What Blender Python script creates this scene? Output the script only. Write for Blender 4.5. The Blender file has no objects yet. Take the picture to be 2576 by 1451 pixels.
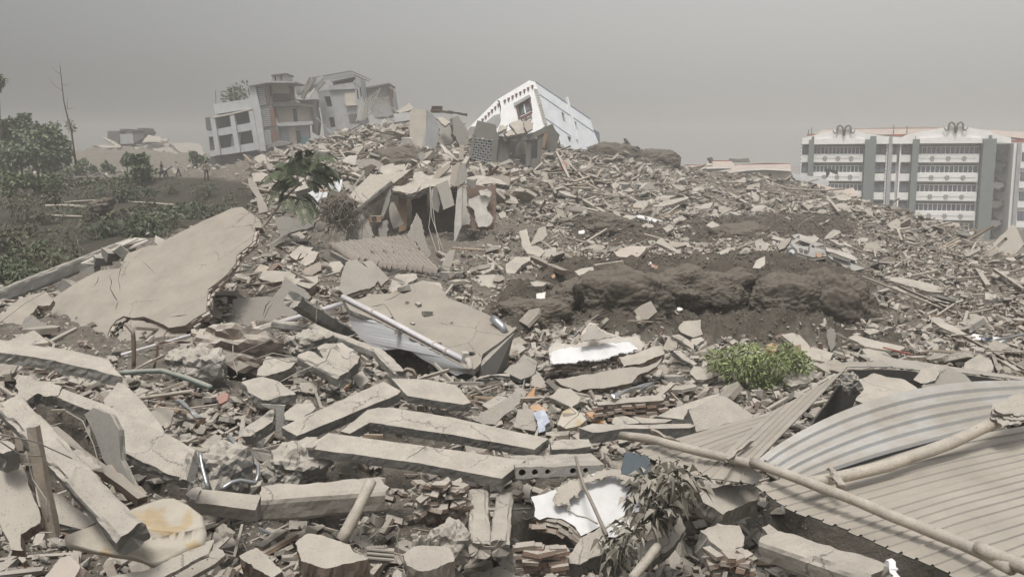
import bpy, bmesh, math, random
import numpy as np
from mathutils import Vector, Matrix, Euler
from mathutils.geometry import tessellate_polygon

random.seed(7)
rng = np.random.default_rng(11)
scene = bpy.context.scene
COL = scene.collection

# ------------------------------------------------------------------ camera
EYE = Vector((0.0, 0.0, 6.0))
PITCH = math.radians(8.0)
IMW, IMH, FPX = 2576.0, 1451.0, 2323.0
cam_data = bpy.data.cameras.new('camera')
cam_data.sensor_width = 36.0
cam_data.lens = 36.0 * FPX / IMW
cam_data.clip_start = 0.1
cam_data.clip_end = 4000
cam = bpy.data.objects.new('camera', cam_data)
COL.objects.link(cam)
cam.location = EYE
cam.rotation_euler = (math.radians(90) - PITCH, 0, 0)
scene.camera = cam

# ------------------------------------------------------------------ sky
SUN_AZ, SUN_EL = math.radians(-164), math.radians(66)      # azimuth from +Y towards +X
world = bpy.data.worlds.new('World')
scene.world = world
world.use_nodes = True
wn, wl = world.node_tree.nodes, world.node_tree.links
for n_ in list(wn): wn.remove(n_)
w_out = wn.new('ShaderNodeOutputWorld')
sky = wn.new('ShaderNodeTexSky'); sky.sky_type = 'NISHITA'; sky.sun_disc = False
sky.sun_elevation = SUN_EL; sky.sun_rotation = SUN_AZ
sky.dust_density = 7.0; sky.air_density = 1.0
hs = wn.new('ShaderNodeHueSaturation'); hs.inputs['Saturation'].default_value = 0.12
wl.new(sky.outputs[0], hs.inputs['Color'])
bg1 = wn.new('ShaderNodeBackground'); bg1.inputs['Strength'].default_value = 0.05
wl.new(hs.outputs[0], bg1.inputs['Color'])
# the dust pall: an even warm grey layer, thicker towards the slope on the -X side
tc = wn.new('ShaderNodeTexCoord'); sx = wn.new('ShaderNodeSeparateXYZ')
wl.new(tc.outputs['Generated'], sx.inputs[0])
mr = wn.new('ShaderNodeMapRange'); mr.interpolation_type = 'SMOOTHSTEP'
mr.inputs['From Min'].default_value = -0.80; mr.inputs['From Max'].default_value = 0.36
wl.new(sx.outputs['X'], mr.inputs['Value'])
mx = wn.new('ShaderNodeMix'); mx.data_type = 'RGBA'
mx.inputs[6].default_value = (0.06, 0.062, 0.06, 1)
mx.inputs[7].default_value = (0.44, 0.43, 0.405, 1)
wl.new(mr.outputs[0], mx.inputs[0])
bg2 = wn.new('ShaderNodeBackground'); bg2.inputs['Strength'].default_value = 0.38
wl.new(mx.outputs[2], bg2.inputs['Color'])
addw = wn.new('ShaderNodeAddShader')
wl.new(bg1.outputs[0], addw.inputs[0]); wl.new(bg2.outputs[0], addw.inputs[1])
wl.new(addw.outputs[0], w_out.inputs['Surface'])

# ------------------------------------------------------------------ sun
sun_d = bpy.data.lights.new('sun', 'SUN'); sun_d.energy = 1.5
sun_d.angle = math.radians(14); sun_d.color = (1.0, 0.95, 0.87)
sun = bpy.data.objects.new('sun', sun_d); COL.objects.link(sun)
sdir = Vector((math.sin(SUN_AZ) * math.cos(SUN_EL), math.cos(SUN_AZ) * math.cos(SUN_EL), math.sin(SUN_EL)))
sun.rotation_euler = sdir.to_track_quat('Z', 'Y').to_euler()
sun.location = (-40, 20, 80)

# ------------------------------------------------------------------ exposure
vs = scene.view_settings
vs.view_transform = 'Standard'; vs.look = 'None'; vs.gamma = 1.0; vs.exposure = 0.85
vs.use_curve_mapping = False
scene.render.engine = 'CYCLES'
scene.cycles.use_denoising = True
scene.cycles.max_bounces = 5; scene.cycles.diffuse_bounces = 2
scene.cycles.volume_bounces = 1
scene.cycles.transparent_max_bounces = 12

# ================================================================== geometry helpers
FR = {  # local measuring frames of the survey: x offset, y offset, scale
 'F': (0, 0, 1), 'Z1': (0, 137.4, .25886), 'Z2': (494.7, 164.9, .20205), 'Z3': (989.4, 183.2, .21462),
 'Z4': (1539, 274.8, .25886), 'Z5': (1997, 284, .25881), 'Z6': (0, 476.4, .25886), 'Z7': (622.9, 366.4, .25886),
 'Z8': (1264.2, 439.7, .25886), 'Y1': (0, 824.5, .43194), 'Y2': (274.8, 696.2, .27783), 'Y3': (824.5, 696.2, .27783),
 'Y4': (1374.1, 732.9, .27783), 'Y5': (1916.4, 549.6, .29043), 'Y6': (439.7, 1053.5, .27402),
 'Y7': (1053.5, 1053.5, .27402), 'Y8': (1568.3, 879.4, .39393)}
CP, SP = math.cos(PITCH), math.sin(PITCH)
def fx(fr, p):
    a = FR[fr]; return (a[0] + p[0] * a[2], a[1] + p[1] * a[2])
def ray(u, v):
    x = (u - IMW / 2) / FPX; y = -(v - IMH / 2) / FPX
    return Vector((x, CP + y * SP, -SP + y * CP))
def P(u, v, d):
    r = ray(u, v); return EYE + r * (d / r.y)
def proj(p):
    q = p - EYE
    f = q.y * CP - q.z * SP; up = q.y * SP + q.z * CP
    return (IMW / 2 + FPX * q.x / f, IMH / 2 - FPX * up / f)
def proj_np(X, Y, Z):
    z = Z - EYE.z
    f = Y * CP - z * SP; up = Y * SP + z * CP
    return IMW / 2 + FPX * X / f, IMH / 2 - FPX * up / f

def hash2(ix, iy, seed):
    h = (ix.astype(np.int64) * 374761393 + iy.astype(np.int64) * 668265263 + seed * 974711) & 0x7fffffff
    h = (h ^ (h >> 13)) * 1274126177 & 0x7fffffff
    return ((h ^ (h >> 16)) & 0xffff) / 65535.0
def vnoise(x, y, seed=0):
    ix, iy = np.floor(x), np.floor(y); fx_, fy_ = x - ix, y - iy
    fx_ = fx_ * fx_ * (3 - 2 * fx_); fy_ = fy_ * fy_ * (3 - 2 * fy_)
    a, b = hash2(ix, iy, seed), hash2(ix + 1, iy, seed); c, d = hash2(ix, iy + 1, seed), hash2(ix + 1, iy + 1, seed)
    return (a + (b - a) * fx_) * (1 - fy_) + (c + (d - c) * fx_) * fy_
def fbm(x, y, oct=4, seed=0, ridged=False):
    t = np.zeros_like(x); a = 1.0; s = 0.0
    for k in range(oct):
        n = vnoise(x * 2 ** k, y * 2 ** k, seed + 17 * k)
        if ridged: n = 1 - np.abs(2 * n - 1)
        t += a * n; s += a; a *= 0.52
    return t / s

def inpoly(U, V, poly):
    U = np.asarray(U); V = np.asarray(V); r = np.zeros(U.shape, bool)
    n = len(poly)
    for i in range(n):
        x1, y1 = poly[i]; x2, y2 = poly[(i + 1) % n]
        if y1 == y2: continue
        c = ((y1 > V) != (y2 > V)) & (U < (x2 - x1) * (V - y1) / (y2 - y1) + x1)
        r ^= c
    return r

# ================================================================== ground heights
CTRL = [(-300,1460,10.8),(0,1460,11.2),(400,1460,11.6),(900,1460,11.4),(1288,1460,11.8),(1700,1460,12),(2100,1460,12),(2576,1460,12.5),(2900,1460,12.5),
 (0,1250,13.4),(500,1250,14.2),(900,1250,14.2),(1300,1250,14.4),(1700,1250,14.6),(2200,1250,15),(2700,1250,16),(-300,1200,13),
 (0,1000,16),(500,1050,17.5),(900,1050,17.3),(1300,1050,17.8),(1700,1050,18.2),(2200,1050,18.5),(2576,1050,18.5),
 (100,930,19),(600,930,20.5),(1000,930,21.5),(1300,930,22.5),(1700,930,23),(2100,930,24),(2500,930,24),
 (-200,850,23),(0,840,24),(300,850,25.5),(700,830,26),(1100,830,27),(1450,830,29),(1800,830,30.5),(2200,830,32),(2576,830,32),(2800,830,32),
 (50,720,36),(-200,720,36),(700,720,32),(1100,720,35),(1350,760,33),(1450,700,36),(1600,720,36),(1750,740,35),(1900,720,36),(2100,740,36),(2190,770,36),(2280,740,42),(2576,740,42),
 (1420,690,40),(1600,672,39),(1750,668,40),(1900,664,40),(2050,672,41),(2150,695,41),
 (1500,668,46),(1700,660,47),(1950,652,47),(2150,672,48),
 (50,620,50),(300,600,54),(650,620,46),(900,650,44),(1250,620,48),(1500,620,55),(1800,610,58),(2100,625,56),(2400,640,56),(2576,670,50),
 (50,540,64),(400,545,64),(700,540,56),(1000,590,52),(1300,540,62),(1600,540,74),(1900,540,78),(2200,565,72),
 (420,475,77.5),(520,472,77.5),(600,475,76),(420,520,73.5),(520,528,72.5),(600,540,70),(0,470,84),(250,470,80),(450,462,79),(560,456,80),(700,460,72),(900,470,64),(1000,480,62),(1150,480,64),(1300,470,72),(1600,480,90),(1900,490,94),(2050,490,94),
 (700,425,86),(850,425,82),(1000,420,76),(1200,430,80),(1400,430,88),(1700,445,106),
 (800,385,100),(1000,372,90),(1150,385,90),(1400,390,106),(1510,392,112),
 (880,345,112),(960,325,106),(1050,335,104),(1150,350,102),
 (1580,380,114),(1650,405,112),(1750,432,112),(1880,448,108),(2000,468,102),(2150,512,90),(2300,552,78),(2420,592,68),(2520,655,56),(2600,700,48),(2800,760,42),
 (600,440,100),(400,448,100),(250,455,100),(0,455,105),(-300,455,105),
 (250,372,200),(400,362,205),(480,390,205),(350,410,180),(150,400,190),(420,440,150),(0,420,190),(600,428,150)]
HID = [(0,4,3.4),(-4,3,3.6),(4,3,3.2),(-12,8,3.0),(12,8,2.0),(0,7.5,1.6),(10,150,2.0),(-20,160,4),(25,135,0),(45,130,-4),(60,110,-7),(50,90,-5),(80,170,-8),(35,180,-6),
 (40,70,-4),(60,60,-4),(-30,260,4),(0,260,0),(60,260,-8),(110,260,-8),(-120,260,4),(-80,120,4),(-60,60,2),(110,120,-8),(70,30,-1),(-40,20,1.5),(-25,12,2.0),(30,12,1.0)]
_c = []
for (u, v, d) in CTRL:
    d = d * 1.045 if d < 24 else d; p = P(u, v, d); _c.append((p.x, p.y, p.z))
_c = np.array(_c + HID, float)
def feat(X, Y):
    return np.stack([X / Y * 2.2, np.log(Y) * 1.25], -1)
_cy = np.maximum(_c[:, 1], 3.0)
_F = feat(_c[:, 0], _cy); _S = (_c[:, 2] - EYE.z) / _cy
_D = np.linalg.norm(_F[:, None] - _F[None], axis=-1)
_A = np.zeros((len(_F) + 1,) * 2); _A[:-1, :-1] = -_D + np.eye(len(_F)) * -0.004; _A[-1, :-1] = 1; _A[:-1, -1] = 1
_W = np.linalg.solve(_A, np.append(_S, 0))
NA, NB = 560, 640
GA = np.linspace(-.85, .85, NA); B0, B1 = math.log(3.2), math.log(320); GB = np.linspace(B0, B1, NB)
aa, bb = np.meshgrid(GA, GB)              # rows: depth
GY = np.exp(bb); GX = aa * GY
def rbf(X, Y):
    F = feat(X, Y).reshape(-1, 2); out = np.empty(len(F))
    for i in range(0, len(F), 20000):
        f = F[i:i + 20000]
        dd = np.linalg.norm(f[:, None] - _F[None], axis=-1)
        out[i:i + 20000] = -dd @ _W[:-1] + _W[-1]
    return (out.reshape(X.shape) * Y + EYE.z)
GZ = rbf(GX, GY)
GU, GV = proj_np(GX, GY, GZ)

def soft(mask, k):
    m = mask.astype(float)
    for _ in range(k):
        m = (m + np.roll(m, 1, 0) + np.roll(m, -1, 0) + np.roll(m, 1, 1) + np.roll(m, -1, 1)) / 5
    return m
# soil heaps in the middle distance, and the green slope on the left
SOIL = [[(1240,770),(1330,740),(1400,690),(1560,668),(1720,660),(1760,690),(1900,650),(2060,640),(2180,700),(2195,790),(2120,840),(2300,860),(2330,930),(2100,880),(1900,900),(1720,850),(1560,870),(1450,830),(1290,850),(1230,800)],
        [(1420,560),(1620,545),(1700,600),(1640,640),(1440,610)], [(1700,560),(2150,545),(2160,600),(1960,620),(1720,625)],
        [(900,390),(1120,385),(1100,440),(930,440)],[(1420,370),(1700,385),(1720,432),(1450,405)]]
GREEN = [(-700,440),(640,452),(640,530),(600,545),(330,610),(120,700),(-100,760),(-700,800)]
_near = (GY > 26) & (GY < 125)
soil_m = np.zeros_like(GZ)
for s_ in SOIL: soil_m = np.maximum(soil_m, soft(inpoly(GU, GV, s_) & _near, 9))
_behind = (GX > 4) & (GY > 37) & (GY < 47) & inpoly(GU, GV, [(1400,640),(2200,640),(2200,760),(1400,760)])
soil_m = np.maximum(soil_m, soft(_behind, 4) * .8)
green_m = soft(inpoly(GU, GV, GREEN) & (GY > 30) & (GY < 130), 3)
rub_m = np.clip(1 - soil_m - green_m, 0, 1)
amp = np.clip(GY * 0.011, 0.14, 1.0)
GN = rub_m * amp * (fbm(GX * .9, GY * .9, 4, 3) - .5) * 2.0 + rub_m * np.clip(amp * .5, .08, .4) * (fbm(GX * 2.7, GY * 2.7, 3, 9, True) - .5)
GN += soil_m * 1.3 * (fbm(GX * .22, GY * .22, 2, 31) - .5)
GN += soil_m * (1.2 * (fbm(GX * .55, GY * .55, 4, 5, True) - .5) + .55 * (fbm(GX * 2.1, GY * 2.1, 3, 6, True) - .55))
GN += soil_m * (.30 * (fbm(GX * 4.3, GY * 4.3, 3, 66, True) - .5))
GN += green_m * (0.9 * (fbm(GX * .25, GY * .25, 4, 8) - .5) + .22 * (fbm(GX * 1.6, GY * 1.6, 3, 2) - .5))
GN *= np.clip((GY - 4) / 5, 0, 1) * (1 - .85 * np.exp(-((GX - 15.5) / 4.2) ** 2 - ((GY - 45) / 7) ** 2))
# hollows between the large pieces in the near rubble
VOID = [('Y1', [(170,420),(500,470),(610,760),(560,830),(420,720),(200,520)]), ('Y1', [(110,740),(280,830),(470,1100),(330,1150),(170,900)]), ('Y1', [(690,740),(1090,900),(1040,990),(740,920)]), ('Y2', [(1020,750),(1420,740),(1560,900),(1500,960),(1060,890)]),
        ('Y6', [(150,420),(330,330),(700,480),(680,640),(260,650)]), ('Y6', [(1250,390),(2250,540),(2150,620),(1300,560)]), ('Y3', [(380,1390),(1100,1440),(1060,1560),(420,1500)]), ('Y3', [(470,700),(900,800),(860,900),(520,860)]), ('Y8', [(930,900),(1500,960),(2600,1150),(2600,1900),(2100,1700),(1500,1430),(930,1170)]),
        ('Y7', [(860,880),(1480,1090),(1380,1180),(880,1110)]), ('Y7', [(1000,500),(1340,560),(1240,640),(1000,640)]), ('Y6', [(1320,820),(1540,830),(1520,960),(1250,950)])]
void_m = np.zeros_like(GZ)
for fr_v, pl_v in VOID: void_m = np.maximum(void_m, soft(inpoly(GU, GV, [(FR[fr_v][0] + x * FR[fr_v][2], FR[fr_v][1] + y * FR[fr_v][2]) for x, y in pl_v]) & (GY < 26), 3))
GN -= void_m * 1.9
GZN = GZ + GN
def gsample(G, X, Y):
    X = np.asarray(X, float); Y = np.maximum(np.asarray(Y, float), 3.3)
    i = np.clip((np.log(Y) - B0) / (B1 - B0) * (NB - 1), 0, NB - 1.001); j = np.clip((X / Y + .85) / 1.7 * (NA - 1), 0, NA - 1.001)
    i0 = i.astype(int); j0 = j.astype(int); fi = i - i0; fj = j - j0
    return (G[i0, j0] * (1 - fi) + G[i0 + 1, j0] * fi) * (1 - fj) + (G[i0, j0 + 1] * (1 - fi) + G[i0 + 1, j0 + 1] * fi) * fj
def gz(x, y): return float(gsample(GZN, x, y))
def gdepth(u, v, lo=7.0, hi=240.0):
    """world Y where the sight line through (u, v) first meets the ground"""
    ys = np.exp(np.linspace(math.log(lo), math.log(hi), 500)); r = ray(u, v)
    t = ys / r.y; z = EYE.z + r.z * t; g = gsample(GZN, r.x * t, ys)
    k = np.nonzero(z <= g)[0]
    return float(ys[k[0]]) if len(k) else hi

# ================================================================== mesh builder
class MB:
    def __init__(s): s.v = []; s.f = []; s.m = []
    def add(s, vs, fs, m=0):
        o = len(s.v); s.v += [Vector(q) for q in vs]
        for k, f in enumerate(fs):
            s.f.append(tuple(i + o for i in f)); s.m.append(m[k] if isinstance(m, (list, tuple)) else m)
        return s
    def box(s, c, e, m=0, R=None, j=0.0):
        R = R or Matrix.Identity(3); vs = []
        for x in (-1, 1):
            for y in (-1, 1):
                for z in (-1, 1):
                    q = Vector((x * e[0] / 2, y * e[1] / 2, z * e[2] / 2))
                    if j: q += Vector([random.uniform(-j, j) for _ in range(3)])
                    vs.append(Vector(c) + R @ q)
        return s.add(vs, [(0,1,3,2),(4,6,7,5),(0,4,5,1),(2,3,7,6),(0,2,6,4),(1,5,7,3)], m)
    def bar(s, a, b, w, h, m=0, up=Vector((0, 0, 1)), j=0.0, n=1):
        a, b = Vector(a), Vector(b); ax = (b - a).normalized()
        sd = ax.cross(up)
        if sd.length < 1e-3: sd = ax.cross(Vector((0, 1, 0)))
        sd.normalize(); uu = sd.cross(ax).normalized(); vs = []; fs = []
        for k in range(n + 1):
            c = a.lerp(b, k / n)
            for (p, q) in ((-1,-1),(1,-1),(1,1),(-1,1)):
                vs.append(c + sd * (p * w / 2 + random.uniform(-j, j)) + uu * (q * h / 2 + random.uniform(-j, j)) + ax * (random.uniform(-j, j) * 1.5))
        for k in range(n):
            o = 4 * k
            for i in range(4): fs.append((o + i, o + (i + 1) % 4, o + 4 + (i + 1) % 4, o + 4 + i))
        fs += [(3, 2, 1, 0), (4*n, 4*n+1, 4*n+2, 4*n+3)]
        return s.add(vs, fs, m)
    def tube(s, path, r, seg=8, m=0, cap=True):
        path = [Vector(p) for p in path]; n = len(path); rr = r if isinstance(r, (list, tuple)) else [r] * n
        vs = []; fs = []; ref = Vector((0, 0, 1)); prev = None
        for k in range(n):
            t = (path[min(k + 1, n - 1)] - path[max(k - 1, 0)]).normalized()
            if prev is None:
                a = t.cross(ref)
                if a.length < 1e-2: a = t.cross(Vector((1, 0, 0)))
            else: a = prev - t * prev.dot(t)
            a.normalize(); prev = a; b = t.cross(a)
            for i in range(seg):
                an = 2 * math.pi * i / seg
                vs.append(path[k] + (a * math.cos(an) + b * math.sin(an)) * rr[k])
        for k in range(n - 1):
            for i in range(seg):
                fs.append((k*seg + i, k*seg + (i+1) % seg, (k+1)*seg + (i+1) % seg, (k+1)*seg + i))
        if cap: fs += [tuple(range(seg - 1, -1, -1)), tuple(range((n-1)*seg, n*seg))]
        return s.add(vs, fs, m)
    def prism(s, loop, off, m=0, ms=None, holes=(), mid=0, mj=0.0):
        """loop on the seen face (3D), the body goes along vector off; holes: more loops"""
        ms = m if ms is None else ms
        loops = [list(map(Vector, loop))] + [list(map(Vector, h)) for h in holes]
        flat = [p for L in loops for p in L]; n = len(flat)
        tris = tessellate_polygon(loops); off = Vector(off)
        # orient: the seen face looks against off
        fs = []
        for t in tris:
            a, b, c = (flat[i] for i in t)
            nn = (b - a).cross(c - a)
            fs.append(tuple(t) if nn.dot(off) < 0 else (t[0], t[2], t[1]))
        vs = flat + [p + off for p in flat]
        fb = [(f[0] + n, f[2] + n, f[1] + n) for f in fs]
        s.add(vs, fs + fb, [m] * len(fs) + [ms] * len(fb))
        for L in loops:
            k = len(L); rows = mid + 2; sv = []; sf = []
            for r_ in range(rows):
                for p in L:
                    q = p + off * (r_ / (rows - 1))
                    if 0 < r_ < rows - 1 and mj: q = q + Vector([random.uniform(-mj, mj) for _ in range(3)])
                    sv.append(q)
            for r_ in range(rows - 1):
                for i in range(k): sf.append((r_*k + i, r_*k + (i+1) % k, (r_+1)*k + (i+1) % k, (r_+1)*k + i))
            s.add(sv, sf, ms)
        return s
    def fixn(s, me):
        bm = bmesh.new(); bm.from_mesh(me); bmesh.ops.remove_doubles(bm, verts=bm.verts, dist=1e-5)
        bmesh.ops.recalc_face_normals(bm, faces=bm.faces); bm.to_mesh(me); bm.free()
    def build(s, name, mats, parent=None, label=None, cat=None, group=None, kind=None, smooth=False, base=None, fix=True):
        if not isinstance(mats, (list, tuple)): mats = [mats]
        A = np.array([tuple(q) for q in s.v])
        if base is None:
            base = Vector(((A[:,0].min() + A[:,0].max()) / 2, (A[:,1].min() + A[:,1].max()) / 2, A[:,2].min()))
        me = bpy.data.meshes.new(name)
        me.from_pydata([tuple(q) for q in (A - np.array(base))], [], s.f)
        for mt in mats: me.materials.append(mt)
        me.polygons.foreach_set('material_index', s.m)
        if smooth: me.polygons.foreach_set('use_smooth', [True] * len(s.f))
        if fix: s.fixn(me)
        me.update()
        o = bpy.data.objects.new(name, me); COL.objects.link(o)
        if parent is not None:
            o.parent = parent; o.location = Vector(base) - origin(parent)
        else: o.location = base
        return tag(o, label, cat, group, kind)
def origin(o):
    p = Vector(o.location)
    while o.parent is not None: o = o.parent; p += Vector(o.location)
    return p
def tag(o, label=None, cat=None, group=None, kind=None):
    if label: o['label'] = label
    if cat: o['category'] = cat
    if group: o['group'] = group
    if kind or cat: o['kind'] = kind or 'thing'
    return o
def empty(name, loc, label=None, cat=None, group=None, kind=None):
    o = bpy.data.objects.new(name, None); COL.objects.link(o); o.location = loc; o.empty_display_size = .3
    return tag(o, label, cat, group, kind)

def ragged1(loop, step, amp, rd, cap=24):
    out = []; n = len(loop); nrm = Vector((0, 0, 0))
    for i in range(n): nrm += loop[i].cross(loop[(i + 1) % n])
    for i in range(n):
        a, b = loop[i], loop[(i + 1) % n]; L = (b - a).length
        k = max(1, min(cap, int(L / step))); ed = (b - a)
        sd = ed.cross(nrm)
        if sd.length > 0: sd.normalize()
        w = 0.0
        for q in range(k):
            t = q / k
            if q: w = w * .5 + rd.uniform(-amp, amp)
            out.append(a.lerp(b, t) + sd * (w if q else rd.uniform(-amp, amp) * .4) + (ed / k * rd.uniform(-.25, .25) if q else Vector()))
    return out
def ragged(loop, step, amp, seed=0):
    rd = random.Random(seed)
    return ragged1(ragged1(loop, step, amp, rd), step * .33, amp * .38, rd, 4)
def onplane(pts, anchor, d, n):
    n = Vector(n).normalized(); a = P(anchor[0], anchor[1], d); out = []
    for (u, v) in pts:
        r = ray(u, v); t = (a - EYE).dot(n) / r.dot(n); out.append(EYE + r * t)
    return out
# ================================================================== materials
DUST = (0.44, 0.405, 0.358)
def mat(name, c1, c2=None, dust=0.9, rough=.92, ns=1.6, bump=.35, bs=14.0, metal=0.0, var=.14, dcol=DUST, dlo=.12, dhi=.62, spec=.25,
        stain=None, trans=0.0, cracks=0.0, pits=0.0):
    m = bpy.data.materials.new(name); m.use_nodes = True; nt = m.node_tree; N, L = nt.nodes, nt.links
    b = N['Principled BSDF']; b.inputs['Roughness'].default_value = rough; b.inputs['Metallic'].default_value = metal
    b.inputs['Specular IOR Level'].default_value = spec
    c2 = c2 or tuple(x * .72 for x in c1)
    co = N.new('ShaderNodeTexCoord'); oi = N.new('ShaderNodeObjectInfo')
    va = N.new('ShaderNodeVectorMath'); va.operation = 'MULTIPLY_ADD'; va.inputs[1].default_value = (1, 1, 1)
    L.new(co.outputs['Object'], va.inputs[0]); 
    vm = N.new('ShaderNodeVectorMath'); vm.operation = 'SCALE'; vm.inputs['Scale'].default_value = 1.0
    L.new(oi.outputs['Location'], vm.inputs[0]); L.new(vm.outputs[0], va.inputs[2])
    n1 = N.new('ShaderNodeTexNoise'); n1.inputs['Scale'].default_value = ns; n1.inputs['Detail'].default_value = 10; n1.inputs['Roughness'].default_value = .68
    L.new(va.outputs[0], n1.inputs['Vector'])
    r1 = N.new('ShaderNodeMapRange'); r1.inputs['From Min'].default_value = .34; r1.inputs['From Max'].default_value = .66
    L.new(n1.outputs['Fac'], r1.inputs['Value'])
    mx = N.new('ShaderNodeMix'); mx.data_type = 'RGBA'; mx.inputs[6].default_value = (*c1, 1); mx.inputs[7].default_value = (*c2, 1)
    L.new(r1.outputs[0], mx.inputs[0]); col = mx.outputs[2]
    n2 = N.new('ShaderNodeTexNoise'); n2.inputs['Scale'].default_value = bs; n2.inputs['Detail'].default_value = 8; n2.inputs['Roughness'].default_value = .7
    L.new(va.outputs[0], n2.inputs['Vector'])
    ge = N.new('ShaderNodeNewGeometry')
    if stain:                                    # (colour, threshold, scale): blotches with a shape of their own
        n3 = N.new('ShaderNodeTexNoise'); n3.inputs['Scale'].default_value = stain[2]; n3.inputs['Detail'].default_value = 4
        L.new(va.outputs[0], n3.inputs['Vector'])
        r3 = N.new('ShaderNodeMapRange'); r3.inputs['From Min'].default_value = stain[1]; r3.inputs['From Max'].default_value = stain[1] + .07
        L.new(n3.outputs['Fac'], r3.inputs['Value'])
        m3 = N.new('ShaderNodeMix'); m3.data_type = 'RGBA'; m3.inputs[7].default_value = (*stain[0], 1)
        L.new(r3.outputs[0], m3.inputs[0]); L.new(col, m3.inputs[6]); col = m3.outputs[2]
    if var:
        r2 = N.new('ShaderNodeMapRange'); r2.inputs['To Min'].default_value = 1 - var; r2.inputs['To Max'].default_value = 1 + var
        L.new(ge.outputs['Random Per Island'], r2.inputs['Value'])
        mv = N.new('ShaderNodeVectorMath'); mv.operation = 'SCALE'
        L.new(col, mv.inputs[0]); L.new(r2.outputs[0], mv.inputs['Scale']); col = mv.outputs[0]
    if dust:                                     # settled dust lies on whatever faces up
        sp = N.new('ShaderNodeSeparateXYZ'); L.new(ge.outputs['Normal'], sp.inputs[0])
        ad = N.new('ShaderNodeMath'); ad.operation = 'MULTIPLY_ADD'; ad.inputs[1].default_value = .5; ad.inputs[2].default_value = -.25
        L.new(n2.outputs['Fac'], ad.inputs[0])
        a2 = N.new('ShaderNodeMath'); L.new(sp.outputs['Z'], a2.inputs[0]); L.new(ad.outputs[0], a2.inputs[1])
        a3 = N.new('ShaderNodeMath'); a3.operation = 'MULTIPLY_ADD'; a3.inputs[1].default_value = .9; a3.inputs[2].default_value = -.45
        L.new(n1.outputs['Fac'], a3.inputs[0])
        a4 = N.new('ShaderNodeMath'); L.new(a2.outputs[0], a4.inputs[0]); L.new(a3.outputs[0], a4.inputs[1])
        rd = N.new('ShaderNodeMapRange'); rd.inputs['From Min'].default_value = dlo; rd.inputs['From Max'].default_value = dhi
        rd.inputs['To Max'].default_value = dust
        L.new(a4.outputs[0], rd.inputs['Value'])
        dm = N.new('ShaderNodeMix'); dm.data_type = 'RGBA'; dm.inputs[6].default_value = (*dcol, 1); dm.inputs[7].default_value = (*[x * .76 for x in dcol], 1)
        L.new(r1.outputs[0], dm.inputs[0])
        md = N.new('ShaderNodeMix'); md.data_type = 'RGBA'
        L.new(rd.outputs[0], md.inputs[0]); L.new(col, md.inputs[6]); L.new(dm.outputs[2], md.inputs[7]); col = md.outputs[2]
    if cracks or pits:                           # hairline cracks and pitting of the surface itself
        wv = N.new('ShaderNodeVectorMath'); wv.operation = 'MULTIPLY_ADD'; wv.inputs[1].default_value = (.55, .55, .55)
        L.new(n1.outputs['Color'], wv.inputs[0]); L.new(va.outputs[0], wv.inputs[2])
        vo = N.new('ShaderNodeTexVoronoi'); vo.feature = 'DISTANCE_TO_EDGE'; vo.inputs['Scale'].default_value = .85
        L.new(wv.outputs[0], vo.inputs['Vector'])
        rc = N.new('ShaderNodeMapRange'); rc.inputs['From Min'].default_value = .004; rc.inputs['From Max'].default_value = .012; rc.inputs['To Min'].default_value = 1 - cracks
        L.new(vo.outputs['Distance'], rc.inputs['Value'])
        nl = N.new('ShaderNodeTexNoise'); nl.inputs['Scale'].default_value = .45; L.new(va.outputs[0], nl.inputs['Vector'])
        rl_ = N.new('ShaderNodeMapRange'); rl_.inputs['From Min'].default_value = .50; rl_.inputs['From Max'].default_value = .56; L.new(nl.outputs['Fac'], rl_.inputs['Value'])
        mc = N.new('ShaderNodeMix'); L.new(rl_.outputs[0], mc.inputs[0]); mc.inputs[2].default_value = 1.0; L.new(rc.outputs[0], mc.inputs[3])
        np_ = N.new('ShaderNodeTexNoise'); np_.inputs['Scale'].default_value = 38; np_.inputs['Detail'].default_value = 3; L.new(va.outputs[0], np_.inputs['Vector'])
        rp_2 = N.new('ShaderNodeMapRange'); rp_2.inputs['From Min'].default_value = .60; rp_2.inputs['From Max'].default_value = .70; rp_2.inputs['To Min'].default_value = 1.0; rp_2.inputs['To Max'].default_value = 1 - pits
        L.new(np_.outputs['Fac'], rp_2.inputs['Value'])
        mm_ = N.new('ShaderNodeMath'); mm_.operation = 'MULTIPLY'; L.new(mc.outputs[0], mm_.inputs[0]); L.new(rp_2.outputs[0], mm_.inputs[1])
        cs = N.new('ShaderNodeVectorMath'); cs.operation = 'SCALE'; L.new(col, cs.inputs[0]); L.new(mm_.outputs[0], cs.inputs['Scale']); col = cs.outputs[0]
    L.new(col, b.inputs['Base Color'])
    bp = N.new('ShaderNodeBump'); bp.inputs['Strength'].default_value = bump; bp.inputs['Distance'].default_value = .03
    L.new(n2.outputs['Fac'], bp.inputs['Height']); L.new(bp.outputs[0], b.inputs['Normal'])
    if trans: b.inputs['Transmission Weight'].default_value = trans
    return m
M = {}
M['concrete'] = mat('concrete', (.245, .238, .222), (.15, .146, .136), ns=2.6, bump=.7, bs=17, cracks=.55, pits=.35)
M['plaster'] = mat('dusty_plaster', (.31, .285, .25), (.24, .222, .198), ns=1.5, bump=.35, bs=24, dust=.72, cracks=.5, pits=.28)
M['beigewall'] = mat('beige_render', (.285, .258, .222), (.235, .214, .188), dust=.55, ns=1.2, bump=.25, bs=26, cracks=.5, pits=.2, dcol=(.36, .328, .285))
M['greywall'] = mat('grey_render', (.185, .18, .168), (.15, .146, .137), dust=.55, ns=1.4, bump=.25, cracks=.4, pits=.2)
M['brick'] = mat('brick', (.25, .17, .13), (.20, .155, .13), dust=.95, ns=5, bump=.5, bs=40, var=.3)
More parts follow.
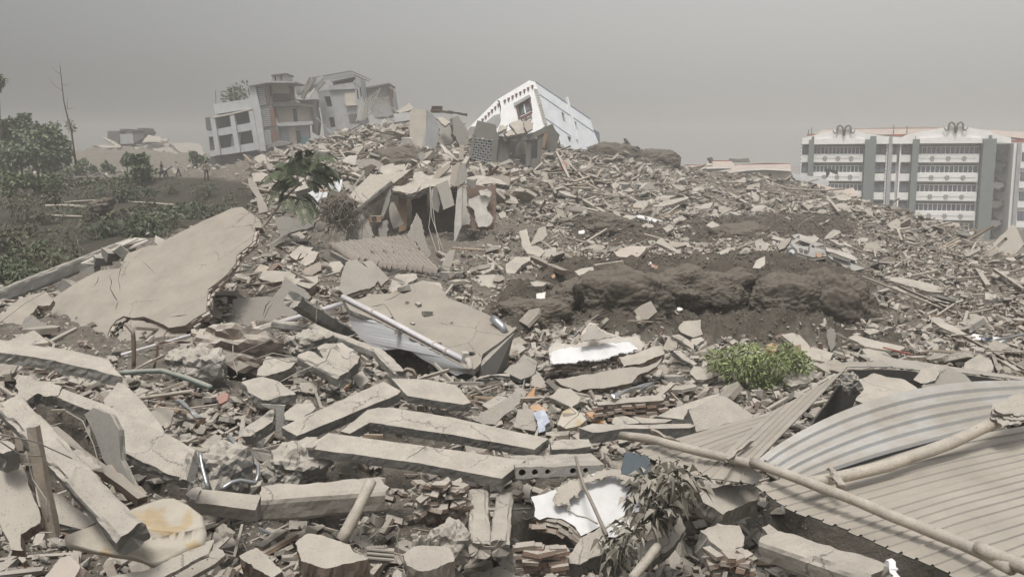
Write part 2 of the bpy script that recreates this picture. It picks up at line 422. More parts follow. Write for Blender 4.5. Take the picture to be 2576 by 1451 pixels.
M['brickraw'] = mat('raw_brick_edge', (.24, .185, .15), (.17, .145, .125), dust=.92, ns=5, bump=.6, bs=30, var=.35)
M['white'] = mat('white_wash', (.68, .69, .71), (.60, .61, .63), dust=.35, ns=2, bump=.1, var=.05, dlo=.45, dhi=1.0)
M['offwhite'] = mat('off_white_plaster', (.56, .54, .51), (.43, .41, .385), dust=.8, ns=2, bump=.2)
M['wood'] = mat('weathered_wood', (.235, .20, .16), (.17, .145, .118), dust=.8, ns=6, bump=.4, bs=30, var=.25)
M['woodraw'] = mat('raw_board', (.30, .215, .145), (.23, .17, .12), dust=.65, ns=6, bump=.2, var=.3)
M['darkwood'] = mat('dark_wood', (.10, .075, .055), (.07, .055, .045), dust=.6, var=.2)
M['soil'] = mat('soil', (.122, .106, .086), (.074, .064, .053), dust=.6, ns=2.5, bump=1.0, bs=7, dcol=(.17, .151, .126), var=.2, dlo=.3, dhi=.95)
M['midbrown'] = mat('dust_brown_rubble', (.235, .208, .175), (.16, .142, .12), dust=.5, ns=3, bump=.6, var=.3)
M['metal'] = mat('galvanised_metal', (.40, .42, .44), (.33, .35, .37), dust=.35, rough=.42, metal=.75, spec=.5, bump=.05, var=.1, dlo=.4, dhi=1.1)
M['rust'] = mat('rusty_pipe', (.16, .115, .085), (.11, .08, .065), dust=.5, rough=.8)
M['pvc'] = mat('pvc_pipe', (.62, .60, .64), (.55, .54, .57), dust=.75, rough=.45, bump=.05, spec=.4, dlo=.5, dhi=1.05)
M['wire'] = mat('cable', (.30, .28, .25), dust=.5, rough=.7)
M['greenmetal'] = mat('green_metal', (.14, .185, .165), dust=.6, rough=.6)
M['tile'] = mat('roof_tile', (.24, .20, .175), (.19, .165, .15), dust=.8, ns=7, bump=.2, var=.2, dcol=(.29, .262, .228))
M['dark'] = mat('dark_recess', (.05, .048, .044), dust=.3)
M['paper'] = mat('paper', (.70, .70, .69), (.62, .61, .58), dust=.3, bump=.05, var=.15, dlo=.4, dhi=1.2)
M['card'] = mat('cardboard', (.40, .22, .10), (.33, .19, .095), dust=.35, bump=.05, var=.35)
M['redcloth'] = mat('red_cloth', (.30, .06, .045), (.24, .055, .045), dust=.5)
M['bluecloth'] = mat('blue_white_cloth', (.55, .58, .66), (.30, .37, .50), dust=.3, ns=7)
M['pinkcloth'] = mat('striped_quilt', (.37, .30, .265), (.31, .255, .225), dust=.7, bump=.3)
M['yellow'] = mat('mattress_cover', (.40, .37, .32), (.36, .325, .265), dust=.4, ns=1.3, bump=.5, bs=11, stain=((.35, .25, .115), .555, 2.2))
M['sheet'] = mat('corrugated_sheet', (.36, .345, .325), (.32, .315, .31), dust=.93, rough=.5, metal=.25, spec=.5, bump=.06, bs=20, ns=1.1, dcol=(.445, .402, .345), dlo=-.05, dhi=.62, var=0)
M['baresheet'] = mat('bare_sheet', (.47, .49, .51), (.40, .385, .36), dust=.8, rough=.4, metal=.35, spec=.5, bump=.08, bs=16, ns=1.3, dcol=(.45, .405, .348), dlo=.55, dhi=1.05, var=0)
M['bluesheet'] = mat('blue_sheet', (.05, .085, .17), dust=.25, rough=.45, spec=.4)
M['teal'] = mat('dark_blue_sheet', (.018, .03, .042), (.02, .045, .07), dust=.1, rough=.5)
M['pole'] = mat('peeled_pole', (.42, .375, .315), (.31, .275, .23), dust=.75, ns=4, bump=.5, bs=22, pits=.3)
M['bark'] = mat('bark', (.13, .11, .085), dust=.45, ns=8, bump=.6)
def leafmat(name, c1, c2, dust, dcol=DUST):
    m = mat(name, c1, c2, dust=dust, rough=.6, bump=.0, var=.4, ns=1.2, dcol=dcol, dlo=-.2, dhi=1.0, spec=.3)
    return m
M['leaf'] = leafmat('green_leaf', (.085, .125, .04), (.055, .09, .03), .25)
M['leaflit'] = leafmat('light_green_leaf', (.22, .27, .095), (.14, .19, .065), .25)
M['leafdark'] = leafmat('dark_green_leaf', (.032, .058, .024), (.045, .075, .03), .38, (.26, .25, .19))
M['leafdust'] = leafmat('dust_caked_leaf', (.15, .135, .105), (.10, .10, .07), .7)
M['leafhazed'] = leafmat('hazed_foliage', (.12, .155, .085), (.085, .115, .065), .35, (.28, .28, .22))  # leaf colour lightened to stand in for thicker haze over the slope
M['grass'] = leafmat('dusty_grass', (.095, .10, .058), (.06, .066, .036), .35, (.22, .21, .16))

def gmat():
    m = bpy.data.materials.new('rubble_ground'); m.use_nodes = True; N, L = m.node_tree.nodes, m.node_tree.links
    b = N['Principled BSDF']; b.inputs['Roughness'].default_value = .95; b.inputs['Specular IOR Level'].default_value = .15
    co = N.new('ShaderNodeTexCoord')
    def noise(s, d=6, r=.62):
        n = N.new('ShaderNodeTexNoise'); n.inputs['Scale'].default_value = s; n.inputs['Detail'].default_value = d; n.inputs['Roughness'].default_value = r
        L.new(co.outputs['Object'], n.inputs['Vector']); return n.outputs['Fac']
    def rng_(src, a, c, lo=0., hi=1.):
        n = N.new('ShaderNodeMapRange'); n.inputs['From Min'].default_value = a; n.inputs['From Max'].default_value = c
        n.inputs['To Min'].default_value = lo; n.inputs['To Max'].default_value = hi; L.new(src, n.inputs['Value']); return n.outputs[0]
    def mixc(f, a, c):
        n = N.new('ShaderNodeMix'); n.data_type = 'RGBA'; L.new(f, n.inputs[0])
        for i, x in ((6, a), (7, c)):
            if isinstance(x, tuple): n.inputs[i].default_value = (*x, 1)
            else: L.new(x, n.inputs[i])
        return n.outputs[2]
    def attr(nm):
        n = N.new('ShaderNodeAttribute'); n.attribute_name = nm; return n.outputs['Fac']
    rub = mixc(rng_(noise(3.2), .36, .64), (.205, .185, .158), (.10, .09, .078))
    rub = mixc(rng_(noise(.22, 4), .45, .62), rub, (.15, .133, .112))
    soil = mixc(rng_(noise(1.7), .35, .65), (.108, .094, .077), (.060, .052, .043))
    soil = mixc(rng_(noise(9, 4), .60, .74), soil, (.175, .156, .132))
    grn = mixc(rng_(noise(.35, 5), .50, .66), (.056, .049, .040), (.048, .051, .031))
    grn = mixc(rng_(noise(4, 4), .52, .72), grn, (.085, .076, .062))
    c = mixc(attr('soil'), rub, soil); c = mixc(attr('green'), c, grn)
    L.new(c, b.inputs['Base Color'])
    bp = N.new('ShaderNodeBump'); bp.inputs['Strength'].default_value = .9; bp.inputs['Distance'].default_value = .12
    L.new(noise(5.5, 8, .7), bp.inputs['Height']); L.new(bp.outputs[0], b.inputs['Normal'])
    return m
M['ground'] = gmat()

# ================================================================== ground sheet
gm = bpy.data.meshes.new('ground')
gv = np.stack([GX, GY, GZN], -1).reshape(-1, 3)
ii = np.arange(NB * NA).reshape(NB, NA)
gf = np.stack([ii[:-1, :-1], ii[:-1, 1:], ii[1:, 1:], ii[1:, :-1]], -1).reshape(-1, 4)
# an apron that carries the sheet on to the horizon
ring = []; 
edge = np.concatenate([ii[-1, :], ii[::-1, -1][1:], ii[0, ::-1][1:], ii[:, 0][1:-1]])
ev = gv[edge].copy(); ctr = np.array([0, 150.0]); out = ev.copy()
dv = ev[:, :2] - ctr; dv /= np.linalg.norm(dv, axis=1)[:, None]
out[:, :2] = ctr + dv * 2600; out[:, 2] = -14
n0 = len(gv); gv = np.concatenate([gv, out]); k = len(edge)
gf2 = np.array([(edge[i], edge[(i + 1) % k], n0 + (i + 1) % k, n0 + i) for i in range(k)])
allf = np.concatenate([gf, gf2])
gm.vertices.add(len(gv)); gm.vertices.foreach_set('co', gv.ravel())
gm.loops.add(allf.size); gm.loops.foreach_set('vertex_index', allf.ravel().astype(np.int32))
gm.polygons.add(len(allf)); gm.polygons.foreach_set('loop_start', np.arange(0, allf.size, 4, dtype=np.int32))
gm.update(calc_edges=True)
for nm, arr in (('soil', soil_m), ('green', green_m)):
    at = gm.attributes.new(nm, 'FLOAT', 'POINT'); at.data.foreach_set('value', np.concatenate([arr.ravel(), np.zeros(k)]).astype(np.float32))
gm.polygons.foreach_set('use_smooth', [True] * len(allf))
gm.materials.append(M['ground'])
ground = bpy.data.objects.new('ground', gm); COL.objects.link(ground)
tag(ground, kind='structure', label='dust covered rubble ground with dark soil heaps')

# ================================================================== piece helpers (frames in FR)
def panel(name, fr, pts, n, th, label, cat, mats='concrete', d=None, anchor=None, step=.22, amp=.03, holes=(), group=None, parent=None,
          near=.985, ms=None, mid=2, mj=None):
    pix = [fx(fr, p) for p in pts]
    an = fx(fr, anchor) if anchor else max(pix, key=lambda p: p[1])
    if d is None: d = gdepth(*an) * near
    n = Vector(n).normalized()
    L = ragged(onplane(pix, an, d, n), step, amp, hash(label or name) % 999 if False else len(pts) * 31 + int(pix[0][0]))
    H = [onplane([fx(fr, p) for p in h], an, d, n) for h in holes]
    mt = [M[x] for x in (mats if isinstance(mats, (list, tuple)) else [mats])]
    mb = MB().prism(L, n * -th, 0, 1 if len(mt) > 1 else 0, H, mid=mid, mj=amp * .8 if mj is None else mj)
    o = mb.build(name, mt, parent, label, cat, group)
    o_last.clear(); o_last.update(n=n, d=d, an=an, loop=L, th=th)
    return o
o_last = {}
def crack(pts, w=2.0):
    """a thin tapered zigzag loop around a polyline, for use as an opening in a panel"""
    n = len(pts); A = []; B = []
    for i, (x, y) in enumerate(pts):
        x0, y0 = pts[max(i - 1, 0)]; x1, y1 = pts[min(i + 1, n - 1)]
        tx, ty = x1 - x0, y1 - y0; l = math.hypot(tx, ty) or 1
        h = w * (0.0 if i in (0, n - 1) else 1) * random.uniform(.6, 1.3)
        if i in (0, n - 1): A.append((x, y))
        else: A.append((x - ty / l * h, y + tx / l * h)); B.append((x + ty / l * h, y - tx / l * h))
    return A + B[::-1]
def PT(fr, p, d=None, near=.97):
    u, v = fx(fr, p)
    return P(u, v, gdepth(u, v) * near if d is None else d)
def roughbar(A, B, w, h, up=Vector((0, 0, 1)), K=5, rough=1.0, seed=0):
    from mathutils import noise as mn
    ax = (B - A).normalized(); sd = ax.cross(Vector(up)).normalized(); uu = sd.cross(ax).normalized(); L = (B - A).length
    n = max(8, min(70, int(L / .07))); ring = []
    for k in range(4 * K):
        q, t = divmod(k, K); t = t / K * 2 - 1
        x, y = ((t, -1), (1, t), (-t, 1), (-1, -t))[q]; c = max(0, abs(x) + abs(y) - 1.82) * .5; ring.append((x * (1 - c), y * (1 - c), abs(abs(x) - abs(y)) < .05))
    vs = []; fs = []; m = len(ring); so = Vector((seed * 1.37, seed * .71, 0))
    for i in range(n + 1):
        t = i / n
        for (x, y, cor) in ring:
            p = A.lerp(B, t) + sd * (x * w / 2) + uu * (y * h / 2); q = p + so
            g = mn.noise(q * 2.2) * .022 + mn.noise(q * 6) * .014 + mn.noise(q * 17) * .007
            if cor: g -= max(0, mn.noise(q * 3.1) + .1) * .05 + .006
            p += (sd * x + uu * y) * g * rough * (1 if w > .2 else .5)
            if i in (0, n): p += ax * (mn.noise(q * 5) * .08 + mn.noise(q * 13) * .04) * rough * min(1, w / .3)
            vs.append(p)
    for i in range(n):
        for k in range(m): fs.append((i*m + k, i*m + (k+1) % m, (i+1)*m + (k+1) % m, (i+1)*m + k))
    for e in (0, n):
        c = len(vs); cc = A if e == 0 else B; vs.append(cc + ax * (.05 * rough * min(1, w / .3) * (1 if e == 0 else -1)))
        for k in range(m): fs.append((e*m + k, e*m + (k+1) % m, c))
    return MB().add(vs, fs)
def beam(name, fr, a, b, w, h, label, cat, mats='concrete', da=None, db=None, n=6, j=.02, up=(0, 0, 1), group=None, parent=None, near=.97):
    A, B = PT(fr, a, da, near), PT(fr, b, db, near)
    if (B - A).length > .5 and mats in ('concrete', 'plaster', 'greywall') and w >= .18: mb = roughbar(A, B, w, h, up, seed=len(label or '') + int(a[0]))
    else: mb = MB().bar(A, B, w, h, up=Vector(up), n=n, j=j)
    return mb.build(name, [M[mats]], parent, label, cat, group)
def pole(name, fr, pts, r, label, cat, mats='pole', ds=None, group=None, parent=None, seg=10, near=.97, wob=0.0):
    path = []
    for i, p in enumerate(pts):
        path.append(PT(fr, p, None if ds is None else (ds[i] if isinstance(ds, (list, tuple)) else ds), near))
    fine = []
    for i in range(len(path) - 1):
        k = max(2, int((path[i + 1] - path[i]).length / .35)) if wob else 3
        for q in range(k):
            c = path[i].lerp(path[i + 1], q / k)
            if wob: c += Vector([random.uniform(-wob, wob) for _ in range(3)])
            fine.append(c)
    fine.append(path[-1])
    rr = r if isinstance(r, (list, tuple)) else (r, r)
    rad = [rr[0] + (rr[1] - rr[0]) * i / (len(fine) - 1) for i in range(len(fine))]
    rad = [x * random.uniform(.95, 1.05) for x in rad]
    return MB().tube(fine, rad, seg).build(name, [M[mats]], parent, label, cat, group, smooth=True)
def wire(fr, pts, ds, label, r=.012, sag=0.0, name='cable', cat='cable', mats='wire', group=None):
    return pole(name, fr, pts, r, label, cat, mats, ds, group, seg=5)
# bricks along a broken wall edge: parts of that wall
_bk = []
for q in range(5):
    mb = MB().box((0, 0, 0), (.235, .112, .056), j=.008)
    me = bpy.data.meshes.new('brick'); me.from_pydata([tuple(v) for v in mb.v], [], mb.f); me.materials.append(M['brick' if q % 2 else 'brickraw']); me.update(); _bk.append(me)
def brick(parent, loc, R, sc=1.0, name='brick'):
    o = bpy.data.objects.new(name, random.choice(_bk)); COL.objects.link(o); o.parent = parent
    o.location = Vector(loc) - origin(parent); o.rotation_euler = R.to_euler(); o.scale = (sc * random.uniform(.8, 1.05), sc, sc)
    return o
def brick_edge(parent, a, b, n, th, outward, rows=1, jit=.03):
    """bricks laid across the thickness th of a wall along the edge a-b; n = wall face normal, outward = direction off the edge"""
    a, b, n, outward = Vector(a), Vector(b), Vector(n).normalized(), Vector(outward).normalized()
    L = (b - a).length; ax = (b - a).normalized(); k = max(1, int(L / .25)); nd = max(1, int(round(th / .064)))
    outward = (outward - ax * outward.dot(ax)).normalized(); nn = ax.cross(outward).normalized(); nn = nn if nn.dot(n) > 0 else -nn
    for i in range(k + 1):
        for q in range(nd):
            t = (i + .5 * (q % 2)) * L / k
            if t > L or random.random() < .07: continue
            c = a + ax * t - nn * ((q + .5) * th / nd) + outward * (random.uniform(-.07, .045))
            R = Matrix((ax, outward, nn)).transposed() @ Euler((random.uniform(-.1, .1), random.uniform(-.08, .08), random.uniform(-.14, .14))).to_matrix()
            brick(parent, c, R, 1.0 * random.uniform(.94, 1.06))
# ================================================================== large broken pieces, near and middle distance
UPC = (0.05, -.28, .96)
# --- the big tilted wall on the left
c1 = crack([(1060,830),(1085,900),(1070,960),(1110,1040),(1150,1090),(1125,1150),(1130,1190)], 5)
c2 = crack([(1200,700),(1165,800),(1150,880),(1165,940),(1165,1010)], 4)
c3 = crack([(960,830),(950,890),(900,960)], 4)
c4 = crack([(1640,1240),(1740,1228),(1840,1215)], 4)
c5 = crack([(1340,655),(1450,760),(1520,840)], 2)
big = panel('wall_slab', 'Z6', [(515,1060),(545,1035),(740,905),(880,830),(960,790),(1190,760),(1200,690),(1240,620),(1330,590),(1440,545),(1530,540),(1600,495),(1960,310),(2250,185),(2350,170),(2440,235),(2520,290),(2548,370),(2480,370),(2450,520),(2300,640),(2290,720),(2200,830),(2020,970),(2010,1100),(2000,1190),(1880,1260),(1800,1320),(1640,1345),(1560,1300),(1400,1235),(1280,1250),(1200,1230),(1130,1270),(1070,1340),(1030,1451),(1000,1580),(900,1570),(500,1440),(490,1300)],
    (-.30, -.50, .81), .22, 'huge cracked beige wall panel leaning on the slope, widest slab in the ruins', 'wall', ['beigewall', 'brickraw'],
    d=25.0, anchor=(1000,1580), step=.3, amp=.018, holes=[c1, c2, c3, c4, c5])
bi = dict(o_last)
def pl(fr, p): return onplane([fx(fr, p)], bi['an'], bi['d'], bi['n'])[0]
E = [(2480,380),(2450,520),(2300,650),(2270,740),(2030,975),(2010,1100),(1990,1200),(1880,1270)]
for a_, b_ in zip(E[:-1], E[1:]):
    A, B = pl('Z6', a_), pl('Z6', b_); ow = (B - A).cross(bi['n']); ow = -ow if ow.x < 0 else ow
    brick_edge(big, A - bi['n'] * .03, B - bi['n'] * .03, bi['n'], .2, ow)
E = [(1190,1235),(1130,1275),(1075,1340),(1035,1451),(1005,1560)]
for a_, b_ in zip(E[:-1], E[1:]):
    A, B = pl('Z6', a_), pl('Z6', b_); brick_edge(big, A - bi['n'] * .05, B - bi['n'] * .05, bi['n'], .2, (1, 0, 0))
panel('wall_slab', 'Y2', [(130,440),(200,378),(300,400),(470,430),(540,450),(690,490),(700,520),(600,590),(440,700),(250,800),(160,760),(60,720),(0,650),(75,560),(125,470)],
    (-.2, -.5, .84), .2, 'lower broken flap of the cracked beige wall, behind the bent standing pipe', 'wall', ['beigewall', 'brickraw'], d=24.2,
    holes=[crack([(530,460),(540,480),(500,520),(490,560),(520,575)], 4)])
panel('wall_slab', 'Z6', [(-60,1290),(0,1235),(100,1130),(200,1060),(340,1005),(450,1000),(512,1075),(480,1130),(370,1130),(330,1190),(260,1240),(205,1340),(0,1451),(-80,1460)],
    (.1, -.55, .82), .2, 'dusty wall piece at the picture edge left of the huge cracked panel', 'wall', ['beigewall', 'brickraw'], d=25.5, amp=.05)
panel('wall_fragment', 'Z6', [(200,1335),(262,1240),(320,1215),(400,1290),(480,1345),(490,1400),(370,1415)], (.35, -.8, .5), .24,
    'broken brick corner block between two leaning wall pieces', 'wall', ['greywall', 'brick'], d=24.2, amp=.05)
kb = beam('low_wall', 'Z6', (-40,1060), (1290,530), .3, .5, 'low broken kerb wall behind the huge cracked panel beside the green slope', 'wall', 'greywall', 31, 33.5, n=14, j=.05)
for i, (a_, b_, w_) in enumerate([((800,725),(1330,480),.3),((960,690),(1440,495),.2),((1170,540),(1370,480),.5)]):
    beam('board', 'Z6', a_, b_, w_, .05, ['pale long board on the low kerb wall', 'second pale board beside the low kerb wall', 'short pale board on top of the kerb wall end'][i], 'board', 'offwhite', 31.2 + i * .6, 32.4 + i * .6, n=3)
for i, (a_, s_) in enumerate([((870,760),.35),((1000,690),.3),((1080,640),.28),((660,930),.3),((1180,610),.3)]):
    o = MB().box(PT('Z6', a_, 30.5), (.5, .4, s_), R=Euler((.2 * i, .1, .5 * i)).to_matrix(), j=.05)
    o.build('masonry_block', [M['greywall' if i % 2 else 'concrete']], None, ['grey masonry block nearest the long pale board', 'squared block in the gap of the kerb wall', 'small block above the crack tops', 'pale block with yellow stain below the kerb wall', 'grey block at the top of the broken kerb'][i], 'block')

# --- slabs at the lower left corner
panel('floor_slab', 'Y1', [(-60,60),(0,70),(250,110),(420,130),(560,165),(630,185),(665,240),(710,285),(540,240),(320,190),(200,170),(0,145),(-60,140)], (.08, -.22, .97), .2,
    'long thin floor slab reaching in from the picture edge above the dark gap', 'slab', d=15.0, anchor=(320,190), amp=.02)
panel('floor_slab', 'Y1', [(600,420),(690,310),(720,320),(800,400),(880,500),(950,590),(960,620),(720,520),(620,470)], (.25, -.35, .9), .16,
    'sloping slab piece below the thin floor slab', 'slab', d=14.0, anchor=(700,500), amp=.02)
panel('floor_slab', 'Y1', [(330,400),(350,345),(480,400),(600,440),(720,510),(960,615),(1060,660),(1140,715),(1090,880),(980,850),(700,715),(640,520),(500,470),(420,440)], (.12, -.42, .9), .17,
    'broad sloping floor slab ending above the yellow mattress', 'slab', d=11.8, anchor=(700,715), amp=.02, step=.18)
panel('concrete_chunk', 'Y1', [(1085,885),(1140,712),(1168,770),(1130,890),(1105,900)], (.85, -.5, .2), .15, 'broken end of the broad sloping slab', 'chunk', d=11.35, anchor=(1090,885), amp=.02)
panel('concrete_plate', 'Y1', [(490,500),(545,465),(640,500),(690,590),(700,770),(785,935),(760,935),(690,880),(600,760),(560,640)], (-.35, -.85, .3), .09,
    'dark upright plate standing in front of the broad sloping slab', 'slab', 'greywall', d=10.9, anchor=(600,760), amp=.015)
beam('concrete_beam', 'Y1', (75,470), (775,1230), .30, .24, 'long bare concrete beam sloping down to the yellow mattress', 'beam', 'concrete', 10.6, 8.6, n=16, j=.013, up=(-.3, -.2, 1))
beam('concrete_beam', 'Y1', (300,600), (830,1010), .12, .10, 'thin dark batten lying beside the long bare beam', 'beam', 'darkwood', 10.9, 9.9, n=6)
beam('wooden_board', 'Y1', (600,820), (800,980), .2, .04, 'rusty red board wedged under the broad sloping slab', 'board', 'rust', 10.6, 10.1)
beam('wooden_post', 'Y1', (190,575), (312,1215), .10, .09, 'rough wooden post standing beside the long bare beam', 'post', 'wood', 8.9, 8.75, n=6, j=.006, up=(0, 1, 0))
panel('wall_fragment', 'Y1', [(-40,720),(60,740),(130,830),(180,940),(230,1060),(230,1130),(130,1200),(130,1300),(60,1290),(0,1150),(-40,1100)], (.2, -.72, .65), .2,
    'flat plastered fragment at the lower picture edge beside the wooden post', 'wall', ['plaster', 'brickraw'], d=8.4, amp=.03, step=.14)
panel('concrete_chunk', 'Y1', [(-40,660),(40,655),(85,680),(80,715),(20,730),(-40,715)], (.1, -.4, .9), .25, 'small chunk above the flat plastered fragment', 'chunk', d=8.6, amp=.03, step=.12)
panel('concrete_slab', 'Y1', [(70,430),(110,270),(170,275),(360,345),(340,390),(220,380),(130,440)], (.1, -.5, .86), .2, 'crumbled slab end under the long thin floor slab', 'slab', d=12.4, amp=.05, step=.14)
panel('concrete_slab', 'Y1', [(200,930),(330,960),(560,1130),(480,1170),(320,1130),(220,1030)], (.0, -.5, .86), .15, 'dim slab lying under the long bare beam', 'slab', d=9.6, amp=.03)
beam('wooden_board', 'Y1', (420,720), (560,830), .12, .04, 'short board under the dark upright plate', 'board', 'wood', 10.2, 9.8)
# mattress with folds and yellow stains
mt_ = empty('mattress', PT('Y1', (760,1430), 9.0), 'crumpled mattress with yellow stained cover under the beam end', 'mattress')
def drape(name, pts, n, d, anchor, th, amp, seed, mats='yellow'):
    """cloth: a fine grid over the outline, pushed into folds that run across it"""
    from mathutils import noise as mn
    n = Vector(n).normalized(); L = onplane([fx('Y1', p) for p in pts], fx('Y1', anchor), d, n); L = ragged1(L, .09, .008, random.Random(seed))
    c = sum(L, Vector()) / len(L); R_ = 16; k = len(L); vs = []; fs = []; ex = (L[0] - c).normalized(); ey = n.cross(ex)
    for r_ in range(R_ + 1):
        t = r_ / R_
        for p in L:
            q = c.lerp(p, 1 - t * .98); a, b = (q - c).dot(ex), (q - c).dot(ey)
            h = amp * (mn.noise(Vector((a * 2.2, b * 9.0, seed))) + .6 * mn.noise(Vector((a * 11.0, b * 3.0, seed + 5))) + .5 * abs(mn.noise(Vector((a * 5, b * 5, seed + 9)))))
            vs.append(q + n * (h * min(1, t * 5) - (.03 if r_ == 0 else 0)))
    for r_ in range(R_):
        for i in range(k): fs.append((r_*k + i, r_*k + (i+1) % k, (r_+1)*k + (i+1) % k, (r_+1)*k + i))
    o0 = len(vs); vs += [p - n * th for p in L]
    for i in range(k): fs.append((i, o0 + i, o0 + (i+1) % k, (i+1) % k))
    fs.append(tuple(range(R_*k, R_*k + k)))
    return MB().add(vs, fs).build(name, [M[mats]], mt_, smooth=True)
drape('top_cover', [(560,1130),(650,1100),(750,1062),(900,1000),(1020,985),(1110,1030),(1180,1085),(1195,1160),(1050,1200),(900,1180),(760,1150)], (.05, -.32, .94), 9.25, (900,1180), .12, .05, 3)
drape('side_cover', [(370,1215),(380,1200),(560,1132),(760,1152),(900,1182),(1050,1202),(1195,1165),(1190,1250),(1050,1320),(900,1380),(760,1330),(560,1300),(380,1262)], (.05, -.66, .75), 9.0, (760,1330), .10, .06, 7)
panel('quilt', 'Y1', [(255,1460),(350,1335),(400,1320),(470,1390),(425,1460)], (-.2, -.6, .77), .12, 'pinkish striped quilt at the bottom edge below the mattress', 'quilt', 'pinkcloth', d=8.3, amp=.02, step=.1)
panel('cloth_sheet', 'Y1', [(640,1451),(900,1395),(1190,1250),(1250,1230),(1210,1310),(900,1480),(640,1500)], (.1, -.55, .83), .06, 'dusty cloth hanging over the mattress edge', 'cloth', 'plaster', d=8.9, anchor=(900,1395), amp=.02, step=.12)
panel('plank', 'Y6', [(-10,1425),(390,1185),(440,1200),(465,1245),(360,1330),(60,1500)], (.1, -.6, .8), .09, 'wide pale plank with nail holes at the bottom edge', 'board', 'plaster', d=10.2, amp=.006, step=.3,
    holes=[[(300+7*math.cos(a), 1288+7*math.sin(a)) for a in np.linspace(0, 6.28, 7)[:-1]], [(160+7*math.cos(a), 1372+7*math.sin(a)) for a in np.linspace(0, 6.28, 7)[:-1]]])
panel('plank', 'Y6', [(230,1230),(480,1075),(505,1090),(330,1250),(240,1290)], (.2, -.75, .6), .06, 'darker plank behind the pale plank with nail holes', 'board', 'concrete', d=10.9, amp=.01)

# --- centre left
panel('wall_slab', 'Y2', [(1120,200),(1250,185),(1480,180),(1560,90),(1590,0),(1660,50),(1760,120),(1830,180),(1700,330),(1500,400),(1000,540),(940,560),(980,480),(1050,400),(1110,300)],
    (.1, -.86, .5), .2, 'bare grey wall piece behind the square concrete column', 'wall', ['greywall', 'brickraw'], d=26.5, amp=.04, holes=[crack([(1470,200),(1420,260),(1400,330),(1380,380)], 4), crack([(1490,230),(1440,290),(1420,340),(1385,420)], 3)])
beam('concrete_column', 'Y2', (1660,210), (2200,540), .38, .36, 'square concrete column lying with its cut end towards the viewer', 'column', 'concrete', 21.6, 25.2, n=10, j=.012, up=(.1, -.5, 1))
beam('concrete_beam', 'Y2', (1490,425), (1830,470), .24, .2, 'short end of a thin broken beam under the square column', 'beam', 'concrete', 22.4, 22.2, n=5, j=.02)
beam('concrete_beam', 'Y3', (-150,470), (470,700), .22, .2, 'thin broken beam running below the white hanging face', 'beam', 'concrete', 22.1, 20.6, n=12, j=.015)
beam('concrete_beam', 'Y3', (450,690), (660,905), .26, .24, 'last snapped length of the thin beam above the flat slab', 'beam', 'concrete', 20.5, 19.2, n=6, j=.02)
beam('concrete_beam', 'Y2', (1120,590), (1480,470), .26, .3, 'masonry ledge left of the thin broken beam', 'beam', 'concrete', 22.6, 22.7, n=8, j=.04)
pole('pvc_pipe', 'Y2', [(110,705),(560,575),(1010,450),(1060,435)], .035, 'long thin white pipe crossing in front of the cracked wall', 'pipe', 'pvc', [22.0, 23.2, 24.6, 24.8])
pole('pvc_pipe', 'Y2', [(930,605),(1480,430),(1740,355),(2100,245)], .07, 'thicker pale pipe passing under the square column', 'pipe', 'pvc', [22.0, 22.9, 24, 26])
pole('standing_pipe', 'Y2', [(150,430),(180,455),(215,500),(222,600),(222,830)], .05, 'bent brown pipe standing upright before the cracked wall', 'pipe', 'rust', [20.8, 20.7, 20.6, 20.6, 20.6])
pole('iron_bar', 'Y2', [(440,590),(430,700),(405,830)], .03, 'thin rusty upright bar beside the bent pipe', 'bar', 'rust', 20.6)
beam('iron_bar', 'Y2', (405,600), (880,580), .07, .05, 'flat rusty bar lying across the white pipes', 'bar', 'rust', 21.6, 22.0)
panel('wall_slab', 'Y2', [(240,810),(430,690),(620,620),(680,650),(600,730),(430,830),(260,850)], (.1, -.5, .86), .15, 'pale slab edge behind the bent standing pipe', 'slab', 'plaster', d=22.5, amp=.03)
def lump(name, fr, p, size, label, cat, mats='concrete', d=None, seed=1, flat=.8):
    from mathutils import noise as mn
    c = PT(fr, p, d); bm = bmesh.new(); rd = random.Random(seed)
    bmesh.ops.create_icosphere(bm, subdivisions=4, radius=1); so = Vector((seed * 3.1, seed * 1.7, seed))
    for v in bm.verts:
        x = v.co.copy(); m_ = max(abs(x.x), abs(x.y), abs(x.z))
        cell = mn.cell(x * 2.3 + so) * .08 + mn.cell(x * 5.1 + so) * .04          # blocky steps of broken masonry
        k = (.5 + .5 / m_) * (1 + .34 * mn.noise(x * 1.3 + so) + .16 * mn.noise(x * 3.3 + so) + .09 * mn.noise(x * 8 + so) + cell)
        v.co = Vector((x.x * size[0], x.y * size[1], x.z * size[2])) * k * .46
    rot = Euler((rd.uniform(-.4, .4), rd.uniform(-.4, .4), rd.uniform(0, 6))).to_matrix()
    me = bpy.data.meshes.new(name)
    for v in bm.verts: v.co = rot @ v.co
    bm.to_mesh(me); bm.free(); me.materials.append(M[mats])
    o = bpy.data.objects.new(name, me); COL.objects.link(o); o.location = c
    return tag(o, label, cat)
lump('masonry_lump', 'Y2', (690,770), (1.0, .7, .6), 'rounded dark masonry lump behind the green metal strip', 'lump', 'concrete', 20.4, 3)
lump('masonry_lump', 'Y2', (890,820), (.9, .8, .8), 'broken dark lump beside the rounded masonry lump', 'lump', 'concrete', 19.8, 5)
lump('masonry_lump', 'Y2', (1200,700), (2.4, 1.2, 1.2), 'long brick wall remnant over the dark hollow', 'lump', 'brickraw', 22.3, 8)
lump('masonry_lump', 'Y2', (1830,600), (1.0, .8, .6), 'pale crumbling lump below the square column', 'lump', 'concrete', 20.8, 9)
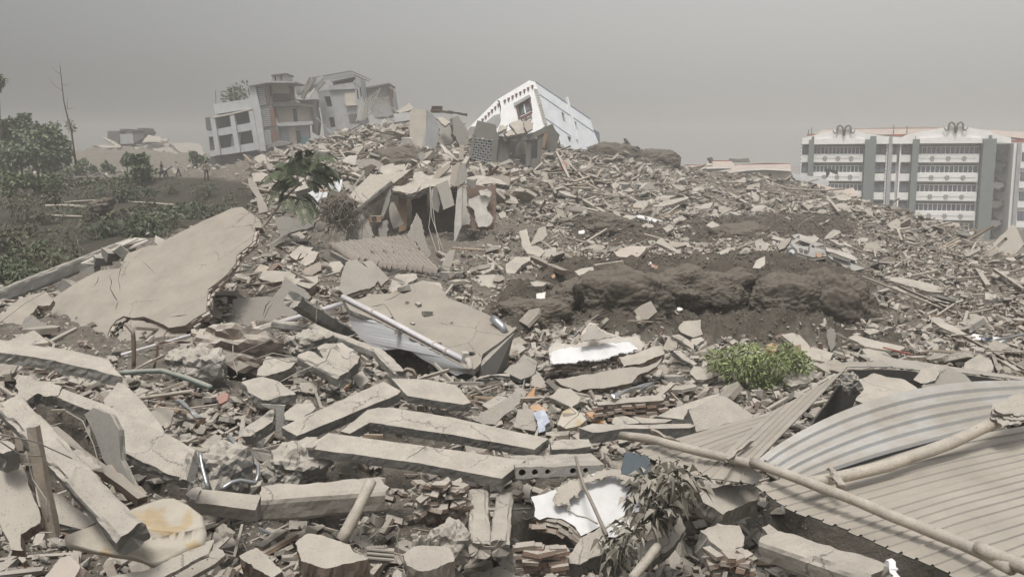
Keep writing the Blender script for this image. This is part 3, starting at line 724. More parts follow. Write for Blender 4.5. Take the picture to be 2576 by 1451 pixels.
panel('concrete_slab', 'Y2', [(1350,840),(1420,720),(1560,740),(1690,780),(1640,830),(1400,900),(1340,890)], (.1, -.5, .86), .3, 'dark concrete block over the hollow below the thin wires', 'slab', d=19.6, amp=.04)
beam('concrete_beam', 'Y2', (1760,740), (2130,930), .34, .3, 'concrete beam with loose stirrup wires on its end', 'beam', 'concrete', 19.4, 18.6, n=8, j=.02, up=(0,-.4,1))
panel('concrete_chunk', 'Y2', [(1880,640),(1960,600),(2080,600),(2270,720),(2250,780),(2150,860),(1950,760)], (.1, -.62, .78), .35, 'thick sloping concrete block with a rag on top', 'chunk', d=19.6, amp=.04)
panel('rag', 'Y2', [(2050,605),(2110,595),(2170,640),(2215,660),(2170,690),(2160,740),(2110,720),(2090,650)], (.1, -.7, .7), .03, 'pale rag draped over the thick sloping block', 'cloth', 'offwhite', d=19.1, amp=.02, step=.1)
panel('concrete_slab', 'Y2', [(1195,950),(1390,905),(1430,915),(1540,945),(1690,1060),(1560,1080),(1440,1115),(1390,1112),(1260,1040)], (.1, -.3, .95), .22,
    'pale chunky slab left of the flat tilted slab', 'slab', d=17.7, amp=.03, step=.16)
panel('concrete_block', 'Y2', [(1190,1400),(1340,1290),(1480,1190),(1505,1240),(1480,1310),(1280,1440),(1200,1440)], (-.15, -.5, .85), .22, 'oblong pale block left of the thick long slab', 'block', d=15.7, amp=.025, step=.14)
panel('concrete_plate', 'Y2', [(1370,1150),(1590,1165),(1580,1300),(1570,1451),(1515,1451),(1510,1200),(1400,1170)], (.2, -.95, .2), .07, 'thin upright plate between oblong block and thick slab', 'slab', 'concrete', d=15.9, amp=.02)
panel('concrete_slab', 'Y2', [(1580,1235),(1700,1150),(1840,1140),(1872,1185),(1760,1265),(1700,1300),(1600,1290)], (.1, -.3, .95), .12, 'small beige slab touching the upper end of the thick slab', 'slab', d=16.6, amp=.03, step=.14)
pole('metal_strip', 'Y2', [(100,872),(300,855),(480,850),(700,915),(920,1000)], .05, 'bent green grey metal strip at the edge of the rubble hollow', 'strip', 'greenmetal', [17.6,17.4,17.2,16.6,16.0])
pole('wooden_stick', 'Y2', [(250,1105),(500,1070),(750,1035),(765,1080)], .035, 'curved pale stick below the green metal strip', 'stick', 'wood', 15.6)
beam('metal_profile', 'Y2', (615,1110), (815,1285), .07, .05, 'silver window profile lying in the brick hollow', 'profile', 'metal', 15.0, 14.4)
panel('cloth_scrap', 'Y2', [(960,1080),(1040,1040),(1085,1060),(1065,1120),(1000,1150)], (0, -.7, .7), .05, 'orange red scrap in the brick hollow', 'scrap', 'redcloth', d=15.4, step=.08, amp=.02)
pole('metal_profile', 'Y6', [(490,160),(560,230),(610,340),(700,380),(765,430),(765,520),(740,585),(600,560),(520,580),(430,640)], .032, 'looped silver window profile beside the broken beam', 'profile', 'metal', [14.4,14.2,14,13.9,13.8,13.6,13.5,13.4,13.3,13.2])
pole('metal_profile', 'Y6', [(230,300),(255,450),(305,640)], .03, 'upright thin silver profile in the shadowed hollow', 'profile', 'metal', [13.5,13.3,13.1])
pole('metal_profile', 'Y6', [(230,300),(420,275),(600,350)], .025, 'upper thin profile spanning the shadowed hollow', 'profile', 'wire', [13.5,13.6,13.9])
lump('masonry_lump', 'Y6', (420,480), (.9, .8, .9), 'crumbly concrete lump behind the thin silver profiles', 'lump', 'concrete', 13.7, 12)
lump('masonry_lump', 'Y6', (1130,440), (1.0, .8, .7), 'concrete clod with loose wires under the second long slab', 'lump', 'concrete', 13.9, 14)

# --- centre: floor slab with the white drain pipe
root = empty('floor_section', PT('Y3', (1240,870), 21.2), 'big beige floor slab with a white pipe along its edge', 'slab')
top = [(150,225),(240,215),(400,160),(560,150),(640,110),(850,35),(1010,80),(1090,190),(1430,330),(1700,475),(1560,590),(1400,700),(1385,780),(1330,835),(1250,825),(820,590),(420,385),(200,300)]
hole = [(1300+38*math.cos(a), 697+20*math.sin(a)) for a in np.linspace(0, 6.28, 13)[:-1]]
NS = (.06, -.33, .94)
panel('deck', 'Y3', top, NS, .16, None, None, ['beigewall', 'concrete'], d=21.3, anchor=(1330,835), parent=root, amp=.012, step=.3,
      holes=[hole, crack([(370,268),(450,262),(510,245),(545,290),(600,380),(632,430)], 2.5), crack([(500,215),(580,195),(640,160),(700,120)], 3)])
dk = dict(o_last)
def dkp(p, up=0.0): return onplane([fx('Y3', p)], dk['an'], dk['d'], dk['n'])[0] + dk['n'] * up
# white wall face under the long edge
ed = [(200,300),(420,385),(640,498),(820,590),(1040,710),(1250,825)]
lowpx = [(1255,865),(1170,893),(1080,850),(960,800),(840,735),(760,682),(640,652),(520,662),(400,632),(310,572),(232,480),(190,395)]
T0 = [dkp(p, -.02) for p in ed]; nf = (T0[-1] - T0[0]).cross(Vector((0, .15, -1))); nf = -nf if nf.y > 0 else nf; nf.normalize()
lowp = []
for p in lowpx:
    u, v = fx('Y3', p); r = ray(u, v); a_ = dkp((640,498), -.02); t = (a_ - EYE).dot(nf) / r.dot(nf); lowp.append(EYE + r * t)
mb = MB().prism(ragged(T0 + lowp, .3, .02, 3), nf * -.14, 0, 0, mid=1, mj=.015)
mb.build('white_face', [M['white']], root)
# dark right end wall
A, B = dkp((1690,495), -.05), dkp((1395,790), -.05)
MB().prism([A, B, B + Vector((.1, 0, -.8)), A + Vector((-.35, .2, -1.5))], Vector((-.12, .1, 0)), 0).build('end_wall', [M['greywall']], root)
pp = [dkp(p, .09) for p in ((135,205),(420,350),(700,500),(960,640),(1220,775))]
drain = MB().tube(pp, .068, 12).build('drain_pipe', [M['pvc']], root, smooth=True)
for p in ((410,345),(960,640),(1070,700)):
    c = dkp(p, .09); ax = (pp[-1] - pp[0]).normalized()
    MB().tube([c - ax * .03, c + ax * .03], .084, 12).build('pipe_collar', [M['offwhite']], drain)
MB().box(dkp((1232,765), .1), (.16, .12, .3), R=Euler((.3, .1, .5)).to_matrix()).build('pipe_bracket', [M['offwhite']], drain)
MB().tube([dkp((1245,760), .08), dkp((1280,790), .06), dkp((1290,830), -.02)], .07, 10).build('pipe_elbow', [M['offwhite']], drain, smooth=True)
MB().tube([dkp((1490,425), .16), dkp((1530,450), .14), dkp((1575,475), .09), dkp((1605,500), -.03)], .10, 12).build('vent_pipe', [M['metal']], root, smooth=True)
for (p, s_) in (((720,240),.10),((820,262),.16),((900,345),.24),((1010,608),.12),((770,430),.1),((560,385),.16),((650,505),.2),((1120,420),.07),((690,125),.3)):
    c = dkp(p, s_ * .22); MB().box(c, (s_, s_ * .7, s_ * .5), R=Euler((random.uniform(-.3,.3), random.uniform(-.3,.3), random.uniform(0, 3))).to_matrix(), j=s_ * .1).build(
        'rubble_piece', [M['concrete']], None, 'small crumb of rubble lying on the big slab with the white pipe', 'rubble', 'crumbs on the big slab')
panel('wall_slab', 'Z7', [(955,1130),(1060,1100),(1120,1150),(1180,1195),(1262,1310),(1240,1365),(1100,1400),(950,1455),(885,1400),(930,1200)], (.15, -.75, .65), .16, 'grey triangular wall piece behind the big slab with the pipe', 'wall', ['greywall', 'brickraw'], d=28.8, amp=.04)
panel('wall_slab', 'Z7', [(1110,1130),(1200,1110),(1290,1190),(1375,1290),(1300,1365),(1270,1325),(1180,1205)], (.2, -.7, .68), .16, 'second grey wall shard right of the triangular piece', 'wall', ['greywall', 'brickraw'], d=29.4, amp=.04)
panel('floor_slab', 'Z7', [(1400,1310),(1440,1255),(1640,1245),(1650,1285),(1520,1370),(1440,1451),(1340,1460)], (.1, -.4, .9), .18, 'dusty slab between the roof tiles and the big slab', 'slab', d=31.5, amp=.04)
panel('floor_slab', 'Z7', [(1440,1440),(1700,1310),(1860,1330),(1890,1380),(1870,1420),(1900,1470),(1500,1500)], (.05, -.35, .93), .15, 'light slab corner above the big slab with the pipe', 'slab', 'plaster', d=29.8, amp=.04)

# --- long precast slabs in the centre foreground
def slabT(pts, n, th, label, d=None, holes=(), fr='F', mats='concrete', name='precast_slab', amp=.008, near=.975, anchor=None):
    return panel(name, fr, pts, n, th, label, 'slab', mats, d=d, holes=holes, amp=amp, step=.16, near=near, anchor=anchor)
slabT([(708,1074),(965,959),(1009,983),(1000,992),(746,1096)], (.05, -.38, .92), .19, 'thick long slab sloping up to the right, beside the oblong block', d=14.9)
slabT([(984,951),(1075,954),(1146,968),(1184,1012),(1166,1017),(1024,995)], (.02, -.34, .94), .17, 'flat tilted slab below the white drain pipe end', d=17.6)
slabT([(945,1026),(985,1024),(1130,1048),(1380,1103),(1344,1130),(1140,1093),(930,1062)], (.0, -.36, .93), .17, 'upper of the two long parallel slabs in the centre', d=14.5, anchor=(1140,1093))
slabT([(857,1084),(925,1030),(957,1024),(930,1062),(880,1090)], (-.1, -.4, .9), .17, 'snapped end piece left of the upper long parallel slab', d=14.8)
slabT([(774,1127),(834,1090),(1060,1120),(1322,1157),(1262,1203),(1053,1164)], (.0, -.36, .93), .17, 'lower of the two long parallel slabs, with a crack across', d=13.3, anchor=(1053,1164), holes=[crack([(1079,1120),(1062,1128),(1050,1138),(1030,1148),(1020,1156)], .9)])
beam('slab_lip', 'Y6', (1235,275), (1440,140), .1, .05, 'narrow raised strip on the end of the lower parallel slab', 'strip', 'plaster', 13.55, 14.3, j=.008)
beam('concrete_beam', 'Y6', (800,775), (1920,690), .42, .40, 'heavy cracked beam across the foreground below the parallel slabs', 'beam', 'plaster', 12.6, 12.9, n=18, j=.02, up=(0, -.25, 1))
slabT([(95,690),(165,630),(480,665),(790,700),(740,835),(480,800),(200,770)], (0, -.38, .92), .22, 'block slab with ridged top left of the heavy cracked beam', fr='Y6', d=12.2, mats='plaster')
beam('ridge_strip', 'Y6', (165,735), (225,640), .07, .03, 'narrow ridge strip on the ridged block slab', 'strip', 'plaster', 12.15, 12.7)
pole('wooden_pole', 'Y6', [(1805,565),(1680,830),(1530,1115)], (.075, .085), 'thick broken wooden pole leaning on the heavy cracked beam', 'pole', 'pole', [12.2, 11.9, 11.7])
def hollow_slab(a, b, w, h, nh, up, label, fr='Y7', da=13, db=13.4):
    """precast slab with round cores: cross-section with openings pushed along a-b"""
    A, B = PT(fr, a, da), PT(fr, b, db); ax = (B - A).normalized(); sd = ax.cross(Vector(up)).normalized(); uu = sd.cross(ax)
    f = lambda x, y: A + sd * x + uu * y
    loop = [f(-w/2, -h/2), f(w/2, -h/2), f(w/2, h/2), f(-w/2, h/2)]; r = h * .33
    hs_ = [[f(-w/2 + (i + .5) * w / nh + r * (1 - .13 * (i % 3)) * math.cos(t), r * (1 - .13 * (i % 3)) * math.sin(t)) for t in np.linspace(0, 2*math.pi, 11)[:-1]] for i in range(nh) if i not in (3, 6)]
    return MB().prism(ragged(loop, .12, .012, 2), B - A, 0, 0, hs_).build('hollow_core_slab', [M['concrete']], None, label, 'slab')
hollow_slab((1300,480), (1210,370), 1.3, .16, 7, (0, -.15, 1), 'hollow core slab with round holes in its broken edge', 'Y7', 12.95, 14.2)
slabT([(1010,390),(1090,365),(1235,355),(1300,370),(1320,440),(1150,440),(1020,455)], (0, -.3, .95), .2, 'solid end of slab beside the hollow core slab', fr='Y7', d=13.1)
bs_ = slabT([(1205,200),(1330,185),(1560,185),(1580,250),(1420,275),(1220,280)], (0, -.3, .95), .2, 'square slab strewn with bricks below the leaning cloth', fr='Y7', d=14.4)
slabT([(300,1235),(420,1195),(800,1205),(1310,1195),(1350,1215),(1300,1235),(700,1240),(520,1270),(420,1275)], (0, -.28, .96), .22, 'long pale slab left of the corrugated roof under the wooden pole', fr='Y4', d=15.6, anchor=(520,1270))
slabT([(1290,1075),(1420,1010),(1500,960),(1570,1050),(1650,1190),(1500,1240),(1360,1270)], (.12, -.75, .65), .35, 'big bluff grey block beside the corrugated roof edge', fr='Y4', d=16.4)
slabT([(1500,960),(1560,935),(1640,960),(1760,1040),(1880,1120),(1840,1150),(1650,1190),(1570,1060)], (.25, -.5, .8), .25, 'crumbling slope of masonry right of the bluff grey block', fr='Y4', d=16.6, mats='plaster')
slabT([(1000,1130),(1150,1060),(1400,970),(1580,915),(1560,950),(1400,1040),(1280,1070),(1280,1160),(1180,1150)], (.0, -.3, .95), .2, 'thin dusty slab resting on the bluff grey block', fr='Y4', d=17.2)
slabT([(780,1130),(1000,1150),(1140,1160),(1080,1185),(860,1190)], (0, -.35, .93), .18, 'dusty slab with soft edges between the long pale slab and brick slab', fr='Y4', d=16.5)
slabT([(600,1190),(620,1140),(700,1125),(790,1150),(850,1190),(760,1200),(620,1205)], (0, -.45, .9), .22, 'rounded pale slab just above the long pale slab', fr='Y4', d=16.3, amp=.03)
bsl = panel('brick_slab', 'Y4', [(450,1000),(650,970),(900,945),(1075,932),(1085,950),(1060,985),(850,1000),(600,1020),(470,1030)], (0, -.3, .95), .34, 'brick edged wall slab lying flat in front of the white plastered fragment', 'wall', ['plaster', 'brickraw'], d=18.3, amp=.02)
bb_ = dict(o_last)
def edge_on(parent, st, fr, pts, th, outward):
    for a_, b_ in zip(pts[:-1], pts[1:]):
        A, B = (onplane([fx(fr, q)], st['an'], st['d'], st['n'])[0] - st['n'] * .05 for q in (a_, b_))
        brick_edge(parent, A, B, st['n'], th, outward)
edge_on(bsl, bb_, 'Y4', [(470,1030),(600,1020),(850,1000),(1060,985)], .30, (0, -1, -.1))
beam('metal_profile', 'Y4', (600,945), (955,830), .09, .06, 'pale metal profile leaning beside the brick edged slab', 'profile', 'metal', 18.4, 19.6)

# --- white plastered wall fragment with brick edge (centre right)
wf = panel('plastered_slab', 'Y4', [(22,515),(80,455),(180,470),(275,485),(330,440),(300,420),(340,350),(390,280),(440,290),(500,355),(640,400),(700,420),(760,410),(820,400),(885,490),(860,540),(650,580),(300,640),(40,672)],
    (.05, -.62, .78), .24, 'brick wall fragment with spotted white plaster in the centre', 'wall', ['offwhite', 'brickraw'], d=21.2, amp=.03)
ws = dict(o_last)
edge_on(wf, ws, 'Y4', [(30,690),(180,660),(420,620),(650,595),(840,555)], .24, (0, -.9, -.4))
edge_on(wf, ws, 'Y4', [(270,470),(300,420),(345,345),(390,282),(440,285)], .12, (-.6, 0, .7)); edge_on(wf, ws, 'Y4', [(480,350),(640,405),(820,400),(880,480)], .12, (.3, .5, .7))
panel('plaster_skin', 'Y4', [(40,560),(130,520),(330,500),(560,470),(760,450),(830,520),(640,570),(300,630),(60,660)], (.05, -.62, .78), .02, None, None, 'white', d=21.13, anchor=(300,640), parent=wf, amp=.04, step=.12)
panel('grey_skin', 'Y4', [(305,455),(310,410),(385,300),(440,305),(480,350),(630,410),(480,435)], (.05, -.62, .78), .02, None, None, 'greywall', d=21.35, anchor=(480,435), parent=wf, amp=.03, step=.15)
lw = panel('plastered_slab', 'Y4', [(80,800),(300,760),(600,710),(860,690),(1000,640),(1050,600),(1000,680),(830,760),(780,820),(500,880),(300,900),(150,850)], (.05, -.8, .6), .2, 'smooth sloping wall face under the white plastered fragment', 'wall', ['plaster', 'brickraw'], d=20.3, amp=.03)
panel('plastered_slab', 'Y4', [(840,545),(900,520),(1050,490),(1075,570),(950,610),(700,680),(660,600)], (.1, -.5, .86), .24, 'broken brick tongue right of the white plastered fragment', 'wall', ['brickraw', 'brickraw'], d=20.9, amp=.05)

# --- bright white sheet in the foreground with a stick across it
wsht = panel('plaster_sheet', 'Y7', [(1030,710),(1130,690),(1260,640),(1340,590),(1480,545),(1640,490),(1870,470),(1960,520),(2040,640),(2070,800),(2100,940),(1990,1010),(1800,1088),(1740,1080),(1660,980),(1490,1072),(1440,990),(1300,910),(1180,900),(1110,922),(1062,890),(1072,820)],
    (.02, -.55, .83), .14, 'bright white plastered sheet below the hollow core slab', 'wall', ['white', 'brickraw'], d=12.0, amp=.02, step=.14)
sh = dict(o_last)
panel('dust_crust', 'Y7', [(1255,640),(1340,585),(1480,540),(1640,485),(1870,465),(1965,515),(2040,640),(2050,720),(1990,640),(1950,590),(1870,600),(1810,520),(1700,545),(1620,560),(1520,640),(1460,700),(1410,700),(1380,800),(1320,770),(1270,800),(1245,720)], (.02, -.55, .83), .012, None, None, 'plaster', d=11.985, anchor=(1660,980), parent=wsht, amp=.035, step=.07)
edge_on(wsht, sh, 'Y7', [(1100,935),(1200,930),(1300,950),(1440,1030),(1490,1080)], .24, (0, -.8, -.5))
pole('stick', 'Y7', [(1440,350),(1510,600),(1600,790),(1725,1065)], (.02, .027), 'thin dark stick lying across the bright white sheet', 'stick', 'bark', [12.9,12.2,11.8,11.2])
wire('Y7', [(1360,825),(1450,885),(1550,905),(1640,960)], [11.9,11.8,11.7,11.6], 'short black wire on the white sheet left of the stick')
wire('Y7', [(1715,1000),(1890,890),(2060,845)], [11.4,11.7,11.8], 'short black wire on the white sheet right of the stick')
def scrap():
    mb = MB(); pts = [(1860,500),(1888,320),(1950,295),(1975,330),(2000,300),(2030,345),(2070,320),(2100,345),(2150,440),(2140,490),(1970,525)]
    L = onplane([fx('Y7', p) for p in pts], fx('Y7', (1970,525)), 12.1, (.05, -.75, .65))
    return mb.prism(ragged(L, .1, .01, 6), Vector((0, .03, -.02))).build('sheet_scrap', [M['teal']], None, 'dark blue torn sheet scrap beside the corrugated roof', 'sheet')
scrap()

# --- blocks along the bottom edge
def block(fr, pts, n, th, label, d=None, mats='concrete', amp=.025, name='masonry_block', cat='block', step=.1, near=.97):
    return panel(name, fr, pts, n, th, label, cat, mats, d=d, amp=amp, step=step, near=near, mid=2)
block('Y6', [(1110,1140),(1220,1050),(1350,1060),(1480,1110),(1600,1150),(1640,1210),(1780,1280),(1640,1320),(1500,1345),(1370,1372),(1250,1325),(1150,1300),(1150,1230)], (0, -.36, .93), .4, 'large pale topped brick block at the bottom, below the leaning pole', 10.7, ['plaster', 'brickraw'])
block('Y6', [(590,1250),(740,1180),(800,1210),(990,1400),(890,1455),(700,1330)], (.0, -.4, .92), .3, 'oblong brick block at the bottom left of the large pale block', 10.5, ['plaster', 'brickraw'])
block('Y6', [(2095,1240),(2190,1170),(2300,1160),(2460,1165),(2530,1180),(2560,1300),(2400,1370),(2270,1400),(2130,1340)], (.0, -.4, .92), .3, 'flat block with lattice holes behind it near the bottom', 10.7, 'plaster')
for i, x in enumerate((2200, 2290, 2380)):
    beam('lattice_rib', 'Y6', (x, 1165), (x + 60, 1110), .03, .12, ['first rib of the broken lattice block', 'second rib of the broken lattice block', 'third rib of the broken lattice block'][i], 'rib', 'plaster', 11.1, 11.4)
beam('lattice_rib', 'Y6', (2180,1120), (2480,1090), .03, .12, 'cross rib of the broken lattice block', 'rib', 'plaster', 11.4, 11.45)
lat = MB()
for q in range(6):
    a = P(*fx('Y6', (1770 + q * 30, 1170)), 11.0); lat.bar(a, a + Vector((.05, .02, -.22)), .02, .08)
for q in range(3):
    a = P(*fx('Y6', (1765, 1185 + q * 40)), 11.0 - q * .03); lat.bar(a, a + Vector((.34, 0, -.03)), .08, .02)
lat.build('lattice_fragment', [M['plaster']], None, 'small concrete lattice fragment right of the large pale block', 'lattice')
beam('concrete_post', 'Y7', (545,700), (560,1210), .30, .22, 'left of two short columns pointing away beside the white sheet', 'column', 'plaster', 13.2, 11.4, n=10, j=.015)
beam('concrete_post', 'Y7', (790,730), (740,1190), .26, .22, 'right of two short columns pointing away beside the white sheet', 'column', 'plaster', 13.2, 11.5, n=10, j=.015)
lump('masonry_lump', 'Y7', (290,1150), (.55, .55, .6), 'rounded concrete stump left of the two short columns', 'lump', 'plaster', 11.5, 17)
bw = block('Y7', [(30,790),(100,600),(250,560),(430,610),(440,700),(330,850),(150,900),(60,860)], (0, -.6, .8), .35, 'heap of joined bricks below the lower parallel slab', 12.6, ['brickraw', 'brickraw'], amp=.05)
for q in range(60):
    c = PT('Y7', (random.uniform(0, 430), random.uniform(590, 900)), 12.5 + random.uniform(-.15, .2))
    brick(bw, c, Euler((random.uniform(-.5,.5), random.uniform(-.5,.5), random.uniform(0, 3))).to_matrix())
bw2 = block('Y7', [(945,1190),(1000,1140),(1230,1160),(1300,1200),(1240,1330),(1180,1390),(1040,1380)], (.1, -.75, .65), .3, 'wall stub of upright bricks at the bottom below the white sheet', 10.9, ['brickraw', 'brickraw'], amp=.05)
for q in range(44):
    r_, c2_ = divmod(q, 6); c = PT('Y7', (960 + c2_ * 62 + (r_ % 2) * 25 + random.uniform(-8, 8), 1375 - r_ * 30 + random.uniform(-5, 5)), 10.85 + random.uniform(-.1, .1))
    brick(bw2, c, Euler((random.uniform(-.15,.15), random.uniform(-.15,.15), random.uniform(-.3, .3))).to_matrix())
block('Y7', [(1490,1090),(1660,990),(1740,1080),(1760,1160),(1600,1270),(1480,1330),(1380,1330),(1300,1320),(1400,1220)], (.1, -.55, .83), .3, 'grey sloping block right under the white sheet tip', 10.9)
block('Y7', [(2000,1180),(2160,1090),(2280,1060),(2407,880),(2450,1000),(2300,1200),(2150,1300),(2000,1300)], (.1, -.6, .8), .3, 'dust caked block left of the roof opening', 11.6, 'plaster')
pole('wooden_pole', 'Y7', [(2190,1170),(2090,1300),(1960,1460)], .06, 'short wooden pole at the bottom near the dusty shrub', 'pole', 'pole', [10.9,10.6,10.3])
block('Y8', [(440,930),(560,880),(830,845),(860,900),(860,950),(640,1050),(560,1000)], (0, -.45, .9), .3, 'masonry heap wrapped in torn film under the roof edge', 11.8, 'plaster')
bk3 = block('Y8', [(490,1150),(600,1110),(740,1120),(775,1190),(770,1250),(640,1290),(560,1230)], (.05, -.5, .86), .45, 'white washed brick corner below the roof edge', 10.9, ['plaster', 'offwhite'])
for q in range(40):
    c = PT('Y8', (random.uniform(560, 800), random.uniform(1290, 1420)), 10.6 + random.uniform(-.1, .15)); brick(bk3, c, Euler((random.uniform(-.3,.3), random.uniform(-.3,.3), random.uniform(0, 3))).to_matrix())
beam('concrete_beam', 'Y8', (930,1245), (1650,1490), .40, .30, 'heavy beam lying in the dark under the corrugated roof', 'beam', 'plaster', 10.2, 9.0, n=14, j=.02, up=(0, -.35, 1))
block('Y8', [(880,1130),(930,1110),(1000,1165),(960,1220)], (0, -.4, .9), .25, 'broken cube on the end of the heavy beam under the roof', 10.5, 'plaster')
beam('metal_profile', 'Y8', (1690,1340), (1750,1460), .07, .04, 'white metal strip sticking up under the roof', 'profile', 'white', 8.6, 8.4)
# ================================================================== corrugated roof on the right
def resample(pts, n):
    L = [0.0]
    for a, b in zip(pts[:-1], pts[1:]): L.append(L[-1] + (b - a).length)
    out = []
    for i in range(n):
        t = L[-1] * i / (n - 1); k = 0
        while k < len(L) - 2 and L[k + 1] < t: k += 1
        s_ = (t - L[k]) / max(L[k + 1] - L[k], 1e-6); out.append(pts[k].lerp(pts[k + 1], min(max(s_, 0), 1)))
    return out
PROF = [(0, 0), (.80, 0), (.85, 1), (.95, 1)]
def corrugated(name, Lp, Up, ribs, h, label, mats, nt=14, bulge=None, tear=0.0, parent=None, prof=PROF):
    n = ribs * 4 + 1
    fine = 400; LL, UU = resample(Lp, fine), resample(Up, fine)
    vs = []; fs = []
    for i in range(n):
        r_, q = divmod(i, 4); s_ = min((r_ + prof[q][0]) / ribs, 1.0); hh = prof[q][1] * h
        a, b = LL[int(s_ * (fine - 1))], UU[int(s_ * (fine - 1))]
        if tear and q == 0: tr = random.uniform(0, tear)
        if tear: a = a + (a - b).normalized() * (tr if q < 2 else tr * .4)
        for k in range(nt + 1):
            t = k / nt; c = a.lerp(b, t)
            if bulge: c = c + bulge(s_, t)
            vs.append(c + Vector((0, -.25 * hh, hh)) + Vector((0, 0, .005 * math.sin(s_ * 9 + t * 4) + .003 * math.sin(t * 11 + s_ * 5))))
    m_ = nt + 1; N0 = len(vs)
    for i in range(n - 1):
        for k in range(nt): fs.append((i*m_ + k, i*m_ + k + 1, (i+1)*m_ + k + 1, (i+1)*m_ + k))
    nf = len(fs); vs += [v + Vector((0, .004, -.012)) for v in vs]
    fs += [(f[0] + N0, f[3] + N0, f[2] + N0, f[1] + N0) for f in fs]
    rim = [i * m_ for i in range(n)]; 
    for a_, b_ in zip(rim[:-1], rim[1:]): fs.append((a_, b_, b_ + N0, a_ + N0))
    rim = [i * m_ + nt for i in range(n)]
    for a_, b_ in zip(rim[:-1], rim[1:]): fs.append((a_, b_, b_ + N0, a_ + N0))
    for base_ in (0, (n - 1) * m_):
        for k in range(nt): fs.append((base_ + k, base_ + k + 1, base_ + k + 1 + N0, base_ + k + N0))
    mi = [0] * nf + [1] * (len(fs) - nf)
    return MB().add(vs, fs, mi).build(name, [M[x] for x in mats], parent, label, 'roof sheet', 'fallen corrugated roof sheets', fix=False)
def Y8(p, d): return PT('Y8', p, d)
main_L = [Y8((850,868),11.3),Y8((990,980),10.9),Y8((1140,1050),10.5),Y8((1290,1096),10.2),Y8((1450,1150),9.85),Y8((1640,1232),9.4),Y8((1830,1312),9.0),Y8((2030,1402),8.6),Y8((2120,1446),8.45),Y8((2400,1580),7.9)]
main_U = [Y8((2640,470),12.6),Y8((2650,640),11.8),Y8((2650,830),10.9),Y8((2660,1000),10.2),Y8((2700,1180),9.5),Y8((2760,1380),8.8)]
corrugated('roof_sheet', main_L, main_U, 18, .022, 'largest dusty corrugated roof sheet crossed by long poles', ['sheet', 'teal'], nt=18, tear=.06,
           bulge=lambda s_, t: Vector((0, 0, .05 * math.sin(t * 3.1) * (1 - s_))))
left_L = [Y8((85,640),13.7),Y8((180,690),13.2),Y8((300,742),12.8),Y8((430,782),12.4),Y8((560,822),12.0),Y8((710,832),11.8),Y8((850,862),11.5)]
left_U = [Y8((945,393),14.6),Y8((890,470),13.9),Y8((840,545),13.2),Y8((760,625),12.5),Y8((730,680),12.1),Y8((800,730),11.8),Y8((880,800),11.5)]
corrugated('roof_sheet', left_L, left_U, 11, .021, 'left corrugated sheet narrowing towards the dusty shrub', ['sheet', 'teal'], nt=12, tear=.07)
fold_L = [Y8((640,668),12.2),Y8((740,690),12.0),Y8((858,706),11.75)]
fold_U = [Y8((950,388),14.7),Y8((1200,262),15.7),Y8((1436,106),16.6)]
corrugated('roof_sheet', fold_L, fold_U, 5, .016, 'upturned corrugated sheet rising to the peak over the dark gap', ['sheet', 'bluesheet'], nt=12)
strip_L = [Y8((1438,110),16.5),Y8((1700,112),16.6),Y8((1890,132),16.7),Y8((2140,142),16.8),Y8((2640,205),16.4)]
strip_U = [Y8((1500,90),17.6),Y8((1690,56),18.6),Y8((1830,68),18.8),Y8((2100,108),18.6),Y8((2640,186),17.6)]
corrugated('roof_sheet', strip_L, strip_U, 8, .012, 'far strip of roof sheet with a blue edge beyond the gap', ['sheet', 'bluesheet'], nt=8)
bare_L = [Y8((858,702),11.75),Y8((940,745),11.6),Y8((1010,772),11.45),Y8((1100,802),11.35),Y8((1180,832),11.2)]
bare_U = [Y8((2640,190),14.6),Y8((2640,255),14.2),Y8((2640,330),13.6),Y8((2640,420),12.9)]
corrugated('roof_sheet', bare_L, bare_U, 5, .045, 'arched bare metal sheet with bright scuffs in the roof centre', ['baresheet', 'bluesheet'], nt=30,
           bulge=lambda s_, t: Vector((0, 0, (1 - s_ * .85) * .40 * math.sin(math.pi * t ** .8))),
           prof=[(0, 0), (.6, 0), (.68, 1), (.92, 1)])
pole('wooden_pole', 'Y8', [(-10,545),(150,565),(300,605),(500,650),(650,688),(855,735)], (.068, .06), 'long peeled pole on the left part of the corrugated roof', 'pole', 'pole', [14.3,13.7,13.1,12.6,12.15,11.5], wob=.008)
pole('wooden_pole', 'Y8', [(825,715),(1050,800),(1300,892),(1500,968),(1700,1052),(2000,1175),(2300,1300),(2480,1395)], (.062, .066), 'longest peeled pole running diagonally down the corrugated roof', 'pole', 'pole', [11.5,11.0,10.45,10.05,9.65,9.1,8.5,8.1], wob=.006)
pole('wooden_pole', 'Y8', [(1185,848),(1450,800),(1700,735),(2100,590),(2450,430),(2620,365)], (.075, .085), 'thick peeled pole slanting up to the picture edge over the roof', 'pole', 'pole', [10.75,11.0,11.2,11.6,12.0,12.2], wob=.006)
pole('wooden_pole', 'Y8', [(2260,1265),(2450,1340),(2640,1420)], .07, 'short peeled pole at the lower corner of the roof', 'pole', 'pole', [8.5,8.2,7.9])
beam('wood_stub', 'Y8', (1322,758), (1392,875), .07, .05, 'short wooden stub crossing the pole joint on the roof', 'stub', 'wood', 10.75, 10.45)
beam('wood_stub', 'Y8', (665,705), (820,575), .05, .04, 'thin lath lying on the upturned roof sheet', 'lath', 'wood', 11.7, 12.5)
beam('wood_stub', 'Y8', (185,520), (355,588), .05, .04, 'short lath beside the left pole end', 'lath', 'wood', 13.7, 13.1)
lump('masonry_lump', 'Y8', (2520,372), (1.0, .45, .18), 'flat stone lying on the roof at the picture edge', 'lump', 'plaster', 12.0, 21)
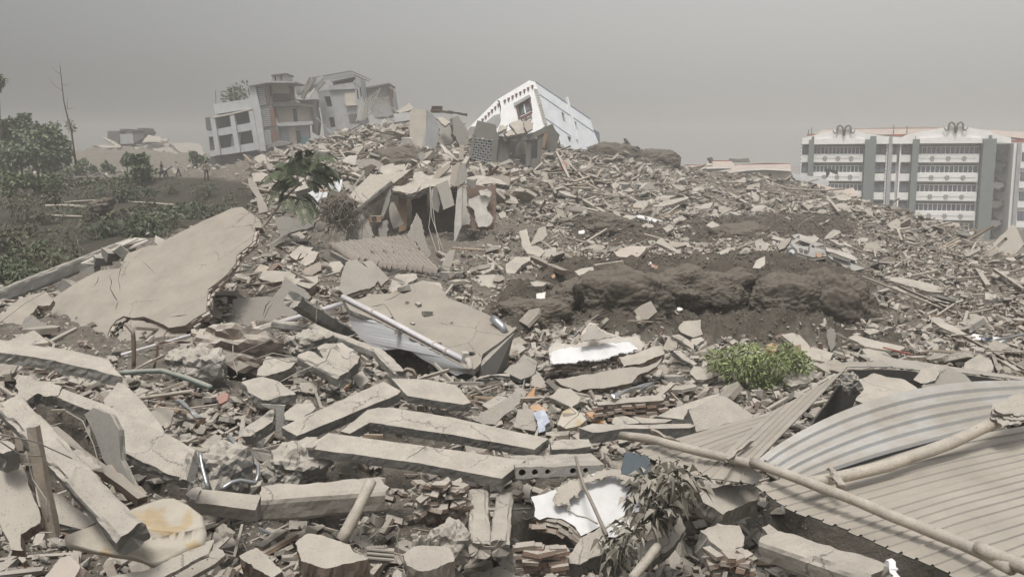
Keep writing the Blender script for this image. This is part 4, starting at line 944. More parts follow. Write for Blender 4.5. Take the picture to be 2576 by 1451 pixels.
panel('concrete_slab', 'Y8', [(1475,320),(1540,250),(1500,190),(1600,150),(1800,190),(1890,255),(1700,330),(1530,340)], (0, -.4, .9), .2, 'dusty slab visible in the gap under the roof peak', 'slab', 'plaster', d=14.6, amp=.04)
panel('concrete_chunk', 'Y8', [(1850,190),(1900,130),(2010,95),(2030,130),(1990,190),(1900,215)], (-.2, -.6, .75), .4, 'rock like chunk on the roof rim above the gap', 'chunk', 'concrete', d=15.3, amp=.04)
panel('concrete_chunk', 'Y8', [(1900,230),(2080,115),(2180,160),(2235,215),(2100,260),(1950,280)], (.1, -.8, .6), .3, 'dark grey block beside the rock like chunk on the roof rim', 'chunk', 'greywall', d=15.2, amp=.03)
panel('shed_wall', 'Y8', [(1180,520),(1330,300),(1442,128),(1700,128),(1890,148),(2140,158),(2420,195),(2420,430),(1800,470)], (0, -1, .06), .08, 'dark plank wall of the crushed shed seen through the roof gap', 'wall', 'dark', d=16.3, amp=.02)  # added panel, no real wall: its near-black stands in for shade under the sheets
lump('masonry_lump', 'Y8', (1440,215), (.32, .3, .35), 'jagged dark lump inside the gap under the roof peak', 'lump', 'greywall', 15.4, 25)

# ================================================================== collapsed house in the middle distance
def mid(name, pts, n, th, label, cat, mats='concrete', d=50.0, amp=.07, step=.35, holes=(), anchor=None, fr='Z7'):
    return panel(name, fr, pts, n, th, label, cat, mats, d=d, amp=amp, step=step, holes=holes, anchor=anchor)
ruin = empty('collapsed_house', P(1010, 640, 50), 'collapsed house front with a dark hollow under its broken roof slab', 'house ruin')
def rp(name, pts, n, th, mats, d, amp=.07, anchor=None, step=.35):
    return panel(name, 'Z7', pts, n, th, None, None, mats, d=d, amp=amp, step=step, parent=ruin, anchor=anchor)
rp('roof_slab', [(1400,430),(1430,350),(1720,300),(1990,250),(2100,320),(2250,285),(2460,330),(2548,385),(2400,365),(2100,400),(1770,395),(1640,455),(1570,470)], (0, -.45, .89), .3, 'concrete', 50.0)
rp('back_wall', [(1080,430),(1500,400),(2070,400),(2070,1010),(1080,1010)], (0, -.99, .05), .3, ['soil', 'brick'], 52.5)  # earth lies behind; the dark soil colour also paints in the hollow's shade
rp('brick_wall', [(2040,390),(2410,375),(2420,560),(2400,800),(2250,815),(2050,800)], (.1, -.98, .12), .25, 'brick', 49.6)
rp('plaster_skin', [(2070,440),(2125,400),(2135,500),(2125,600),(2165,680),(2165,760),(2075,770)], (.1, -.98, .12), .05, 'offwhite', 49.4)
rp('plaster_skin', [(2150,520),(2220,490),(2350,495),(2355,540),(2325,600),(2385,700),(2380,740),(2330,790),(2250,790),(2215,720),(2200,620),(2140,580)], (.1, -.98, .12), .05, 'offwhite', 49.4)
rp('plaster_skin', [(2250,440),(2340,430),(2370,460),(2360,490),(2270,485)], (.1, -.98, .12), .05, 'offwhite', 49.4)
rp('plaster_skin', [(2130,335),(2230,325),(2215,400),(2180,420),(2140,380)], (.1, -.98, .12), .05, 'greywall', 49.3)
rp('door_leaf', [(2040,430),(2088,395),(2078,780),(2000,965),(2010,740)], (-.35, -.93, .05), .12, 'offwhite', 48.6, .02)
rp('hanging_plate', [(1770,440),(1840,375),(1872,560),(1850,650),(1775,600)], (-.1, -.97, .2), .12, 'greywall', 48.9, .03)
rp('hanging_plate', [(1832,388),(1945,332),(2010,578),(1900,622),(1868,480)], (.1, -.93, .35), .14, 'concrete', 48.4, .03)
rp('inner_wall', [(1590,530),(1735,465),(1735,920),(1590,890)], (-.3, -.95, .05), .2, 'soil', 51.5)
rp('door_frame', [(1465,500),(1550,490),(1545,810),(1470,840)], (.1, -.98, .1), .1, 'woodraw', 51.0, .02)
rp('post', [(1345,430),(1395,420),(1375,560),(1310,710),(1285,690),(1335,540)], (-.2, -.95, .2), .2, 'concrete', 48.6, .04)
rp('hanging_cloth', [(1375,560),(1420,550),(1500,720),(1515,760),(1420,810),(1380,700)], (-.1, -.95, .2), .04, 'plaster', 49.6, .03)
rp('leaning_plate', [(1080,700),(1110,660),(1160,720),(1222,880),(1180,935),(1100,970),(1060,900)], (-.15, -.85, .5), .15, 'greywall', 47.5)
rp('leaning_plate', [(1275,830),(1310,740),(1360,720),(1350,905),(1275,920)], (.1, -.92, .35), .12, 'greywall', 48.0)
rp('leaning_plate', [(975,790),(1000,700),(1060,760),(1040,960),(960,970)], (-.1, -.9, .4), .12, 'concrete', 47.4)
rp('slab_edge', [(1400,400),(1680,385),(1640,450),(1570,470),(1410,435)], (0, -.6, .8), .2, 'plaster', 48.6)
rp('wall_stub', [(1640,655),(1690,750),(1722,860),(1800,1100),(1900,1220),(2050,1350),(1990,1372),(1760,1150),(1690,1020),(1640,940),(1560,930),(1600,760)], (.2, -.9, .35), .3, 'concrete', 44.5, .1)
mid('fallen_roof_beam', [(975,500),(1080,390),(1200,280),(1390,270),(1600,225),(1400,380),(1250,470),(1120,570),(1065,545)], (-.25, -.55, .8), .4, 'broad broken roof beam sloping down to the root ball', 'beam', 'wood', 49.5)
beam('fallen_roof_beam', 'Z7', (1000,670), (1400,350), .25, .25, 'thin dark roof beam below the broad broken beam', 'beam', 'concrete', 47.5, 49, n=8, j=.03)
rb = lump('root_ball', 'Z7', (900,585), (1.7, 1.3, 1.1), 'dark torn up root ball hanging beside the collapsed house', 'root ball', 'soil', 46.6, 31)
mr_ = MB()
for q in range(420):
    a = random.uniform(0, 6.28); c = P(*fx('Z7', (900 + random.gauss(0, 90), 600 + random.gauss(0, 70))), 46 + random.uniform(-.3, .6))
    mr_.tube([c, c + Vector((random.gauss(0, .25), random.gauss(0, .2), -random.uniform(.1, .5))), c + Vector((random.gauss(0, .4), random.gauss(0, .2), -random.uniform(.3, 1.1)))], [.02, .015, .006], 4)
mr_.build('roots', [M['bark']], rb)
for i, (pts, mt, dd, lb) in enumerate([
    ([(1970,380),(1985,200),(2060,158),(2070,200),(2015,400)], 'brickraw', 50.2, 'brick sided shard standing on the roof of the collapsed house'),
    ([(2010,400),(2062,195),(2115,165),(2142,290),(2092,372)], 'greywall', 49.9, 'dark grey shard standing on the roof of the collapsed house'),
    ([(1300,200),(1410,170),(1452,250),(1400,290),(1340,292),(1285,255)], 'plaster', 54, 'squared pale block above the broad broken beam'),
    ([(1455,290),(1530,235),(1585,250),(1510,320)], 'plaster', 52.5, 'tilted pale brick block right of the squared pale block'),
    ([(1780,340),(1850,230),(1960,170),(1975,200),(1830,345)], 'wood', 51.5, 'pale plank resting on the collapsed roof below the shard'),
    ([(1800,260),(1990,190),(2000,260),(1880,330)], 'plaster', 52.2, 'flat plate beside the brick sided shard'),
    ([(2200,285),(2548,300),(2548,385),(2300,350)], 'wood', 51.5, 'long timber lying on the roof right of the shards'),
    ([(1600,265),(1690,250),(1760,300),(1700,330),(1610,310)], 'concrete', 52.5, 'rough chunk on the roof left of the pale plank'),
    ([(1130,210),(1200,180),(1250,200),(1150,310)], 'soil', 56, 'dark leaning stump above the fallen beam'),
    ([(920,140),(985,95),(1065,95),(1045,190),(930,160)], 'offwhite', 62, 'white board standing in the rubble behind the palm like branch'),
    ([(1060,140),(1220,125),(1320,180),(1300,240),(1080,220)], 'concrete', 60, 'dark topped slab left of the earth heap'),
    ([(265,700),(335,690),(655,738),(640,785),(400,852),(335,915)], 'greywall', 46, 'grey slab leaning left of the collapsed house'),
    ([(660,780),(700,730),(772,760),(740,815),(680,830)], 'plaster', 45, 'small plate between grey slab and root ball'),
    ([(0,310),(50,330),(90,380),(200,640),(110,660),(85,500),(15,395)], 'plaster', 58, 'pale post like slab leaning at the top of the cut bank'),
    ([(40,270),(150,262),(250,300),(200,345),(60,350)], 'plaster', 60, 'flat slab beside the leaning post like slab'),
    ([(620,440),(700,395),(925,320),(912,420),(880,470),(720,512),(665,560),(712,635),(570,475)], 'white', 55, 'bluish white wall piece behind the leafy branch'),
    ([(660,390),(790,400),(770,440),(700,440)], 'woodraw', 54.5, 'orange board on the bluish white wall piece'),
    ([(2210,1260),(2400,1250),(2480,1330),(2450,1400),(2300,1430)], 'plaster', 35.5, 'pale flat plate at the foot of the rubble slope'),
    ([(2160,1290),(2250,1280),(2280,1400),(2180,1390)], 'concrete', 35.8, 'grey plate left of the pale flat plate'),
    ([(2240,1200),(2340,1140),(2400,1130),(2390,1200),(2290,1250)], 'plaster', 37.5, 'beige plate higher on the rubble slope'),
    ([(1880,1180),(1960,1020),(2020,1010),(1990,1150),(1950,1240)], 'plaster', 40, 'board standing in the gully below the collapsed house'),
    ([(1900,1400),(2050,1345),(2060,1370),(1950,1440)], 'wood', 36, 'plank at the foot of the wall stub')]):
    up = .8 if i in (2, 3, 5, 7, 14, 17, 18, 19) else .35
    mid('ruin_piece' if mt not in ('wood', 'woodraw') else 'board', pts, (random.uniform(-.25, .25), -.8 if up < .5 else -.45, up), .18, lb, 'debris', mt, dd, amp=.04)
MB().box(P(*fx('Z7', (1245,712)), 48.3), (.6, .4, .32)).build('radio', [M['woodraw']], None, 'small orange wooden radio in the dark hollow', 'radio')
MB().box(P(*fx('Z7', (1228,702)), 48.05), (.22, .04, .16)).build('speaker_opening', [M['dark']], bpy.data.objects['radio'])
for i, pts in enumerate([[(1770,380),(1790,700),(1900,1020)], [(1775,390),(1820,760),(1880,1080)], [(1800,420),(1760,800),(1840,1040)]]):
    wire('Z7', pts, [48, 47, 44], ['outer hanging wire beside the hanging plates', 'middle hanging wire beside the hanging plates', 'inner hanging wire beside the hanging plates'][i], r=.018)
# fallen tiled roof: every tile is a piece
tr_ = empty('tiled_roof', P(870, 660, 42), 'sagging piece of tiled roof lying below the dark hollow', 'roof')
tm = MB(); sv = []; sf = []; K = 6
for e in (0, 1):
    for i in range(K + 1):
        t = i / K * 2 * math.pi * .5; sv.append(Vector((e * .46, (i / K - .5) * .22, .10 * math.sin(t) + (0.035 if e == 0 else 0))))
for i in range(K): sf.append((i, i + 1, K + 1 + i + 1, K + 1 + i))
tile_vs = sv + [v - Vector((0, 0, .02)) for v in sv]; n0 = len(sv)
sf2 = [(f[0] + n0, f[3] + n0, f[2] + n0, f[1] + n0) for f in sf]
sf3 = [(i, i + n0, i + 1 + n0, i + 1) for i in range(K)] + [(K + 1 + i, K + 2 + i, K + 2 + i + n0, K + 1 + i + n0) for i in range(K)]
tme = bpy.data.meshes.new('tile'); tme.from_pydata([tuple(v) for v in tile_vs], [], sf + sf2 + sf3); tme.materials.append(M['tile']); tme.update()
A, B, C, D = PT('Z7', (800,1025), 42.2), PT('Z7', (1560,925), 42.8), PT('Z7', (1850,1290), 35.8), PT('Z7', (1000,1130), 38.2)
MB().prism([A, B, C, D], Vector((0, .1, -.25))).build('roof_deck', [M['concrete']], tr_)
nc, nr = 18, 15
for r_ in range(nr):
    for c_ in range(nc):
        if random.random() < .06: continue
        s_, t = (c_ + .5) / nc, (r_ + .5) / nr
        p = A.lerp(B, s_).lerp(D.lerp(C, s_), t); ex = (A.lerp(D, t) - B.lerp(C, t)).normalized() * -1; ey = (D.lerp(C, s_) - A.lerp(B, s_)).normalized()
        nz = ex.cross(ey); nz = -nz if nz.z < 0 else nz; ey = nz.cross(ex).normalized()
        R = Matrix((ex, ey, nz)).transposed() @ Euler((random.gauss(0, .06), random.gauss(0, .06), random.gauss(0, .1))).to_matrix()
        o = bpy.data.objects.new('tile', tme); COL.objects.link(o); o.parent = tr_
        o.location = p + nz * (.10 + .12 * math.sin(s_ * 5) * math.sin(t * 4) + random.uniform(0, .05)) - origin(tr_); o.rotation_euler = R.to_euler()
        sc_ = (B - A).length / nc / .42; o.scale = (sc_, (D - A).length / nr / .20, 2.2)

# ================================================================== soil mounds in the middle distance
def mound(fr, p, size, label, d, seed):
    from mathutils import noise as mn
    c = PT(fr, p, gdepth(*fx(fr, p)) * .992); bm = bmesh.new(); bmesh.ops.create_icosphere(bm, subdivisions=6, radius=1); so = Vector((seed * 2.1, seed, seed * .7))
    for v in bm.verts:
        x = v.co.copy(); k = 1 + .35 * mn.noise(x * 1.1 + so) + .20 * mn.noise(x * 2.7 + so) + .10 * abs(mn.noise(x * 5 + so)) + .05 * mn.noise(x * 11 + so) + .045 * mn.noise(x * 29 + so)
        v.co = Vector((x.x * size[0] * 1.1, x.y * size[1], x.z * size[2] * 1.25)) * k * .5
    me = bpy.data.meshes.new('soil_mound'); bm.to_mesh(me); bm.free(); me.materials.append(M['soil']); me.polygons.foreach_set('use_smooth', [True] * len(me.polygons))
    o = bpy.data.objects.new('soil_mound', me); COL.objects.link(o); o.location = c; tag(o, label, 'soil mound')
mound('F', (2095,772), (2.7, 2.0, 2.0), 'big dark soil block with an undercut end below the wrecked car', 37.5, 3)
mound('F', (1970,765), (2.6, 1.8, 1.5), 'soil mound joining the big dark soil block', 38, 5)
mound('F', (1815,735), (2.2, 1.6, 1.3), 'middle soil mound below the upright pale plate', 37.5, 7)
mound('F', (1700,730), (2.4, 2.0, 1.3), 'low soil mound left of the middle one', 37, 9)
mound('F', (1560,762), (2.8, 2.0, 1.6), 'dark rounded soil mound behind the spotted white wall', 35, 11)
mound('F', (1450,765), (2.0, 1.8, 1.2), 'small dark soil mound near the white printed paper', 35, 13)
mound('F', (1330,790), (2.0, 1.6, .9), 'lowest dark soil mound right of the big slab', 31, 15)
mound('F', (1530,570), (3.4, 2.4, 1.3), 'dark soil hump behind the bright white carton', 62, 17)
mound('F', (1860,595), (4.0, 2.6, 1.2), 'dark soil hump on the plain before the wrecked car', 60, 19)
mound('F', (1545,395), (5.5, 3.5, 2.6), 'dark earth clump beside the white tipped house', 108, 21)
mound('F', (1660,410), (4.2, 3.0, 2.6), 'rounded earth clump on the skyline right of the white house', 110, 23)
mound('F', (1010,415), (5.0, 3.0, 1.8), 'brown earth heap on the hill above the collapsed house', 74, 25)
# ================================================================== buildings
M['wallwhite'] = mat('white_tiled_wall', (.42, .435, .45), (.34, .35, .36), dust=.3, ns=1.1, bump=.05, var=.06)
M['wallgrey'] = mat('grey_tiled_wall', (.36, .365, .375), (.28, .285, .29), dust=.3, ns=.9, bump=.08)
M['cream'] = mat('cream_room_wall', (.54, .50, .44), (.45, .41, .36), dust=.3, ns=1.2)
M['blueroom'] = mat('pale_blue_wall', (.42, .46, .52), (.36, .39, .45), dust=.2, ns=1.2)
M['aqua'] = mat('aqua_wall', (.16, .38, .40), (.13, .32, .35), dust=.2)
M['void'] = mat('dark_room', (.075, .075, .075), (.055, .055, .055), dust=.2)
M['grille'] = mat('grey_shutter', (.12, .118, .113), dust=.2)
M['brown'] = mat('brown_frame', (.16, .085, .065), (.12, .07, .055), dust=.3)
M['hotelwhite'] = mat('hotel_white', (.80, .795, .785), (.72, .715, .70), dust=.25, ns=.8, bump=.04, var=.03)
M['hotelgrey'] = mat('hotel_grey_pillar', (.175, .20, .195), (.15, .17, .165), dust=.1, ns=.6, bump=.04)
M['hotelroof'] = mat('hotel_roof', (.40, .31, .275), (.35, .275, .245), dust=.55, ns=.8)
M['redroof'] = mat('red_roof', (.26, .10, .085), (.22, .09, .075), dust=.35)
M['glass'] = mat('blue_grey_glass', (.15, .17, .21), (.09, .10, .125), dust=.2, rough=.25, spec=.5, var=.35, ns=.5)
M['greenglass'] = mat('green_glass', (.10, .16, .14), dust=.1, rough=.3, spec=.5)
M['leanwhite'] = mat('bright_white_paint', (.83, .835, .845), (.76, .765, .78), dust=.3, ns=1.0, bump=.06, var=.02, dlo=.5, dhi=1.1)
M['leanblue'] = mat('pale_blue_paint', (.76, .80, .84), (.68, .72, .76), dust=.25, ns=.7, bump=.05, var=.02)
M['blueline'] = mat('blue_band', (.12, .18, .30), dust=.1)
M['trim'] = mat('dark_red_trim', (.13, .07, .065), dust=.2)
M['horn'] = mat('painted_horn', (.20, .185, .175), dust=.3)
def fac(parent, name, fr, pts, d, depth, m, holes=(), ms=None, n=None):
    """upright wall piece: outline on the plane y = d (or on a plane with normal n through its first point), pushed back by depth"""
    if n is None: L = [P(*fx(fr, p), d) for p in pts]; H = [[P(*fx(fr, p), d) for p in h] for h in holes]; off = Vector((0, depth, 0))
    else:
        an = fx(fr, n[1]) if len(n) == 2 and isinstance(n[0], tuple) else fx(fr, pts[0]); nn = Vector(n[0]).normalized()
        L = onplane([fx(fr, p) for p in pts], an, d, nn); H = [onplane([fx(fr, p) for p in h], an, d, nn) for h in holes]; off = nn * -depth
    mm = [M[m]] + ([M[ms]] if ms else [])
    return MB().prism(L, off, 0, 1 if ms else 0, H).build(name, mm, parent)
def rect(x0, y0, x1, y1): return [(x0, y0), (x1, y0), (x1, y1), (x0, y1)]

# --- left apartment block, torn open
ap = empty('apartment_block', P(610, 430, 146), 'white tiled apartment block torn open, leaning, with shutters and empty window bays', 'building')
Z = 'Z2'; D0 = 140.0
fac(ap, 'parapet', Z, [(205,485),(690,408),(700,535),(230,608)], D0, 8, 'wallwhite')
fac(ap, 'awning', Z, [(185,640),(420,595),(690,532),(692,545),(430,610),(200,655)], D0 - .6, 1.0, 'cream')
fac(ap, 'spandrel', Z, [(238,795),(718,702),(735,795),(255,882)], D0, .5, 'wallwhite')
fac(ap, 'spandrel', Z, [(160,1065),(280,1040),(745,955),(762,1052),(500,1090),(165,1135)], D0, .5, 'wallwhite')
fac(ap, 'spandrel', Z, [(135,805),(238,795),(258,882),(150,890)], D0, 3, 'wallwhite')
fac(ap, 'balcony_screen', Z, [(105,650),(210,640),(232,792),(120,803)], D0 - .1, 2, 'grille')
fac(ap, 'balcony_screen', Z, [(150,890),(258,882),(285,1045),(168,1062)], D0 + .6, 2, 'grille')
for a_, b_ in (((205,650),(278,1115)), ((445,612),(525,1085)), ((680,560),(765,1050))):
    MB().bar(P(*fx(Z, a_), D0 - .1), P(*fx(Z, b_), D0 - .1), .7, .8, up=Vector((0, 1, 0))).build('column', [M['wallwhite']], ap)
fac(ap, 'window_bay', Z, [(225,640),(690,550),(712,702),(238,795)], D0 + 1.6, .3, 'grille'); fac(ap, 'window_bay', Z, [(255,882),(735,795),(746,955),(280,1040)], D0 + 1.6, .3, 'grille')
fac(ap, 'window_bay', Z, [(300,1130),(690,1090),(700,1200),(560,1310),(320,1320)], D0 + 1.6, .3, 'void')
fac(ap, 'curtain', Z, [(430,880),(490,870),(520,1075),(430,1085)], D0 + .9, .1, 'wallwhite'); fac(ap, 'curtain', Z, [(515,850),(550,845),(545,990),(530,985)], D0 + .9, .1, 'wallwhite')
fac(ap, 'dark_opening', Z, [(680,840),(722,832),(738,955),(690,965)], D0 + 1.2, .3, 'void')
fac(ap, 'pillar', Z, [(650,262),(722,245),(792,540),(862,1065),(772,1065),(700,560)], D0 - .3, 3, 'wallwhite')
fac(ap, 'roof_edge', Z, [(635,238),(890,195),(1225,198),(1222,216),(892,214),(640,258)], D0 - .8, 7, 'wallgrey')
fac(ap, 'rear_wall', Z, [(722,250),(890,212),(930,500),(1000,720),(1020,1000),(860,1060),(790,540)], D0 + .5, 6, 'wallgrey')
for q in ([(760,282),(850,270),(872,490),(790,502)], [(800,552),(905,532),(928,752),(830,772)], [(835,812),(920,800),(942,972),(862,1002)]):
    sh_ = fac(ap, 'shutter', Z, q, D0 + .2, .2, 'grille')
    for r_ in range(9):
        t = (r_ + .5) / 9; a = [q[0][k] + (q[3][k] - q[0][k]) * t for k in (0, 1)]; b = [q[1][k] + (q[2][k] - q[1][k]) * t for k in (0, 1)]
        MB().bar(P(*fx(Z, a), D0 + .12), P(*fx(Z, b), D0 + .12), .1, .14).build('slat', [M['wallgrey']], sh_)
for q in ([(870,250),(905,245),(905,490),(880,495)], [(905,520),(950,520),(985,750),(930,760)], [(930,800),(985,790),(1010,960),(950,975)]):
    fac(ap, 'torn_brick_edge', Z, q, D0 + .1, 1.5, 'brown')
fac(ap, 'tank_house', Z, [(930,125),(1110,100),(1125,192),(942,196)], D0 + 1, 4, 'wallgrey', [[(970,135),(985,133),(992,190),(977,191)], [(1042,125),(1057,123),(1062,188),(1047,189)]])
fac(ap, 'tank_roof', Z, [(925,118),(1115,96),(1118,110),(930,132)], D0 + .6, 5, 'grille')
fac(ap, 'upper_room', Z, [(905,216),(1218,214),(1215,370),(1240,450),(1160,470),(945,470),(905,400)], D0 + 2.5, .5, 'cream')
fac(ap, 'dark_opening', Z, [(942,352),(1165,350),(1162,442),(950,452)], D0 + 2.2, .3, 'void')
fac(ap, 'door', Z, [(1150,250),(1205,250),(1212,432),(1166,432)], D0 + 2.2, .3, 'brown')
fac(ap, 'floor_edge', Z, [(900,470),(1240,455),(1420,490),(1430,520),(1300,505),(960,515)], D0 + .6, 2.0, 'grille')
fac(ap, 'middle_room', Z, [(945,500),(1180,505),(1425,500),(1435,705),(1210,712),(1000,718)], D0 + 2.5, .5, 'cream')
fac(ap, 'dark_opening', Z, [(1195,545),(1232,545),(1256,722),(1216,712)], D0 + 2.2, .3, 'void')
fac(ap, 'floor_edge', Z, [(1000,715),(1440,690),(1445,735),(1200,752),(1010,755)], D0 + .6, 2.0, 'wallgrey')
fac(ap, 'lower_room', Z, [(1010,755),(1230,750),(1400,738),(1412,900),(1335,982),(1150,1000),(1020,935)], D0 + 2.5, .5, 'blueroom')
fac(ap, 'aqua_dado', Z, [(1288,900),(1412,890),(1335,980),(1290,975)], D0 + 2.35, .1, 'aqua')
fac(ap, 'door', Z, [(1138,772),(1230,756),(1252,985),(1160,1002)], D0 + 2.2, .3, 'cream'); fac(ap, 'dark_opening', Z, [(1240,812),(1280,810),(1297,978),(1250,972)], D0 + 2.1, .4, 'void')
fac(ap, 'fallen_slab', Z, [(875,1010),(1000,935),(1170,960),(1150,985),(960,1010),(890,1025)], D0 - 1, 2, 'concrete')
fac(ap, 'lower_wall', Z, [(860,1075),(980,1040),(1130,1010),(1290,1000),(1290,1110),(870,1150)], D0 + 1, 3, 'wallgrey')
fac(ap, 'broken_wall', Z, [(1425,500),(1480,490),(1520,700),(1500,870),(1440,830),(1430,700)], D0 + 1.5, 2, 'grille')
fac(ap, 'ground_floor', Z, [(165,1130),(500,1088),(770,1050),(1290,1000),(1290,1500),(180,1500)], D0 + 2.2, 5, 'grille')
for i in range(3): MB().tube([P(*fx(Z, (240 + i * 0, 475)), D0 + 2), P(*fx(Z, (238, 310)), D0 + 2)], .06, 5).build('mast', [M['grille']], ap) if i == 0 else None
# rear half of the block
rb2 = empty('rear_block', P(870, 380, 150), 'grey rear half of the torn block with a wrecked roof frame', 'building')
D1 = 145.0
fac(rb2, 'wall', Z, [(1495,320),(1640,300),(1975,292),(2065,700),(2080,980),(1610,1000),(1555,600)], D1, 7, 'wallgrey',
    [[(1590,390),(1660,385),(1690,510),(1622,515)], [(1645,650),(1705,640),(1730,765),(1667,770)]])
fac(rb2, 'dark_opening', Z, [(1580,380),(1670,375),(1700,520),(1610,525)], D1 + .7, .2, 'void'); fac(rb2, 'dark_opening', Z, [(1635,640),(1715,630),(1740,775),(1657,780)], D1 + .7, .2, 'void')
for q in ([(1840,345),(1980,335),(1995,480),(1850,490)], [(1885,610),(2000,600),(2030,700),(1905,705)]): fac(rb2, 'boarded_window', Z, q, D1 - .15, .3, 'cream' if q[0][1] < 400 else 'grille')
fac(rb2, 'yellow_sill', Z, [(1855,492),(1998,480),(2000,494),(1860,505)], D1 - .5, .5, 'cream')
fac(rb2, 'side_wall', Z, [(1975,132),(2035,150),(2082,500),(2060,690),(2005,690),(1972,330)], D1 - .3, 5, 'wallgrey', [[(1990,300),(2005,300),(2020,420),(2005,420)], [(2030,270),(2045,275),(2058,390),(2043,390)]])
fac(rb2, 'roof_wall', Z, [(1640,252),(1960,208),(1978,292),(1660,305)], D1 - .4, 1, 'wallgrey'); fac(rb2, 'roof_beam', Z, [(1655,178),(1970,108),(1976,140),(1670,205)], D1 - .4, 5, 'wallgrey')
fac(rb2, 'dark_opening', Z, [(1690,190),(1940,150),(1945,212),(1700,245)], D1 + 1.5, .3, 'void')
for q_, m_ in (([(1245,350),(1330,260),(1350,270),(1300,350),(1262,375)], 'wallgrey'), ([(1290,390),(1430,160),(1475,165),(1350,380),(1330,425)], 'concrete'), ([(1370,320),(1500,150),(1560,125),(1572,160),(1420,330)], 'wallgrey'), ([(1460,300),(1570,170),(1602,205),(1500,320)], 'concrete'), ([(1320,300),(1400,140),(1412,144),(1345,310)], 'wood')): fac(rb2, 'tilted_slab', Z, q_, D1 - 2 - random.random(), .6, m_)
fac(rb2, 'tilted_slab', Z, [(1365,380),(1420,330),(1475,265),(1470,310),(1400,410)], D1 - 3.4, .3, 'offwhite')
fac(rb2, 'old_wall', Z, [(1225,245),(1330,232),(1400,225),(1300,330),(1240,350)], D1 + 2, 3, 'wallgrey')
fac(rb2, 'dark_debris', Z, [(1230,425),(1330,430),(1490,420),(1495,520),(1380,500),(1350,550),(1290,460)], D1 - 2, 2, 'grille')
rl = MB()
for t in np.linspace(0, 1, 22): 
    a = (1450 + (1925 - 1450) * t, 152 + (72 - 152) * t); rl.bar(P(*fx(Z, a), D1 - 1), P(*fx(Z, (a[0] + 30, a[1] + 55)), D1 - .5), .06, .06)
rl.bar(P(*fx(Z, (1440,155)), D1 - 1), P(*fx(Z, (1925,70)), D1 - 1), .12, .12); rl.bar(P(*fx(Z, (1925,70)), D1 - 1), P(*fx(Z, (2170,178)), D1 - 2), .12, .12)
rl.bar(P(*fx(Z, (1960,120)), D1 - 1), P(*fx(Z, (2150,200)), D1 - 2), .12, .12)
for t in (.2, .4, .6, .8): rl.bar(P(*fx(Z, (1925 + 245*t, 70 + 108*t)), D1 - 1.5), P(*fx(Z, (1960 + 190*t - 20, 120 + 80*t)), D1 - 1.5), .06, .06)
rl.build('roof_railing', [M['grille']], rb2)
fac(rb2, 'far_wing', Z, [(2060,285),(2390,222),(2422,300),(2455,520),(2482,610),(2340,640),(2210,650),(2090,400)], D1 + 5, 6, 'wallgrey', [[(2180,350),(2240,345),(2245,400),(2185,405)]])
fac(rb2, 'wing_roof', Z, [(2055,282),(2395,218),(2398,240),(2060,305)], D1 + 4, 8, 'grille'); fac(rb2, 'wing_tear', Z, [(2380,290),(2425,290),(2440,520),(2480,610),(2450,600),(2400,420)], D1 + 4.5, 2, 'brown')
fn = MB()
for i in range(6): fn.bar(P(*fx(Z, (1985 + i * 22, 700 - i * 9)), D1 - 6), P(*fx(Z, (2080 + i * 42, 430 - i * 30)), D1 - 3), .09, .09)
fn.build('fallen_roof_battens', [M['wire']], None, 'fan of pale roof battens sliding off the rear block', 'battens')
for i, (a_, b_) in enumerate([((2070,680),(2400,400)), ((2200,380),(2480,560)), ((2200,440),(2400,395)), ((2250,560),(2540,750)), ((1490,650),(1720,880))]):
    beam('timber', Z, a_, b_, .16, .16, ['crossed timber rising right of the batten fan', 'crossed timber falling right of the batten fan', 'short flat timber above the crossed timbers', 'long timber below the crossed timbers', 'bent white conduit before the rear block'][i], 'timber', 'wire' if i < 4 else 'metal', D1 - 8, D1 - 8)
# roof plants
def leaves(mb, c, n, rad, size, m=0, droop=.3, narrow=.4, rd=random):
    for _ in range(n):
        while True:
            o = Vector((rd.uniform(-1, 1), rd.uniform(-1, 1), rd.uniform(-1, 1)))
            if o.length <= 1: break
        p = Vector(c) + Vector((o.x * rad[0], o.y * rad[1], o.z * rad[2]))
        ax = (o * .8 + Vector((rd.gauss(0, .5), rd.gauss(0, .5), rd.gauss(0, .4) - droop * .3))).normalized()
        sd = ax.cross(Vector((rd.gauss(0, 1), rd.gauss(0, 1), rd.gauss(0, 1) + 1))).normalized(); s_ = size * rd.uniform(.6, 1.3)
        a = p; b = p + ax * s_; mpt = p + ax * s_ * .5 + Vector((0, 0, s_ * .08))
        mb.add([a, mpt + sd * s_ * narrow * .5, b - Vector((0, 0, s_ * droop * .4)), mpt - sd * s_ * narrow * .5], [(0, 1, 2, 3)], m)
    return mb
def fan(mb, a, b, r0, r1, m=0): return mb.tube([a, a.lerp(b, .5) + Vector((random.gauss(0, .03), random.gauss(0, .03), 0)) * (b - a).length, b], [r0, (r0 + r1) / 2, r1], 6, m)
for i, (q, s_) in enumerate((((415,400),1.3), ((480,375),1.3), ((600,365),1.8))):
    c = P(*fx(Z, q), D0 + 3); r_ = empty('roof_plant', c - Vector((0, 0, s_ * 1.4)), ['leftmost dark plant on the roof terrace', 'middle dark plant on the roof terrace', 'largest dark plant on the roof terrace beside the pillar'][i], 'plant')
    mb = MB(); fan(mb, c - Vector((0, 0, s_ * 1.5)), c, .12, .05); mb.build('stem', [M['bark']], r_)
    leaves(MB(), c, 150, (s_, s_, s_), .6).build('foliage', [M['leafdark']], r_, fix=False)

